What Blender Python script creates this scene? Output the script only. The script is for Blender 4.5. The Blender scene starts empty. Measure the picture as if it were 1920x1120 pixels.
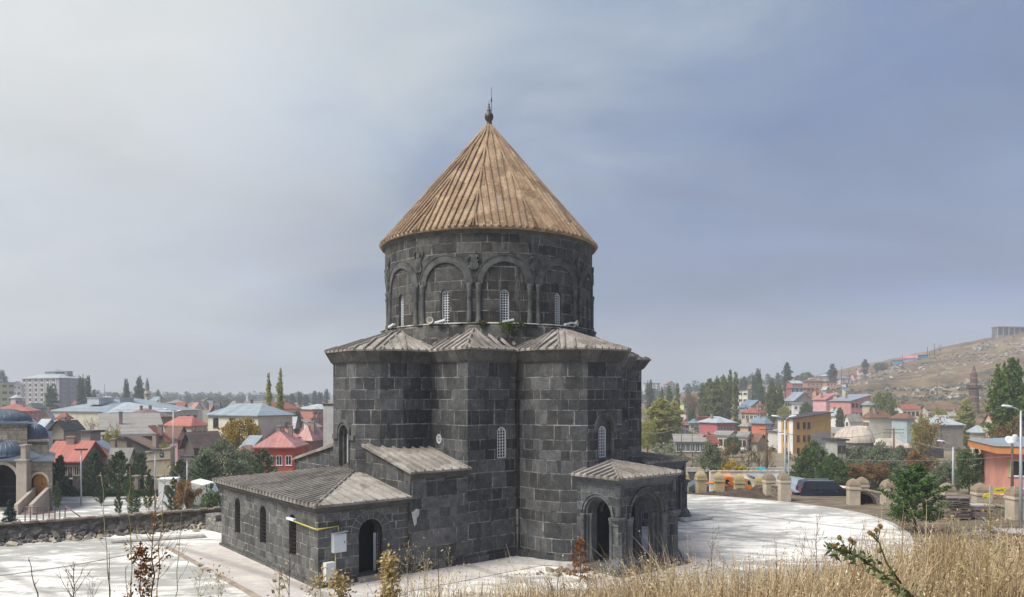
import bpy, bmesh, math, random
import numpy as np
from mathutils import Vector, Matrix, noise
R = math.radians
PI = math.pi
random.seed(7)
sc = bpy.context.scene
col = sc.collection

# ------------------------------------------------------------------ camera
F, HZ, CH = 1405.0, 745.0, 8.2          # focal in photo pixels, horizon row, eye height
cam = bpy.data.cameras.new('camera')
cam.sensor_width = 36.0
cam.lens = 36.0 * F / 1920.0
cam.shift_y = (HZ - 560.0) / 1920.0
cam.clip_start = 0.1
cam.clip_end = 9000
camo = bpy.data.objects.new('camera', cam)
camo.location = (0, 0, CH)
camo.rotation_euler = (R(90), 0, 0)
col.objects.link(camo)
sc.camera = camo

# ------------------------------------------------------------------ light
SUN_EL, SUN_AZ = R(54), R(-62)          # azimuth measured from +Y towards +X (negative = left)
sun = bpy.data.lights.new('sun', 'SUN')
sun.energy = 3.2
sun.angle = R(28)
sun.color = (1.0, 0.95, 0.87)
suno = bpy.data.objects.new('sun', sun)
sd = Vector((-0.86 * math.cos(SUN_EL), -0.51 * math.cos(SUN_EL), math.sin(SUN_EL)))
suno.rotation_euler = sd.to_track_quat('Z', 'Y').to_euler()
suno.location = (-60, -30, 80)
col.objects.link(suno)
sc.view_settings.view_transform = 'Standard'
sc.view_settings.look = 'None'
sc.view_settings.gamma = 1.0
sc.view_settings.exposure = 0.52

class NT:
    """small node-tree writer"""
    def __init__(s, tree): s.t = tree; s.n = tree.nodes; s.l = tree.links
    def node(s, typ, **kw):
        n = s.n.new(typ)
        for k, v in kw.items():
            if k.startswith('_'): n.inputs[k[1:].replace('_', ' ')].default_value = v
            else: setattr(n, k, v)
        return n
    def put(s, inp, v):
        if isinstance(v, bpy.types.NodeSocket): s.l.new(v, inp)
        elif v is not None: inp.default_value = v
    def math(s, op, a, b=None, c=None, clamp=False):
        n = s.n.new('ShaderNodeMath'); n.operation = op; n.use_clamp = clamp
        s.put(n.inputs[0], a)
        if b is not None: s.put(n.inputs[1], b)
        if c is not None: s.put(n.inputs[2], c)
        return n.outputs[0]
    def vmath(s, op, a, b=None, out=0):
        n = s.n.new('ShaderNodeVectorMath'); n.operation = op
        s.put(n.inputs[0], a)
        if b is not None: s.put(n.inputs[1], b)
        return n.outputs[out]
    def mix(s, f, a, b, mode='MIX'):
        n = s.n.new('ShaderNodeMix'); n.data_type = 'RGBA'; n.blend_type = mode
        s.put(n.inputs[0], f); s.put(n.inputs[6], a); s.put(n.inputs[7], b)
        return n.outputs[2]
    def ramp(s, f, stops, interp='LINEAR'):
        n = s.n.new('ShaderNodeValToRGB'); s.put(n.inputs[0], f); r = n.color_ramp; r.interpolation = interp
        while len(r.elements) > 1: r.elements.remove(r.elements[-1])
        r.elements[0].position = stops[0][0]; r.elements[0].color = c4(stops[0][1])
        for p, c in stops[1:]:
            e = r.elements.new(p); e.color = c4(c)
        return n.outputs[0]
    def noise(s, vec, scale, detail=4, rough=0.55, out=0, dist=0.0):
        n = s.n.new('ShaderNodeTexNoise'); s.put(n.inputs['Vector'], vec)
        n.inputs['Scale'].default_value = scale; n.inputs['Detail'].default_value = detail
        n.inputs['Roughness'].default_value = rough; n.inputs['Distortion'].default_value = dist
        return n.outputs[out]
    def scale(s, vec, v):
        n = s.n.new('ShaderNodeVectorMath'); n.operation = 'MULTIPLY'; s.put(n.inputs[0], vec); n.inputs[1].default_value = v
        return n.outputs[0]
    def sep(s, v):
        n = s.n.new('ShaderNodeSeparateXYZ'); s.put(n.inputs[0], v); return n.outputs
    def comb(s, x, y, z):
        n = s.n.new('ShaderNodeCombineXYZ')
        for i, v in enumerate((x, y, z)): s.put(n.inputs[i], v)
        return n.outputs[0]
    def mr(s, v, a, b, c=0.0, d=1.0):
        n = s.n.new('ShaderNodeMapRange'); s.put(n.inputs[0], v)
        for i, q in enumerate((a, b, c, d)): n.inputs[1 + i].default_value = q
        return n.outputs[0]

def c4(c):
    if isinstance(c, (int, float)): c = (c, c, c)
    return (c[0], c[1], c[2], 1.0) if len(c) == 3 else tuple(c)
def lin(r, g, b):
    f = lambda v: (v / 255 / 12.92) if v / 255 <= 0.04045 else ((v / 255 + 0.055) / 1.055) ** 2.4
    return (f(r), f(g), f(b))

# ------------------------------------------------------------------ world: thin sky under a soft cloud deck
W = bpy.data.worlds.new('World'); sc.world = W; W.use_nodes = True
w = NT(W.node_tree); w.n.clear()
sky = w.node('ShaderNodeTexSky', sky_type='NISHITA'); sky.sun_disc = False
sky.sun_elevation = SUN_EL; sky.sun_rotation = math.atan2(sd.x, sd.y)
sky.air_density = 1.2; sky.dust_density = 2.0
tc = w.node('ShaderNodeTexCoord').outputs['Generated']
X, Y, Z = w.sep(tc)[:3]
zz = w.math('ADD', w.math('MAXIMUM', Z, 0.0), 0.22)
pu = w.math('DIVIDE', X, zz); pv = w.math('DIVIDE', Y, zz)
cv = w.comb(w.math('MULTIPLY', pu, 0.7), w.math('MULTIPLY', pv, 1.1), 0.0)
n1 = w.noise(cv, 1.1, 7, 0.55, dist=0.7)
n2 = w.noise(w.comb(X, w.math('MULTIPLY', Y, 0.6), w.math('MULTIPLY', Z, 2.2)), 2.4, 6, 0.52, dist=0.6)
azi = w.math('DIVIDE', X, w.math('MAXIMUM', w.math('SQRT', w.math('ADD', w.math('MULTIPLY', X, X), w.math('MULTIPLY', Y, Y))), 0.001))
side = w.math('ADD', w.math('ADD', azi, w.math('MULTIPLY', w.math('SUBTRACT', n2, 0.5), 1.5)), w.math('MULTIPLY', w.math('SUBTRACT', n1, 0.5), 0.9))
base = w.ramp(w.mr(side, -0.75, 0.75), [(0.0, lin(216, 220, 221)), (0.28, lin(192, 198, 202)), (0.48, lin(163, 176, 192)), (0.66, lin(135, 150, 177)), (1.0, lin(104, 126, 171))])
# darker slate band part-way up, paler low down
el = w.math('MAXIMUM', Z, 0.0)
band = w.math('MULTIPLY', w.mr(el, 0.03, 0.17), w.mr(el, 0.40, 0.20))
band = w.math('MULTIPLY', band, w.mr(n2, 0.30, 0.62, 0.45, 1.0))
base = w.mix(w.math('MULTIPLY', band, 0.62), base, c4(lin(132, 143, 168)))
low = w.mr(el, 0.13, 0.0)
base = w.mix(w.math('MULTIPLY', low, 0.75), base, c4(lin(190, 194, 200)))
bright = w.mr(n1, 0.3, 0.7, 0.79, 1.19)
base = w.vmath('MULTIPLY', base, w.comb(bright, bright, bright))
# bright gap in the cloud where the sun stands, upper left
glow = w.mr(w.vmath('DOT_PRODUCT', tc, tuple(Vector((-0.62, 0.62, 0.48)).normalized()), out=1), 0.80, 1.0)
base = w.mix(w.math('MULTIPLY', w.math('MULTIPLY', glow, 0.75), w.mr(n2, 0.35, 0.6)), base, c4(lin(236, 237, 236)))
cl = w.vmath('MULTIPLY', base, (8.4, 8.35, 8.2))
out = w.mix(0.93, sky.outputs[0], cl)
bg = w.node('ShaderNodeBackground'); w.put(bg.inputs[0], out); bg.inputs[1].default_value = 0.1
wo = w.node('ShaderNodeOutputWorld'); w.l.new(bg.outputs[0], wo.inputs[0])

# ------------------------------------------------------------------ materials
def new_mat(name):
    m = bpy.data.materials.new(name); m.use_nodes = True
    t = NT(m.node_tree); b = t.n['Principled BSDF']
    return m, t, b
_mc = {}
def plain(name, c, rough=0.8, var=0.15, scale=3.0, metal=0.0, bump=0.0, spec=0.3):
    key = (name, tuple(c) if not isinstance(c, (int, float)) else c)
    if key in _mc: return _mc[key]
    m, t, b = new_mat(name)
    P = t.node('ShaderNodeTexCoord').outputs['Object']
    n = t.noise(P, scale, 5, 0.6)
    c = c4(c); d = tuple(v * (1 - var) for v in c[:3]); u = tuple(min(v * (1 + var), 1) for v in c[:3])
    t.put(b.inputs['Base Color'], t.ramp(n, [(0.3, d), (0.7, u)]))
    b.inputs['Roughness'].default_value = rough; b.inputs['Metallic'].default_value = metal
    b.inputs['Specular IOR Level'].default_value = spec
    if bump:
        bn = t.node('ShaderNodeBump'); bn.inputs['Strength'].default_value = bump; bn.inputs['Distance'].default_value = 0.02
        t.put(bn.inputs['Height'], t.noise(P, scale * 6, 4)); t.put(b.inputs['Normal'], bn.outputs[0])
    _mc[key] = m
    return m

def plaster(name, c, dirt=0.35):
    key = ('pl', name, c, dirt)
    if key in _mc: return _mc[key]
    m, t, b = new_mat(name)
    P = t.node('ShaderNodeNewGeometry').outputs['Position']
    n = t.noise(P, 0.55, 6, 0.65); n2 = t.noise(t.scale(P, (2.5, 2.5, 0.25)), 1.3, 4, 0.6)
    c = c4(c)
    k = t.math('MULTIPLY', t.mr(n2, 0.45, 0.75), dirt)
    base = t.ramp(n, [(0.3, tuple(v * 0.82 for v in c[:3])), (0.7, tuple(min(1, v * 1.1) for v in c[:3]))])
    g = 0.25 * (c[0] + c[1] + c[2]) / 3 + 0.08
    t.put(b.inputs['Base Color'], t.mix(k, base, c4((g * 1.1, g, g * 0.88))))
    b.inputs['Roughness'].default_value = 0.92; b.inputs['Specular IOR Level'].default_value = 0.15
    _mc[key] = m
    return m

def seamed(name, c, pitch=0.6, rough=0.5, metal=0.0, rust=0.0, rustcol=(0.16, 0.07, 0.035), axis=0):
    """sheet or slab roofing: raised seams running down the slope (object x gives the spacing)"""
    key = ('sm', name, c, pitch, rust, axis)
    if key in _mc: return _mc[key]
    m, t, b = new_mat(name)
    P = t.node('ShaderNodeTexCoord').outputs['Object']
    xs = t.sep(P)
    fx = t.math('FRACT', t.math('DIVIDE', xs[axis], pitch))
    seam = t.math('LESS_THAN', fx, 0.14)
    sheet = t.math('FLOOR', t.math('DIVIDE', xs[axis], pitch * 2))
    wn = t.node('ShaderNodeTexWhiteNoise', noise_dimensions='1D'); t.put(wn.inputs['W'], sheet)
    n = t.noise(P, 0.9, 5, 0.65)
    c = c4(c)
    base = t.ramp(n, [(0.28, tuple(v * 0.72 for v in c[:3])), (0.72, tuple(min(1, v * 1.18) for v in c[:3]))])
    base = t.mix(0.35, base, t.mix(wn.outputs[0], c4(tuple(v * 0.6 for v in c[:3])), c4(tuple(min(1, v * 1.25) for v in c[:3]))))
    base = t.mix(t.math('MULTIPLY', seam, 0.45), base, c4(tuple(v * 0.55 for v in c[:3])))
    if rust:
        r = t.mr(t.noise(t.scale(P, (1.0, 0.5, 0.5)), 1.1, 5, 0.7), 0.62 - 0.3 * rust, 0.72)
        base = t.mix(t.math('MULTIPLY', r, 0.85), base, c4(rustcol))
    t.put(b.inputs['Base Color'], base)
    b.inputs['Roughness'].default_value = rough; b.inputs['Metallic'].default_value = metal
    bn = t.node('ShaderNodeBump'); bn.inputs['Strength'].default_value = 0.6; bn.inputs['Distance'].default_value = 0.05
    t.put(bn.inputs['Height'], seam); t.put(b.inputs['Normal'], bn.outputs[0])
    _mc[key] = m
    return m

def masonry(name, dark, light, row=0.55, bw=0.85, mort=(0.42, 0.41, 0.38), mw=0.022, mortar=0.6, drum=None, stain=0.5, patch=0.0, seed=0.0, streak=(0.20, 0.195, 0.175), warm=(0.085, 0.075, 0.062)):
    """coursed ashlar: rows of uneven height, blocks of uneven length, each with its own tone"""
    m, t, b = new_mat(name)
    geo = t.node('ShaderNodeNewGeometry')
    P = geo.outputs['Position']
    px, py, pz = t.sep(P)[:3]
    if drum:
        cx, cy, rad = drum
        u = t.math('MULTIPLY', t.math('ARCTAN2', t.math('SUBTRACT', py, cy), t.math('SUBTRACT', px, cx)), rad)
    else:
        N = geo.outputs['True Normal']
        T = t.vmath('NORMALIZE', t.vmath('CROSS_PRODUCT', (0, 0, 1), N))
        u = t.vmath('DOT_PRODUCT', P, T, out=1)
    u = t.math('ADD', u, seed)
    v = t.math('ADD', pz, t.math('MULTIPLY', t.math('SINE', t.math('MULTIPLY', pz, 2.3)), 0.12))
    wob = t.math('MULTIPLY', t.math('SUBTRACT', t.noise(P, 0.5, 2), 0.5), 0.06)
    rv = t.math('DIVIDE', t.math('ADD', v, wob), row)
    rid = t.math('FLOOR', rv); rf = t.math('SUBTRACT', rv, rid)
    wr = t.node('ShaderNodeTexWhiteNoise', noise_dimensions='1D'); t.put(wr.inputs['W'], rid)
    ro = wr.outputs[0]
    uu = t.math('ADD', t.math('DIVIDE', u, t.math('MULTIPLY', t.math('ADD', t.math('MULTIPLY', ro, 0.35), 0.82), bw)), t.math('MULTIPLY', ro, 17.0))
    uu = t.math('ADD', uu, t.math('MULTIPLY', t.math('SINE', t.math('ADD', t.math('MULTIPLY', uu, 2.4), t.math('MULTIPLY', ro, 40.0))), 0.22))
    cid = t.math('FLOOR', uu); cf = t.math('SUBTRACT', uu, cid)
    wc = t.node('ShaderNodeTexWhiteNoise', noise_dimensions='2D'); t.put(wc.inputs['Vector'], t.comb(rid, cid, 0.0))
    br = wc.outputs[0]
    ev = t.math('MULTIPLY', t.math('MINIMUM', rf, t.math('SUBTRACT', 1.0, rf)), row)
    eu = t.math('MULTIPLY', t.math('MINIMUM', cf, t.math('SUBTRACT', 1.0, cf)), bw)
    e = t.math('MINIMUM', ev, eu)
    mk = t.mr(e, mw * 0.55, mw * 1.1, 1.0, 0.0)
    mv = t.mr(t.noise(P, 1.7, 5, 0.75), 0.40, 0.66)
    mk2 = t.math('MULTIPLY', mk, t.math('MULTIPLY', mv, mortar))
    tone = t.mix(t.math('POWER', br, 1.5), c4(dark), c4(light))
    wn = t.sep(wc.outputs[1])
    tone = t.mix(t.math('MULTIPLY', wn[1], 0.3), tone, c4(warm))
    big = t.noise(P, 0.35, 5, 0.6)
    bs = t.mr(big, 0.3, 0.7, 0.72, 1.28)
    tone = t.vmath('MULTIPLY', tone, t.comb(bs, bs, bs))
    fine = t.math('MULTIPLY', t.mr(t.noise(P, 9.0, 6, 0.75), 0.3, 0.7, 0.7, 1.3), t.mr(t.noise(P, 2.8, 5, 0.7), 0.3, 0.7, 0.68, 1.32))
    tone = t.vmath('MULTIPLY', tone, t.comb(fine, fine, fine))
    # pale lime runs down the stone, soot patches
    st = t.noise(t.comb(t.math('MULTIPLY', u, 1.5), t.math('MULTIPLY', pz, 0.17), 0.0), 1.5, 6, 0.75)
    tone = t.mix(t.math('MULTIPLY', t.mr(st, 0.55, 0.78), stain), tone, c4(streak))
    sp = t.noise(P, 0.8, 6, 0.75)
    tone = t.mix(t.math('MULTIPLY', t.mr(sp, 0.55, 0.72), 0.6), tone, c4(tuple(x * 0.35 for x in dark)))
    tone = t.mix(t.math('MULTIPLY', t.mr(t.noise(P, 1.6, 7, 0.8), 0.60, 0.72), stain*0.6), tone, c4(streak))
    tone = t.mix(t.math('MULTIPLY', mk, 0.35), tone, c4(0.012))
    tone = t.mix(mk2, tone, c4(mort))
    if patch:
        pp = t.mr(t.noise(P, 2.6, 6, 0.8), 0.68, 0.74)
        tone = t.mix(t.math('MULTIPLY', pp, patch), tone, c4(mort))
    t.put(b.inputs['Base Color'], tone)
    b.inputs['Roughness'].default_value = 0.85; b.inputs['Specular IOR Level'].default_value = 0.25
    bn = t.node('ShaderNodeBump'); bn.inputs['Strength'].default_value = 0.7; bn.inputs['Distance'].default_value = 0.03
    hgt = t.math('SUBTRACT', t.math('ADD', t.math('MULTIPLY', br, 0.5), t.noise(P, 14, 4, 0.7)), t.math('MULTIPLY', mk, 0.8))
    t.put(bn.inputs['Height'], hgt); t.put(b.inputs['Normal'], bn.outputs[0])
    return m

def stone_roof(name, c1, c2, lichen=(0.28, 0.2, 0.06), lk=0.25, slab=1.1, joints=0.0):
    m, t, b = new_mat(name)
    P = t.node('ShaderNodeNewGeometry').outputs['Position']
    n = t.noise(P, 0.8, 5, 0.65); f = t.noise(P, 7, 6, 0.7)
    vo = t.node('ShaderNodeTexVoronoi'); t.put(vo.inputs['Vector'], t.scale(P, (1.0, 1.0, 0.9))); vo.inputs['Scale'].default_value = slab
    cr = t.sep(vo.outputs['Color'])[0]
    k = t.math('ADD', t.math('MULTIPLY', n, 0.5), t.math('MULTIPLY', cr, 0.5))
    col_ = t.mix(t.mr(k, 0.25, 0.75), c4(c1), c4(c2))
    ff = t.mr(f, 0.3, 0.7, 0.7, 1.3)
    col_ = t.vmath('MULTIPLY', col_, t.comb(ff, ff, ff))
    col_ = t.mix(t.math('MULTIPLY', t.mr(t.noise(P, 1.9, 6, 0.75), 0.55, 0.75), lk), col_, c4(lichen))
    if joints:
        q = t.sep(P); a_ = t.math('ARCTAN2', t.math('SUBTRACT', q[1], 45.0), t.math('SUBTRACT', q[0], -1.38))
        sec = t.math('FLOOR', t.math('MULTIPLY', a_, 17.0)); wn = t.node('ShaderNodeTexWhiteNoise', noise_dimensions='1D'); t.put(wn.inputs['W'], sec)
        zr = t.math('ADD', t.math('DIVIDE', q[2], 0.85), t.math('MULTIPLY', wn.outputs[0], 1.0)); fr_ = t.math('FRACT', zr)
        wb = t.node('ShaderNodeTexWhiteNoise', noise_dimensions='2D'); t.put(wb.inputs['Vector'], t.comb(sec, t.math('FLOOR', zr), 0.0))
        kk = t.mr(wb.outputs[0], 0, 1, 0.84, 1.12); col_ = t.vmath('MULTIPLY', col_, t.comb(kk, kk, kk))
        col_ = t.mix(t.math('MULTIPLY', t.math('GREATER_THAN', wb.outputs[0], 0.95), 0.35), col_, c4((0.26, 0.24, 0.22)))
        col_ = t.mix(t.math('MULTIPLY', t.math('LESS_THAN', fr_, 0.035), joints), col_, c4((0.6, 0.52, 0.42)))
    t.put(b.inputs['Base Color'], col_)
    b.inputs['Roughness'].default_value = 0.9; b.inputs['Specular IOR Level'].default_value = 0.15
    bn = t.node('ShaderNodeBump'); bn.inputs['Strength'].default_value = 0.5; bn.inputs['Distance'].default_value = 0.03
    t.put(bn.inputs['Height'], f); t.put(b.inputs['Normal'], bn.outputs[0])
    return m

def leafmat(name, c1, c2, transl=0.42):
    key = ('leaf', name)
    if key in _mc: return _mc[key]
    m, t, b = new_mat(name)
    g = t.node('ShaderNodeNewGeometry')
    n = t.noise(g.outputs['Position'], 0.9, 3)
    k = t.math('ADD', t.math('MULTIPLY', g.outputs['Random Per Island'], 0.65), t.math('MULTIPLY', n, 0.5))
    oi = t.node('ShaderNodeObjectInfo').outputs['Random']
    k = t.math('ADD', k, t.math('MULTIPLY', t.math('SUBTRACT', oi, 0.5), 0.25))
    t.put(b.inputs['Base Color'], t.mix(t.mr(k, 0.2, 0.95), c4(c1), c4(c2)))
    b.inputs['Roughness'].default_value = 0.7; b.inputs['Specular IOR Level'].default_value = 0.2
    tr = t.node('ShaderNodeBsdfTranslucent'); t.put(tr.inputs[0], t.mix(t.mr(k, 0.2, 0.95), c4(c1), c4(c2)))
    mx = t.node('ShaderNodeMixShader'); mx.inputs[0].default_value = transl
    t.l.new(b.outputs[0], mx.inputs[1]); t.l.new(tr.outputs[0], mx.inputs[2])
    t.l.new(mx.outputs[0], t.n['Material Output'].inputs[0])
    _mc[key] = m
    return m

GLASS = plain('window_glass', (0.025, 0.03, 0.035), 0.12, 0.3, 2, spec=0.6)
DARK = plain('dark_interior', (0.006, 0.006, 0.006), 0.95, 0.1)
WHITE = plain('white_paint', (0.74, 0.77, 0.79), 0.5, 0.06)
CREAMF = plain('cream_frame', (0.6, 0.56, 0.48), 0.6, 0.08)
BROWNF = plain('brown_frame', (0.13, 0.06, 0.035), 0.6, 0.15)
IRON = plain('black_iron', (0.012, 0.012, 0.013), 0.5, 0.2)
RUSTY = plain('rusty_iron', (0.09, 0.045, 0.03), 0.8, 0.3)
STEEL = plain('galvanised_steel', (0.42, 0.45, 0.48), 0.45, 0.12, metal=0.3)
BARK = plain('bark', (0.10, 0.08, 0.06), 0.95, 0.35, 6, bump=0.5)
TWIG = plain('twig_bark', (0.11, 0.075, 0.055), 0.95, 0.3, 6)

# ------------------------------------------------------------------ mesh helpers
class MB:
    def __init__(s): s.v = []; s.f = []; s.m = []; s.M = Matrix.Identity(4); s.k = 0; s.sm = []
    def add(s, vs, fs, smooth=False):
        o = len(s.v)
        for p in vs: s.v.append(tuple(s.M @ Vector(p)))
        for f in fs: s.f.append([o + i for i in f]); s.m.append(s.k); s.sm.append(smooth)
        return s
    def box(s, x0, y0, z0, x1, y1, z1):
        return s.add([(x0,y0,z0),(x1,y0,z0),(x1,y1,z0),(x0,y1,z0),(x0,y0,z1),(x1,y0,z1),(x1,y1,z1),(x0,y1,z1)],
                     [(3,2,1,0),(4,5,6,7),(0,1,5,4),(1,2,6,5),(2,3,7,6),(3,0,4,7)])
    def prism(s, pts, z0, z1, top=None):
        n = len(pts); q = top or pts
        return s.add([(p[0],p[1],z0) for p in pts] + [(p[0],p[1],z1) for p in q],
                     [list(range(n))[::-1], list(range(n, 2*n))] + [(i,(i+1)%n,n+(i+1)%n,n+i) for i in range(n)])
    def prism_y(s, pts, y0, y1):
        """polygon in (x,z), counter-clockwise seen from -y, extruded y0..y1"""
        n = len(pts)
        return s.add([(p[0],y0,p[1]) for p in pts] + [(p[0],y1,p[1]) for p in pts],
                     [list(range(n)), list(range(n, 2*n))[::-1]] + [((i+1)%n,i,n+i,n+(i+1)%n) for i in range(n)])
    def tube(s, path, rad, n=6, cap=True):
        path = [Vector(p) for p in path]
        if isinstance(rad, (int, float)): rad = [rad]*len(path)
        vs = []; fs = []
        up = Vector((0.13, 0.21, 1)).normalized()
        for i, p in enumerate(path):
            d = (path[min(i+1, len(path)-1)] - path[max(i-1, 0)])
            d = d.normalized() if d.length > 1e-9 else Vector((0,0,1))
            a = d.cross(up)
            if a.length < 0.08: a = d.cross(Vector((1,0,0)))
            a.normalize(); b = d.cross(a)
            for j in range(n):
                t = 2*PI*j/n
                vs.append(p + (a*math.cos(t) + b*math.sin(t))*rad[i])
        for i in range(len(path)-1):
            for j in range(n):
                fs.append((i*n+j, i*n+(j+1)%n, (i+1)*n+(j+1)%n, (i+1)*n+j))
        if cap: fs += [list(range(n))[::-1], list(range((len(path)-1)*n, len(path)*n))]
        return s.add(vs, fs, smooth=n > 4)
    def lathe(s, prof, n=16, cx=0, cy=0, smooth=True, a0=0, a1=2*PI):
        full = abs(a1 - a0 - 2*PI) < 1e-6; m = n if full else n+1
        vs = []; fs = []
        for r, z in prof:
            for j in range(m):
                t = a0 + (a1-a0)*j/n
                vs.append((cx + r*math.cos(t), cy + r*math.sin(t), z))
        for i in range(len(prof)-1):
            for j in range(n):
                k = (j+1) % m
                fs.append((i*m+j, i*m+k, (i+1)*m+k, (i+1)*m+j))
        return s.add(vs, fs, smooth)
    def build(s, name, mats, parent=None, loc=None):
        me = bpy.data.meshes.new(name)
        me.from_pydata(s.v, [], s.f)
        if not isinstance(mats, (list, tuple)): mats = [mats]
        for m in mats: me.materials.append(m)
        me.polygons.foreach_set('material_index', s.m)
        me.polygons.foreach_set('use_smooth', s.sm)
        me.validate(); me.update()
        o = bpy.data.objects.new(name, me); col.objects.link(o)
        if parent: o.parent = parent
        if loc is not None: o.location = loc
        return o

def tag(o, label=None, cat=None, group=None, kind=None):
    if label: o['label'] = label
    if cat: o['category'] = cat
    if group: o['group'] = group
    if kind: o['kind'] = kind
    return o
def empty(name, loc, label=None, cat=None, group=None, rz=0.0, scale=None):
    o = bpy.data.objects.new(name, None); col.objects.link(o)
    o.location = loc; o.rotation_euler = (0, 0, rz); o.empty_display_size = 0.3
    if scale: o.scale = scale
    return tag(o, label, cat, group)
def copy_tree(o, parent=None):
    c = o.copy(); col.objects.link(c)
    if parent: c.parent = parent
    for ch in list(o.children): copy_tree(ch, c)
    return c
def boolean(o, cutters):
    """cut the cutters out of o, then drop them"""
    for c in cutters:
        md = o.modifiers.new('b', 'BOOLEAN'); md.operation = 'DIFFERENCE'; md.object = c; md.solver = 'EXACT'; md.material_mode = 'TRANSFER'
    bpy.context.view_layer.update()
    me = bpy.data.meshes.new_from_object(o.evaluated_get(bpy.context.evaluated_depsgraph_get()))
    o.modifiers.clear(); old = o.data; o.data = me
    for c in cutters: bpy.data.objects.remove(c)
    return o
def arch_pts(w, h, n=10, z0=0.0):
    """round-headed outline, width w, total height h, centred on x"""
    r = w/2; s = z0 + h - r
    return [(-r, z0), (r, z0)] + [(r*math.cos(PI*i/n), s + r*math.sin(PI*i/n)) for i in range(n+1)]

# ------------------------------------------------------------------ terrain function
def sm(a, b, x):
    t = min(1, max(0, (x-a)/(b-a))); return t*t*(3-2*t)
def wall_y(x):            # line of the rubble wall / edge of the church terrace on the left
    return 41 + (x + 29.5)*0.78 if x < -17 else 50.7 + (x+17)*0.33
def knoll(x, y):
    top = 5.82 + 0.115*min(max(x, 1.3), 8) - 0.05*y - 0.35*max(0, -x-1.9)
    if y < 8.5: return top + 0.10*max(0, 5-y)
    return max(0, top - (y-8.5)*0.72)
def terrain(x, y):
    if y < 22:
        k = knoll(x, y)
        k *= 1 - sm(18, 32, abs(x))
        if k > 0: return k
    edge = wall_y(x) if x < 6 else 62.5
    edge = min(edge, 62.5)
    left = 1 - sm(-10, 12, x)
    z = -(1.4 + 0.6*left)*sm(edge+0.3, edge+3.0, y)
    z += -1.7*sm(74, 92, y)
    z += min(0.012*max(0, y-170), 10)*(1-sm(40, 160, x)) if y < 2600 else 0
    a = sm(180, 300, y)
    yy = min(y, 520)
    rise = (max(0, x-80)*0.06*a + max(0, yy-220)*0.045*sm(60, 170, x))
    hill = 0.175*max(0, x-212)*sm(300, 520, y)
    hill = hill if hill < 46 else 46 + (hill-46)*0.2
    back = 1 - 0.8*sm(535, 1000, y)
    z += (rise + hill)*back
    if y > 230 and x > 60:
        amp = sm(60, 160, x)*sm(230, 330, y)
        z += amp*(2.2*(noise.noise(Vector((x*0.02, y*0.02, 3.1)))) + 1.0*noise.noise(Vector((x*0.07, y*0.07, 9.1))))
    return z
def at(px, py, Y): return Vector(((px-960)/F*Y, Y, CH - (py-HZ)/F*Y))
def gx(px, Y): return (px-960)/F*Y
def gp(px, Y):
    x = gx(px, Y); return Vector((x, Y, terrain(x, Y)))
def zpy(py, Y): return CH - (py-HZ)/F*Y
# ------------------------------------------------------------------ the ground
def grid_mesh(name, xs, ys, zf, mat, kind='structure', smooth=True):
    nx, ny = len(xs), len(ys)
    v = [(x, y, zf(x, y)) for y in ys for x in xs]
    f = [(j*nx+i, j*nx+i+1, (j+1)*nx+i+1, (j+1)*nx+i) for j in range(ny-1) for i in range(nx-1)]
    me = bpy.data.meshes.new(name); me.from_pydata(v, [], f); me.materials.append(mat)
    me.polygons.foreach_set('use_smooth', [smooth]*len(f)); me.update()
    o = bpy.data.objects.new(name, me); col.objects.link(o); o['kind'] = kind
    return o

def ground_mat():
    m, t, b = new_mat('bare_ground')
    P = t.node('ShaderNodeNewGeometry').outputs['Position']
    x, y, z = t.sep(P)[:3]
    n = t.noise(P, 0.35, 8, 0.7); n2 = t.noise(t.scale(P, (0.35, 1.2, 1)), 1.2, 6, 0.75)
    near = t.ramp(n2, [(0.3, (0.08, 0.06, 0.045)), (0.5, (0.19, 0.15, 0.11)), (0.7, (0.33, 0.275, 0.21))])
    near = t.mix(t.math('MULTIPLY', t.mr(n, 0.5, 0.65), 0.5), near, c4((0.19, 0.18, 0.10)))
    far = t.ramp(t.noise(P, 0.05, 8, 0.7), [(0.35, (0.12, 0.11, 0.06)), (0.5, (0.24, 0.20, 0.13)), (0.65, (0.30, 0.26, 0.18))])
    t.put(b.inputs['Base Color'], t.mix(t.mr(y, 75, 110), near, far))
    b.inputs['Roughness'].default_value = 0.95; b.inputs['Specular IOR Level'].default_value = 0.1
    bn = t.node('ShaderNodeBump'); bn.inputs['Strength'].default_value = 0.9; bn.inputs['Distance'].default_value = 0.12
    t.put(bn.inputs['Height'], t.noise(P, 3, 8, 0.75)); t.put(b.inputs['Normal'], bn.outputs[0])
    return m
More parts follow.
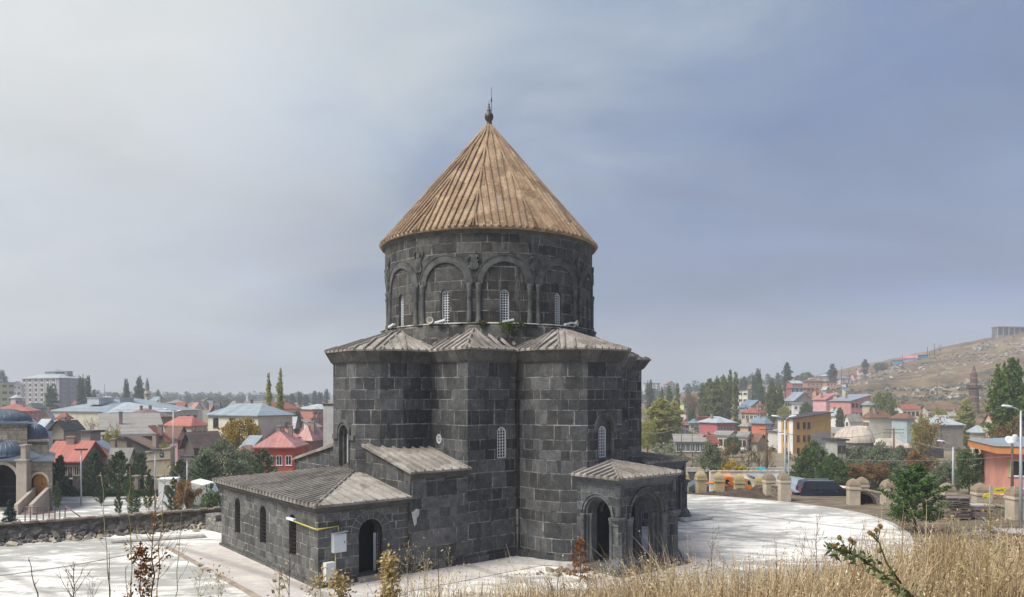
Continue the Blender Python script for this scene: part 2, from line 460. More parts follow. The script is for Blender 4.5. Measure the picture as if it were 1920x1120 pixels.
def hill_mat():
    m, t, b = new_mat('stony_hillside')
    P = t.node('ShaderNodeNewGeometry').outputs['Position']
    S = t.scale(P, (0.6, 0.6, 1.6))
    n = t.noise(S, 0.035, 9, 0.72, dist=0.6); n2 = t.noise(t.scale(P, (0.5, 0.5, 2.2)), 0.16, 7, 0.75)
    base = t.ramp(n, [(0.32, (0.085, 0.075, 0.04)), (0.43, (0.20, 0.14, 0.075)), (0.54, (0.28, 0.20, 0.11)), (0.68, (0.37, 0.29, 0.17))])
    base = t.mix(t.math('MULTIPLY', t.mr(n2, 0.48, 0.60), 0.8), base, c4((0.075, 0.065, 0.052)))
    base = t.mix(t.math('MULTIPLY', t.mr(t.noise(P, 0.22, 7, 0.8), 0.60, 0.68), 0.75), base, c4((0.38, 0.35, 0.31)))
    base = t.mix(t.math('MULTIPLY', t.mr(t.noise(P, 0.5, 6, 0.8), 0.54, 0.66), 0.6), base, c4((0.07, 0.068, 0.036)))
    t.put(b.inputs['Base Color'], base)
    b.inputs['Roughness'].default_value = 0.95; b.inputs['Specular IOR Level'].default_value = 0.1
    bn = t.node('ShaderNodeBump'); bn.inputs['Strength'].default_value = 1.0; bn.inputs['Distance'].default_value = 1.2
    t.put(bn.inputs['Height'], t.noise(S, 0.35, 8, 0.8)); t.put(b.inputs['Normal'], bn.outputs[0])
    return m
GM = ground_mat(); HM = hill_mat()
def spaced(a, b, n, p): return [a + (b-a)*((i/(n-1))**p) for i in range(n)]
xs = sorted(set([round(v, 2) for v in ([-1050, -880, -700, -480, -320, -220, -150] + [-110 + 4*i for i in range(12)] + [-62 + 1.5*i for i in range(90)] + [74 + 4*i for i in range(10)] + [120, 150, 200, 260, 330, 420, 560, 800, 1050])]))
ys = [-40, -25, -15, -8, -4] + [-2 + 1.0*i for i in range(100)] + [98 + 5*i for i in range(20)] + [205 + 18*i for i in range(20)] + [580, 640, 720, 820, 950, 1100, 1300, 1450]
HX0, HX1, HY0, HY1 = 62, 620, 232, 640
def ter_low(x, y):
    z = terrain(x, y)
    if HX0+8 < x < HX1-30 and HY0+8 < y < HY1-30: z -= 6
    if -75 < x < 42 and 22 < y < 62: z -= 0.03
    return z
def beyond(x, y):
    return terrain(x, y)
grid_mesh('ground', xs, ys, ter_low, GM)
def hz_(x, y):
    z = terrain(x, y) + 0.05
    if x < HX0+6 or y < HY0+6: z -= 0.9
    k = sm(225, 330, y)*sm(62, 110, x)
    z += k*0.5*noise.noise(Vector((x*0.2, y*0.2, 1)))
    # a broken ledge of rock runs along the slope
    e = (y - (395 + 0.10*(x-200) + 14*noise.noise(Vector((x*0.015, 2, 0)))))
    z += 4.0*sm(-1.5, 1.5, e)*math.exp(-max(e, 0)/26)*sm(165, 200, x)*(1-sm(330, 380, x))
    return z
grid_mesh('hillside', [HX0 + i*2.6 for i in range(215)], [HY0 + i*2.4 for i in range(170)], hz_, HM)

# pale concrete terrace round the church
def concrete_mat(name, c, d, sc_=0.5):
    m, t, b = new_mat(name)
    P = t.node('ShaderNodeNewGeometry').outputs['Position']
    S = t.scale(P, (0.45, 1.25, 1))
    n = t.noise(S, sc_*1.8, 7, 0.7, dist=0.4); n2 = t.noise(P, 2.5, 6, 0.7); n3 = t.noise(t.scale(P, (0.5, 1.0, 1)), 0.16, 4, 0.6)
    k = t.math('ADD', t.math('MULTIPLY', n, 0.6), t.math('MULTIPLY', n3, 0.5))
    base = t.mix(t.mr(k, 0.49, 0.585), c4(c), c4(d))
    base = t.mix(t.math('MULTIPLY', t.mr(n2, 0.52, 0.68), 0.35), base, c4(tuple(v*0.6 for v in d)))
    wv = t.node('ShaderNodeTexWave'); wv.wave_type = 'BANDS'; wv.bands_direction = 'DIAGONAL'
    t.put(wv.inputs['Vector'], P); wv.inputs['Scale'].default_value = 0.055; wv.inputs['Distortion'].default_value = 1.5; wv.inputs['Detail'].default_value = 3
    base = t.mix(t.math('MULTIPLY', t.mr(wv.outputs[1], 0.02, 0.0), 0.45), base, c4(tuple(v*0.4 for v in d)))
    t.put(b.inputs['Base Color'], base)
    b.inputs['Roughness'].default_value = 0.85; b.inputs['Specular IOR Level'].default_value = 0.2
    bn = t.node('ShaderNodeBump'); bn.inputs['Strength'].default_value = 0.25; bn.inputs['Distance'].default_value = 0.03
    t.put(bn.inputs['Height'], n2); t.put(b.inputs['Normal'], bn.outputs[0])
    return m
CONC = concrete_mat('poured_concrete', (0.83, 0.80, 0.75), (0.38, 0.375, 0.35))
SLAB = concrete_mat('paving_slabs', (0.62, 0.575, 0.535), (0.50, 0.46, 0.43), 1.1)
def flat_sheet(name, pts, z, mat, th=0.0):
    b = MB()
    if th: b.prism(pts, z-th, z)
    else: b.add([(p[0], p[1], z) for p in pts], [list(range(len(pts)))])
    return tag(b.build(name, mat), kind='structure')
def onz(px, py, z=0.0):
    Y = (CH-z)*F/(py-HZ); return (gx(px, Y), Y)
edge_r = [(1240, 922), (1290, 929), (1350, 932), (1420, 938), (1480, 944), (1560, 954), (1620, 966), (1665, 981), (1695, 1000), (1710, 1024), (1712, 1052)]
right_edge = [onz(*p) for p in edge_r]
terr = [(-70, 12)] + [(22, 16), (21.0, 30)] + right_edge[::-1]
terr += [(8, 62.2), (-2, 55.3), (-17, 50.4), (-29.5, 40.7), (-60, 17)]
flat_sheet('terrace', terr, 0.0, CONC, 0.25)
# kerb round the terrace edge
kb = MB()
for i in range(len(right_edge)-1):
    a = Vector(right_edge[i]); c = Vector(right_edge[i+1]); d = (c-a).normalized(); n = Vector((d.y, -d.x))*-1
    if n.dot(Vector((20, 40)) - a) > 0: n = -n
    q = [a, c, c + n*0.28, a + n*0.28]
    kb.prism([(p.x, p.y) for p in q], -0.2, 0.05 + 0.003*(i % 2))
tag(kb.build('kerb', plain('kerb_concrete', (0.5, 0.48, 0.44), 0.9, 0.2, 2)), kind='structure')

# park paving beyond the rubble wall
flat_sheet('park_paving', [(-75, 58.5), (-48, 46.5), (-30, 51), (-15, 58), (-6, 66), (-10, 76.5), (-30, 79), (-75, 80)], -1.96, CONC, 0.1)
flat_sheet('park_path', [(-75, 80.03), (-30, 79.03), (-10, 76.53), (-8, 78.5), (-28, 82.0), (-75, 83)], -1.90, plain('red_paving', (0.42, 0.27, 0.22), 0.9, 0.15, 1.0), 0.1)

# ------------------------------------------------------------------ the church (local x = towards its apse side, local y = towards the porch side)
CX, CY = -1.38, 45.0
ANG = math.atan2(-0.636, -0.772)
church = empty('church', (CX, CY, 0), 'dark grey basalt domed church with a brown conical stone roof, on the pale concrete terrace', 'church', rz=ANG)
CM = Matrix.Translation((CX, CY, 0)) @ Matrix.Rotation(ANG, 4, 'Z')
STONE = masonry('basalt_ashlar', (0.038, 0.041, 0.046), (0.125, 0.128, 0.132), row=0.62, bw=0.80, mortar=0.85, mw=0.026, stain=0.8, streak=(0.26, 0.255, 0.235))
STONE_D = masonry('basalt_drum', (0.035, 0.035, 0.034), (0.108, 0.105, 0.098), row=0.60, bw=0.95, mortar=0.75, mw=0.026, drum=(CX, CY, 6.2), stain=0.85, streak=(0.27, 0.26, 0.24), seed=3.3)
STONE_A = masonry('basalt_annex', (0.075, 0.078, 0.078), (0.165, 0.165, 0.158), row=0.41, bw=0.56, mortar=1.0, mw=0.024, stain=0.3, seed=8.1)
STONE_P = masonry('basalt_porch', (0.045, 0.051, 0.058), (0.155, 0.163, 0.172), row=0.46, bw=0.8, mortar=0.8, mw=0.018, stain=0.25, seed=5.7)
TRIM = plain('basalt_trim', (0.095, 0.097, 0.095), 0.85, 0.55, 2.2, bump=0.5)
TRIMP = plain('basalt_porch_trim', (0.098, 0.106, 0.114), 0.85, 0.35, 3, bump=0.4)
CORN = plain('basalt_cornice', (0.085, 0.082, 0.075), 0.9, 0.4, 1.6, bump=0.6)
ROOFS = stone_roof('pale_slab_roof', (0.24, 0.22, 0.195), (0.41, 0.38, 0.34), lk=0.3, lichen=(0.20, 0.185, 0.155))
RIBS = stone_roof('roof_rib_stone', (0.19, 0.172, 0.152), (0.33, 0.30, 0.268), lk=0.3, lichen=(0.16, 0.15, 0.13))
CONE = stone_roof('brown_cone_stone', (0.26, 0.175, 0.11), (0.43, 0.315, 0.205), lk=0.3, lichen=(0.22, 0.16, 0.11), slab=1.3, joints=0.5)
CONER = stone_roof('brown_cone_rib', (0.23, 0.155, 0.10), (0.38, 0.275, 0.18), lk=0.35, lichen=(0.20, 0.145, 0.10), slab=1.3, joints=0.3)
def cb(mb, name, mats, parent=None):            # build a part of the church
    return mb.build(name, mats, parent or church)

def offset(poly, d):
    n = len(poly); out = []
    for i in range(n):
        p0, p1, p2 = Vector(poly[i-1]), Vector(poly[i]), Vector(poly[(i+1) % n])
        d1 = (p1-p0).normalized(); d2 = (p2-p1).normalized()
        n1 = Vector((d1.y, -d1.x)); n2 = Vector((d2.y, -d2.x))
        m = (n1+n2); m = m/max(m.length, 1e-6); m = m*(d/max(0.3, m.dot(n1)))
        out.append((p1.x+m.x, p1.y+m.y))
    return out

def arm(front=9.52):
    return [(2.65, 5.85), (2.65, 7.55), (2.2, 8.65), (1.25, front), (-1.25, front), (-2.2, 8.65), (-2.65, 7.55), (-2.65, 5.85)]
def rot(p, k):           # k quarter turns, (x,y): y-arm -> other arms
    for _ in range(k): p = (-p[1], p[0])
    return p
H5 = 5.85
bodyp = []
# counter-clockwise: start at corner (+,+), y arm, corner (-,+), -x arm, ...
bodyp += [(H5, H5)] + arm() + [(-H5, H5)]
bodyp += [(-H5, 3.9), (-9.3, 3.9), (-9.3, -3.9), (-H5, -3.9)]
bodyp += [(-H5, -H5)] + [rot(p, 2) for p in arm()] + [(H5, -H5)]
bodyp += [rot(p, 3) for p in arm()]
ZE = 10.62
body = MB(); body.prism(bodyp, -0.3, 9.98)
body = cb(body, 'wall', STONE)

def warm_arch(w, h, depth, z0=0.0):
    return arch_pts(w, h, 12, z0)
def place_cut(pts, depth, p, nrm):
    """a cutter solid: outline pts (x,z) pushed depth into the wall at p (local), wall normal nrm"""
    c = MB(); a = math.atan2(nrm[1], nrm[0]) + PI/2
    c.M = Matrix.Translation((p[0], p[1], p[2])) @ Matrix.Rotation(a, 4, 'Z')
    c.prism_y(pts, -0.3, depth)
    return cb(c, 'cut', TRIM)
def frame_M(p, nrm):
    a = math.atan2(nrm[1], nrm[0]) + PI/2
    return Matrix.Translation((p[0], p[1], p[2])) @ Matrix.Rotation(a, 4, 'Z')

def grille_window(p, nrm, w, h, parent, inset=0.12, rows=9, cols=3, name='window', label=None):
    """white arched lattice in front of a dark pane"""
    g = MB(); g.M = frame_M(p, nrm)
    o = arch_pts(w, h, 12); i_ = arch_pts(w-0.11, h-0.11, 12, 0.055)
    n = len(o)
    y0, y1 = inset-0.05, inset
    vs = [(q[0], y0, q[1]) for q in o] + [(q[0], y0, q[1]) for q in i_] + [(q[0], y1, q[1]) for q in o] + [(q[0], y1, q[1]) for q in i_]
    fs = []
    for k in range(n):
        j = (k+1) % n
        fs += [(k, j, n+j, n+k), (2*n+j, 2*n+k, 3*n+k, 3*n+j), (n+k, n+j, 3*n+j, 3*n+k), (k, 2*n+k, 2*n+j, j)]
    g.add(vs, fs)
    r = w/2; s = h-r
    for c in range(1, cols+0):
        x = -w/2 + 0.03 + (w-0.06)*c/cols; top = s + math.sqrt(max(0, (r-0.05)**2 - x*x))
        g.box(x-0.016, y0+0.012, 0.03, x+0.016, y1-0.004, top)
    for q in range(1, rows+3):
        z = 0.05 + (h-0.05)*q/(rows+1)
        if z > h-0.07: break
        hw = (r-0.03) if z < s else math.sqrt(max(0, (r-0.04)**2-(z-s)**2))
        g.box(-hw, y0+0.008, z-0.016, hw, y1-0.008, z+0.016)
    win = cb(g, name, WHITE, parent)
    pn = MB(); pn.M = frame_M(p, nrm); pn.prism_y(arch_pts(w, h, 12), inset+0.05, inset+0.07)
    cb(pn, 'pane', plain('dark_pane', (0.012, 0.013, 0.015), 0.4, 0.1), win)
    if label: win['label'] = label
    return win

# wall niches
S_ = (0, 1); E_ = (1, 0)
cuts = [place_cut(arch_pts(0.60, 1.60, 12), 0.14, (3.70, H5, 5.10), S_),
        place_cut([(0.27*math.cos(2*PI*i/16), 0.27*math.sin(2*PI*i/16)) for i in range(16)], 0.14, (H5, 3.29, 6.05), E_),
        place_cut(arch_pts(0.98, 1.98, 12, -0.04), 0.16, (0, 9.52, 5.14), S_),
        place_cut(arch_pts(0.56, 1.62, 12), 0.34, (0, 9.52, 5.16), S_),
        place_cut(arch_pts(0.98, 2.15, 12), 0.16, (9.52, 0, 4.6), E_),
        place_cut(arch_pts(0.74, 1.9, 12), 0.3, (9.52, 0, 4.7), E_),
        place_cut(arch_pts(0.54, 1.74, 12), 0.46, (9.52, 0, 4.76), E_)]
cuts += [place_cut(arch_pts(1.7, 3.0, 12), 0.9, (0, 9.52, 0.2), S_)]
boolean(body, cuts)
dq = MB(); dq.M = frame_M((0, 9.52, 0.2), S_); dq.prism_y(arch_pts(1.7, 3.0, 12), 0.5, 0.55); cb(dq, 'church_door', DARK)  # near-black pane paints the darkness inside the doorway
grille_window((3.70, H5, 5.10), S_, 0.58, 1.58, church, 0.08, rows=9)
grille_window((0, 9.52, 5.16), S_, 0.52, 1.58, church, 0.24, rows=9)
grille_window((9.52, 0, 4.76), E_, 0.5, 1.70, church, 0.36, rows=10)
rw = MB(); rw.M = frame_M((H5, 3.29, 6.05), E_)
for i in range(16):
    a, b_ = 2*PI*i/16, 2*PI*(i+1)/16
    q = [(rr*math.cos(t), rr*math.sin(t)) for rr, t in ((0.25, a), (0.25, b_), (0.18, b_), (0.18, a))]
    rw.prism_y(q, 0.03, 0.07)
rw.box(-0.02, 0.04, -0.2, 0.02, 0.065, 0.2); rw.box(-0.2, 0.035, -0.02, 0.2, 0.06, 0.02)
rw.box(-0.11, 0.04, -0.18, -0.09, 0.06, 0.18); rw.box(0.09, 0.04, -0.18, 0.11, 0.06, 0.18)
rwin = cb(rw, 'window', WHITE); rwin['label'] = 'small round white window'
q = MB(); q.M = frame_M((H5, 3.29, 6.05), E_); q.prism_y([(0.26*math.cos(2*PI*i/16), 0.26*math.sin(2*PI*i/16)) for i in range(16)], 0.1, 0.12)
cb(q, 'pane', plain('dark_pane', (0.012, 0.013, 0.015), 0.4, 0.1), rwin)

def arch_band(mb, M, ri, ro, zs, y0, y1, n=20, a0=0.0, a1=PI, gap=None):
    old = mb.M; mb.M = M
    for i in range(n):
        a, b_ = a0 + (a1-a0)*i/n, a0 + (a1-a0)*(i+1)/n
        if gap: a += gap; b_ -= gap
        mb.prism_y([(ri*math.cos(a), zs+ri*math.sin(a)), (ro*math.cos(a), zs+ro*math.sin(a)), (ro*math.cos(b_), zs+ro*math.sin(b_)), (ri*math.cos(b_), zs+ri*math.sin(b_))], y0, y1)
    mb.M = old
# hood over the porch-side window, with its horizontal returns
hm = MB(); M = frame_M((0, 9.52, 0), S_)
arch_band(hm, M, 0.60, 0.78, 6.62, -0.09, 0.01)
arch_band(hm, M, 0.50, 0.60, 6.62, -0.035, 0.01)
hm.M = M; hm.box(-1.2, -0.085, 6.50, -0.60, 0.01, 6.64); hm.box(0.60, -0.085, 6.50, 1.24, 0.01, 6.64)
hm.box(-1.2, -0.05, 6.42, -0.62, 0.01, 6.495); hm.box(0.62, -0.05, 6.42, 1.24, 0.01, 6.495)
cb(hm, 'window_hood', TRIM)
hm = MB(); M = frame_M((9.52, 0, 0), E_)
for (ri, ro, d) in ((0.5, 0.64, 0.05), (0.64, 0.80, 0.10)):
    arch_band(hm, M, ri, ro, 6.26, -d, 0.01)
hm.M = M; hm.box(-1.18, -0.09, 6.0, -0.64, 0.01, 6.25); hm.box(0.64, -0.09, 6.0, 1.18, 0.01, 6.25)
hm.box(-0.62, -0.05, 4.7, -0.5, 0.01, 6.2); hm.box(0.5, -0.05, 4.7, 0.62, 0.01, 6.2)
cb(hm, 'window_hood', TRIM)
pl = MB(); pl.prism(offset(bodyp, 0.14), -0.29, 0.34); cb(pl, 'plinth', STONE)

# flared cornice
eave = offset(bodyp, 0.44)
cn = MB(); n = len(bodyp)
mid = offset(bodyp, 0.12); c0 = offset(bodyp, 0.004)
cn.prism(c0, 9.93, 10.02, mid); 
cn.prism(mid, 10.02, 10.54, offset(bodyp, 0.40))
cb(cn, 'cornice', masonry('basalt_cornice_blocks', (0.07, 0.069, 0.065), (0.17, 0.165, 0.15), row=3.0, bw=0.8, mortar=0.4, stain=0.35))

def roof_face(mb, poly, spacing=0.55, rw_=0.06, rh=0.095, ribmat=1, planepts=None, off=0.0, both=True, end=True):
    """poly: 3-D points, first two are the eave. Adds the face and ribs that climb square to the eave"""
    P = [Vector(p) for p in poly]
    a, b_ = P[0], P[1]
    pp = planepts or P[:3]
    nrm = (Vector(pp[1])-Vector(pp[0])).cross(Vector(pp[2])-Vector(pp[0])).normalized()
    if nrm.z < 0: nrm = -nrm
    ex = (b_-a).normalized(); ey = nrm.cross(ex).normalized()
    if ey.z < 0: ey = -ey
    mb.k = 0
    f = list(range(len(P)))
    if (b_-a).cross(P[2]-a).z < 0: f = f[::-1]
    mb.add([tuple(p) for p in P], [f])
    two = [((p-a).dot(ex), (p-a).dot(ey)) for p in P]
    L = (b_-a).length
    mb.k = ribmat
    cnt = max(1, int(round(L/spacing))) ; xs_ = [off + L*(i+0.5)/cnt for i in range(cnt)]
    mn = min(t[0] for t in two); mx = max(t[0] for t in two)
    st = L/cnt; x = xs_[0] - st
    while x > mn: xs_.append(x); x -= st
    x = xs_[cnt-1] + st
    while x < mx: xs_.append(x); x += st
    for x in xs_:
        ys_ = []
        for i in range(len(two)):
            p, q_ = two[i], two[(i+1) % len(two)]
            if (p[0]-x)*(q_[0]-x) < 0:
                t = (x-p[0])/(q_[0]-p[0]); ys_.append(p[1]+t*(q_[1]-p[1]))
        if len(ys_) < 2: continue
        y0, y1 = min(ys_), max(ys_)
        if y1-y0 < 0.12: continue
        e = 0.05 if (end and y0 < 0.02) else 0.0
        A = a + ex*x + ey*(y0-e); B = a + ex*x + ey*(y1-0.02)
        pts = []
        for Q in (A, B):
            for dx, dh in ((-rw_, -0.03), (-rw_*0.62, rh), (rw_*0.62, rh), (rw_, -0.03)):
                pts.append(tuple(Q + ex*dx + nrm*dh))
        mb.add(pts, [(0, 1, 2, 3), (7, 6, 5, 4), (1, 0, 4, 5), (2, 1, 5, 6), (3, 2, 6, 7)])
    mb.k = 0
def hip_rib(mb, a, b_, r=0.075):
    mb.k = 1; mb.tube([a, b_], r, 6); mb.k = 0
def fascia(mb, pts, z0, z1, inset=0.55):
    """eave slab edge under a roof: ring between z0 and z1"""
    n = len(pts)
    for i in range(n-1):
        a, b_ = pts[i], pts[i+1]
        mb.add([(a[0], a[1], z0), (b_[0], b_[1], z0), (b_[0], b_[1], z1), (a[0], a[1], z1)], [(0, 1, 2, 3)])

rf = MB()
z_e = ZE
V = lambda p, z: (p[0], p[1], z)
ev = {tuple(np.round(bodyp[i], 3)): eave[i] for i in range(n)}
def E(p): return ev[tuple(np.round(p, 3))]
for k in range(4):
    ap = rot((0, 6.0), k); az = 11.95
    if k != 1:
        A = [rot(p, k) for p in arm()]
        inner = (rot((2.35, 4.95), k), rot((-2.35, 4.95), k))
        AE = [E(p) for p in A]
        for i in range(1, 6):
            roof_face(rf, [V(AE[i], z_e), V(AE[i+1], z_e), V(ap, az)], spacing=0.5)
            hip_rib(rf, V(AE[i], z_e), V(ap, az))
        hip_rib(rf, V(AE[6], z_e), V(ap, az))
        for (e0, e1, inn) in ((AE[0], AE[1], inner[0]), (AE[7], AE[6], inner[1])):
            roof_face(rf, [V(e0, z_e), V(e1, z_e), V(ap, az), V(inn, 11.05)], spacing=0.5)
    # corner block between arm k and arm k-1  (corner (+,+) for k=0)
    cp = rot((H5, H5), k); ca = rot((4.32, 4.32), k); cz = 11.82
    lo = rot((2.65, H5), k) if k != 1 else rot((3.9, H5), k)
    hi = rot((H5, 2.65), k) if k != 2 else rot((H5, 3.9), k)
    i0 = rot((2.35, 4.95), k); i1 = rot((4.95, 2.35), k)
    roof_face(rf, [V(E(lo), z_e), V(E(cp), z_e), V(ca, cz), V(i0, 11.05)], spacing=0.5, planepts=[V(E(lo), z_e), V(E(cp), z_e), V(ca, cz)])
    roof_face(rf, [V(E(cp), z_e), V(E(hi), z_e), V(i1, 11.05), V(ca, cz)], spacing=0.5, planepts=[V(E(cp), z_e), V(E(hi), z_e), V(ca, cz)])
    hip_rib(rf, V(E(cp), z_e), V(ca, cz))
# west arm: plain hipped roof
we = [E((-H5, 3.9)), E((-9.3, 3.9)), E((-9.3, -3.9)), E((-H5, -3.9))]
ap = (-6.0, 0)
roof_face(rf, [V(we[0], z_e), V(we[1], z_e), V(ap, 11.95), V((-4.95, 2.35), 11.05)], planepts=[V(we[0], z_e), V(we[1], z_e), V(ap, 11.95)])
roof_face(rf, [V(we[1], z_e), V(we[2], z_e), V(ap, 11.95)])
roof_face(rf, [V(we[2], z_e), V(we[3], z_e), V((-4.95, -2.35), 11.05), V(ap, 11.95)], planepts=[V(we[2], z_e), V(we[3], z_e), V(ap, 11.95)])
rf.k = 1
fascia(rf, eave + [eave[0]], z_e-0.09, z_e)
rf.k = 0
rf.add([(p[0], p[1], z_e-0.088) for p in eave], [list(range(n))])
cb(rf, 'roof', [ROOFS, RIBS])

# ------------------------------------------------------------------ drum
RD = 6.10
d = MB(); d.lathe([(RD+0.27, 10.3), (RD+0.27, 12.0), (RD, 12.0)], 144, smooth=True); cb(d, 'drum_base', STONE_D)
ledge = MB()
for i in range(96):
    a = 2*PI*i/96; r0 = RD+0.05; wob = 0.03*math.sin(i*2.1)+0.02*math.sin(i*5.3)
    b_ = 2*PI*(i+1)/96
    rr = RD+0.30+wob
    ledge.add([(r0*math.cos(a), r0*math.sin(a), 12.0), (rr*math.cos(a), rr*math.sin(a), 12.0), (rr*math.cos(b_), rr*math.sin(b_), 12.0), (r0*math.cos(b_), r0*math.sin(b_), 12.0),
               (r0*math.cos(a), r0*math.sin(a), 12.09), (rr*math.cos(a), rr*math.sin(a), 12.03), (rr*math.cos(b_), rr*math.sin(b_), 12.03), (r0*math.cos(b_), r0*math.sin(b_), 12.09)],
              [(4, 5, 6, 7), (1, 2, 6, 5)])
def lmat():
    m, t, b = new_mat('mortar_fillet')
    P = t.node('ShaderNodeNewGeometry').outputs['Position']
    t.put(b.inputs['Base Color'], t.mix(t.mr(t.noise(P, 0.9, 5, 0.7), 0.42, 0.52), c4((0.10, 0.095, 0.08)), c4((0.5, 0.48, 0.42))))
    b.inputs['Roughness'].default_value = 0.95
    return m
cb(ledge, 'mortar_ledge', lmat())
NA = 12; WA = 2*PI/NA; rofs = 0.0
centres = [k*WA for k in range(NA)]
panel = MB(); panel.lathe([(RD-0.02, 11.9), (RD-0.02, 17.0)], 288, smooth=True)
# thick drum shell with window openings
shell = MB()
NS = 288
def ring(r, z): return [(r*math.cos(2*PI*i/NS), r*math.sin(2*PI*i/NS), z) for i in range(NS)]
vs = ring(RD, 12.0) + ring(RD, 17.0) + ring(RD-0.75, 12.0) + ring(RD-0.75, 17.0)
fs = []
for i in range(NS):
    j = (i+1) % NS
    fs += [(i, j, NS+j, NS+i), (2*NS+j, 2*NS+i, 3*NS+i, 3*NS+j), (NS+i, NS+j, 3*NS+j, 3*NS+i), (j, i, 2*NS+i, 2*NS+j)]
shell.add(vs, fs)
shell = cb(shell, 'drum_wall', STONE_D)
boolean(shell, [place_cut(arch_pts(0.50, 1.82, 12), 0.9, (RD*math.cos(a), RD*math.sin(a), 12.03), (math.cos(a), math.sin(a))) for a in centres])
for a in centres:
    grille_window(((RD)*math.cos(a), (RD)*math.sin(a), 12.05), (math.cos(a), math.sin(a)), 0.48, 1.78, church, 0.20, rows=12)
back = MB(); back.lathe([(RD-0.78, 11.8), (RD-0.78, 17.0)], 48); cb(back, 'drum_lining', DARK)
# arcade: wrapped on the drum
def wrap(mb, pts, r0, r1, ac):
    """convex outline in (s along the drum, z) -> curved slab between radii r0 and r1"""
    n_ = len(pts)
    f = lambda s_, r: (r*math.cos(ac + s_/RD), r*math.sin(ac + s_/RD))
    vs = [(*f(p[0], r1), p[1]) for p in pts] + [(*f(p[0], r0), p[1]) for p in pts]
    mb.add(vs, [list(range(n_)), list(range(n_, 2*n_))[::-1]] + [((i+1) % n_, i, n_+i, n_+(i+1) % n_) for i in range(n_)])
ZS = 14.12; RI, RO = 1.13, 1.54; HW = RD*WA/2
for a in centres:
    ab = MB()
    NB = 26
    for i in range(NB):
        t0, t1 = PI*i/NB, PI*(i+1)/NB
        for (ri, ro, r1) in ((RI, RI+0.08, RD+0.09), (RI+0.08, RO-0.05, RD+0.075), (RO-0.05, RO, RD+0.105)):
            wrap(ab, [(ri*math.cos(t0), ZS+ri*math.sin(t0)), (ro*math.cos(t0), ZS+ro*math.sin(t0)), (ro*math.cos(t1), ZS+ro*math.sin(t1)), (ri*math.cos(t1), ZS+ri*math.sin(t1))], RD-0.02, r1, a)
    ar = cb(ab, 'arch', TRIM)
    sp = MB(); NB = 40
    for i in range(NB):
        s0, s1 = -HW + 2*HW*i/NB, -HW + 2*HW*(i+1)/NB
        g_ = lambda s_: ZS + (math.sqrt(max(0, (RO-0.02)**2 - s_*s_)) if abs(s_) < RO else 0)
        wrap(sp, [(s0, g_(s0)), (s1, g_(s1)), (s1, 16.75), (s0, 16.75)], RD-0.01, RD+0.06, a)
    cb(sp, 'spandrel', STONE_D)
for a in centres:
    am = a + WA/2
    for sgn in (-1, 1):
        cl = MB(); an = am + sgn*0.24/RD; rr = RD+0.03
        cl.lathe([(0.16, 12.05), (0.16, 12.22), (0.125, 12.3), (0.125, 13.72), (0.145, 13.78), (0.13, 13.84), (0.175, 14.02), (0.175, 14.12), (0.0, 14.12)], 12, rr*math.cos(an), rr*math.sin(an))
        cb(cl, 'column', TRIM)
    # carved apostle in the spandrel
    fg = MB(); fg.M = frame_M(((RD+0.03)*math.cos(am), (RD+0.03)*math.sin(am), 14.82), (math.cos(am), math.sin(am)))
    k = int(round(am/WA))
    fg.prism_y([(-0.20, 0.05), (0.20, 0.05), (0.24, 0.2), (0.15, 0.62), (0.2, 0.80), (-0.2, 0.80), (-0.15, 0.62), (-0.24, 0.2)], -0.10, 0.02)
    fg.prism_y([(0.13*math.cos(t*PI/6), 0.94+0.14*math.sin(t*PI/6)) for t in range(12)], -0.13, 0.02)
    if k % 3 == 0: arms_ = [[(-0.18, 0.76), (-0.33, 0.98), (-0.25, 1.18)], [(0.18, 0.76), (0.33, 0.98), (0.25, 1.18)]]
    elif k % 3 == 1: arms_ = [[(-0.16, 0.78), (-0.46, 0.66), (-0.30, 0.92)], [(0.16, 0.78), (0.46, 0.66), (0.30, 0.92)]]
    else: arms_ = [[(-0.17, 0.74), (-0.32, 0.5), (-0.08, 0.42)], [(0.17, 0.74), (0.32, 0.5), (0.08, 0.42)]]
    for ar in arms_: fg.tube([(x, -0.07, z) for x, z in ar], 0.045, 6)
    fg.box(-0.14, -0.12, 0.0, -0.04, -0.02, 0.06); fg.box(0.04, -0.12, 0.0, 0.14, -0.02, 0.06)
    for x in (-0.1, 0, 0.1): fg.box(x-0.015, -0.125, 0.1, x+0.015, -0.09, 0.58)
    cb(fg, 'apostle_relief', TRIM)
# cornice + cone
ZR = 17.05; RR = 6.40
cc = MB(); cc.lathe([(RD+0.06, 16.72), (RD+0.12, 16.76), (RD+0.13, 16.86), (RD+0.30, 16.98), (RR-0.05, 17.0)], 144); cb(cc, 'drum_cornice', CORN)
ZA = 24.62
alpha = math.atan2(RR, ZA-ZR); Ls = math.hypot(RR, ZA-ZR)
cn = MB()
cn.k = 0
prof = [(RR-0.08, ZR-0.14), (RR, ZR-0.13), (RR, ZR)] + [(RR*(1-i/24), ZR+(ZA-ZR)*i/24) for i in range(1, 24)] + [(0.1, ZA-0.12), (0.0, ZA-0.1)]
cn.lathe(prof, 144, smooth=True)
ph = WA*math.sin(alpha)/2      # half-angle of one gore on the unrolled cone
def cone_pt(rho, phi_u, ac, h):
    th = ac + phi_u/math.sin(alpha); r = rho*math.sin(alpha); z = ZA - rho*math.cos(alpha)
    nr, nz = math.cos(alpha), math.sin(alpha)
    return ((r+h*nr)*math.cos(th), (r+h*nr)*math.sin(th), z + h*nz)
cn.k = 1
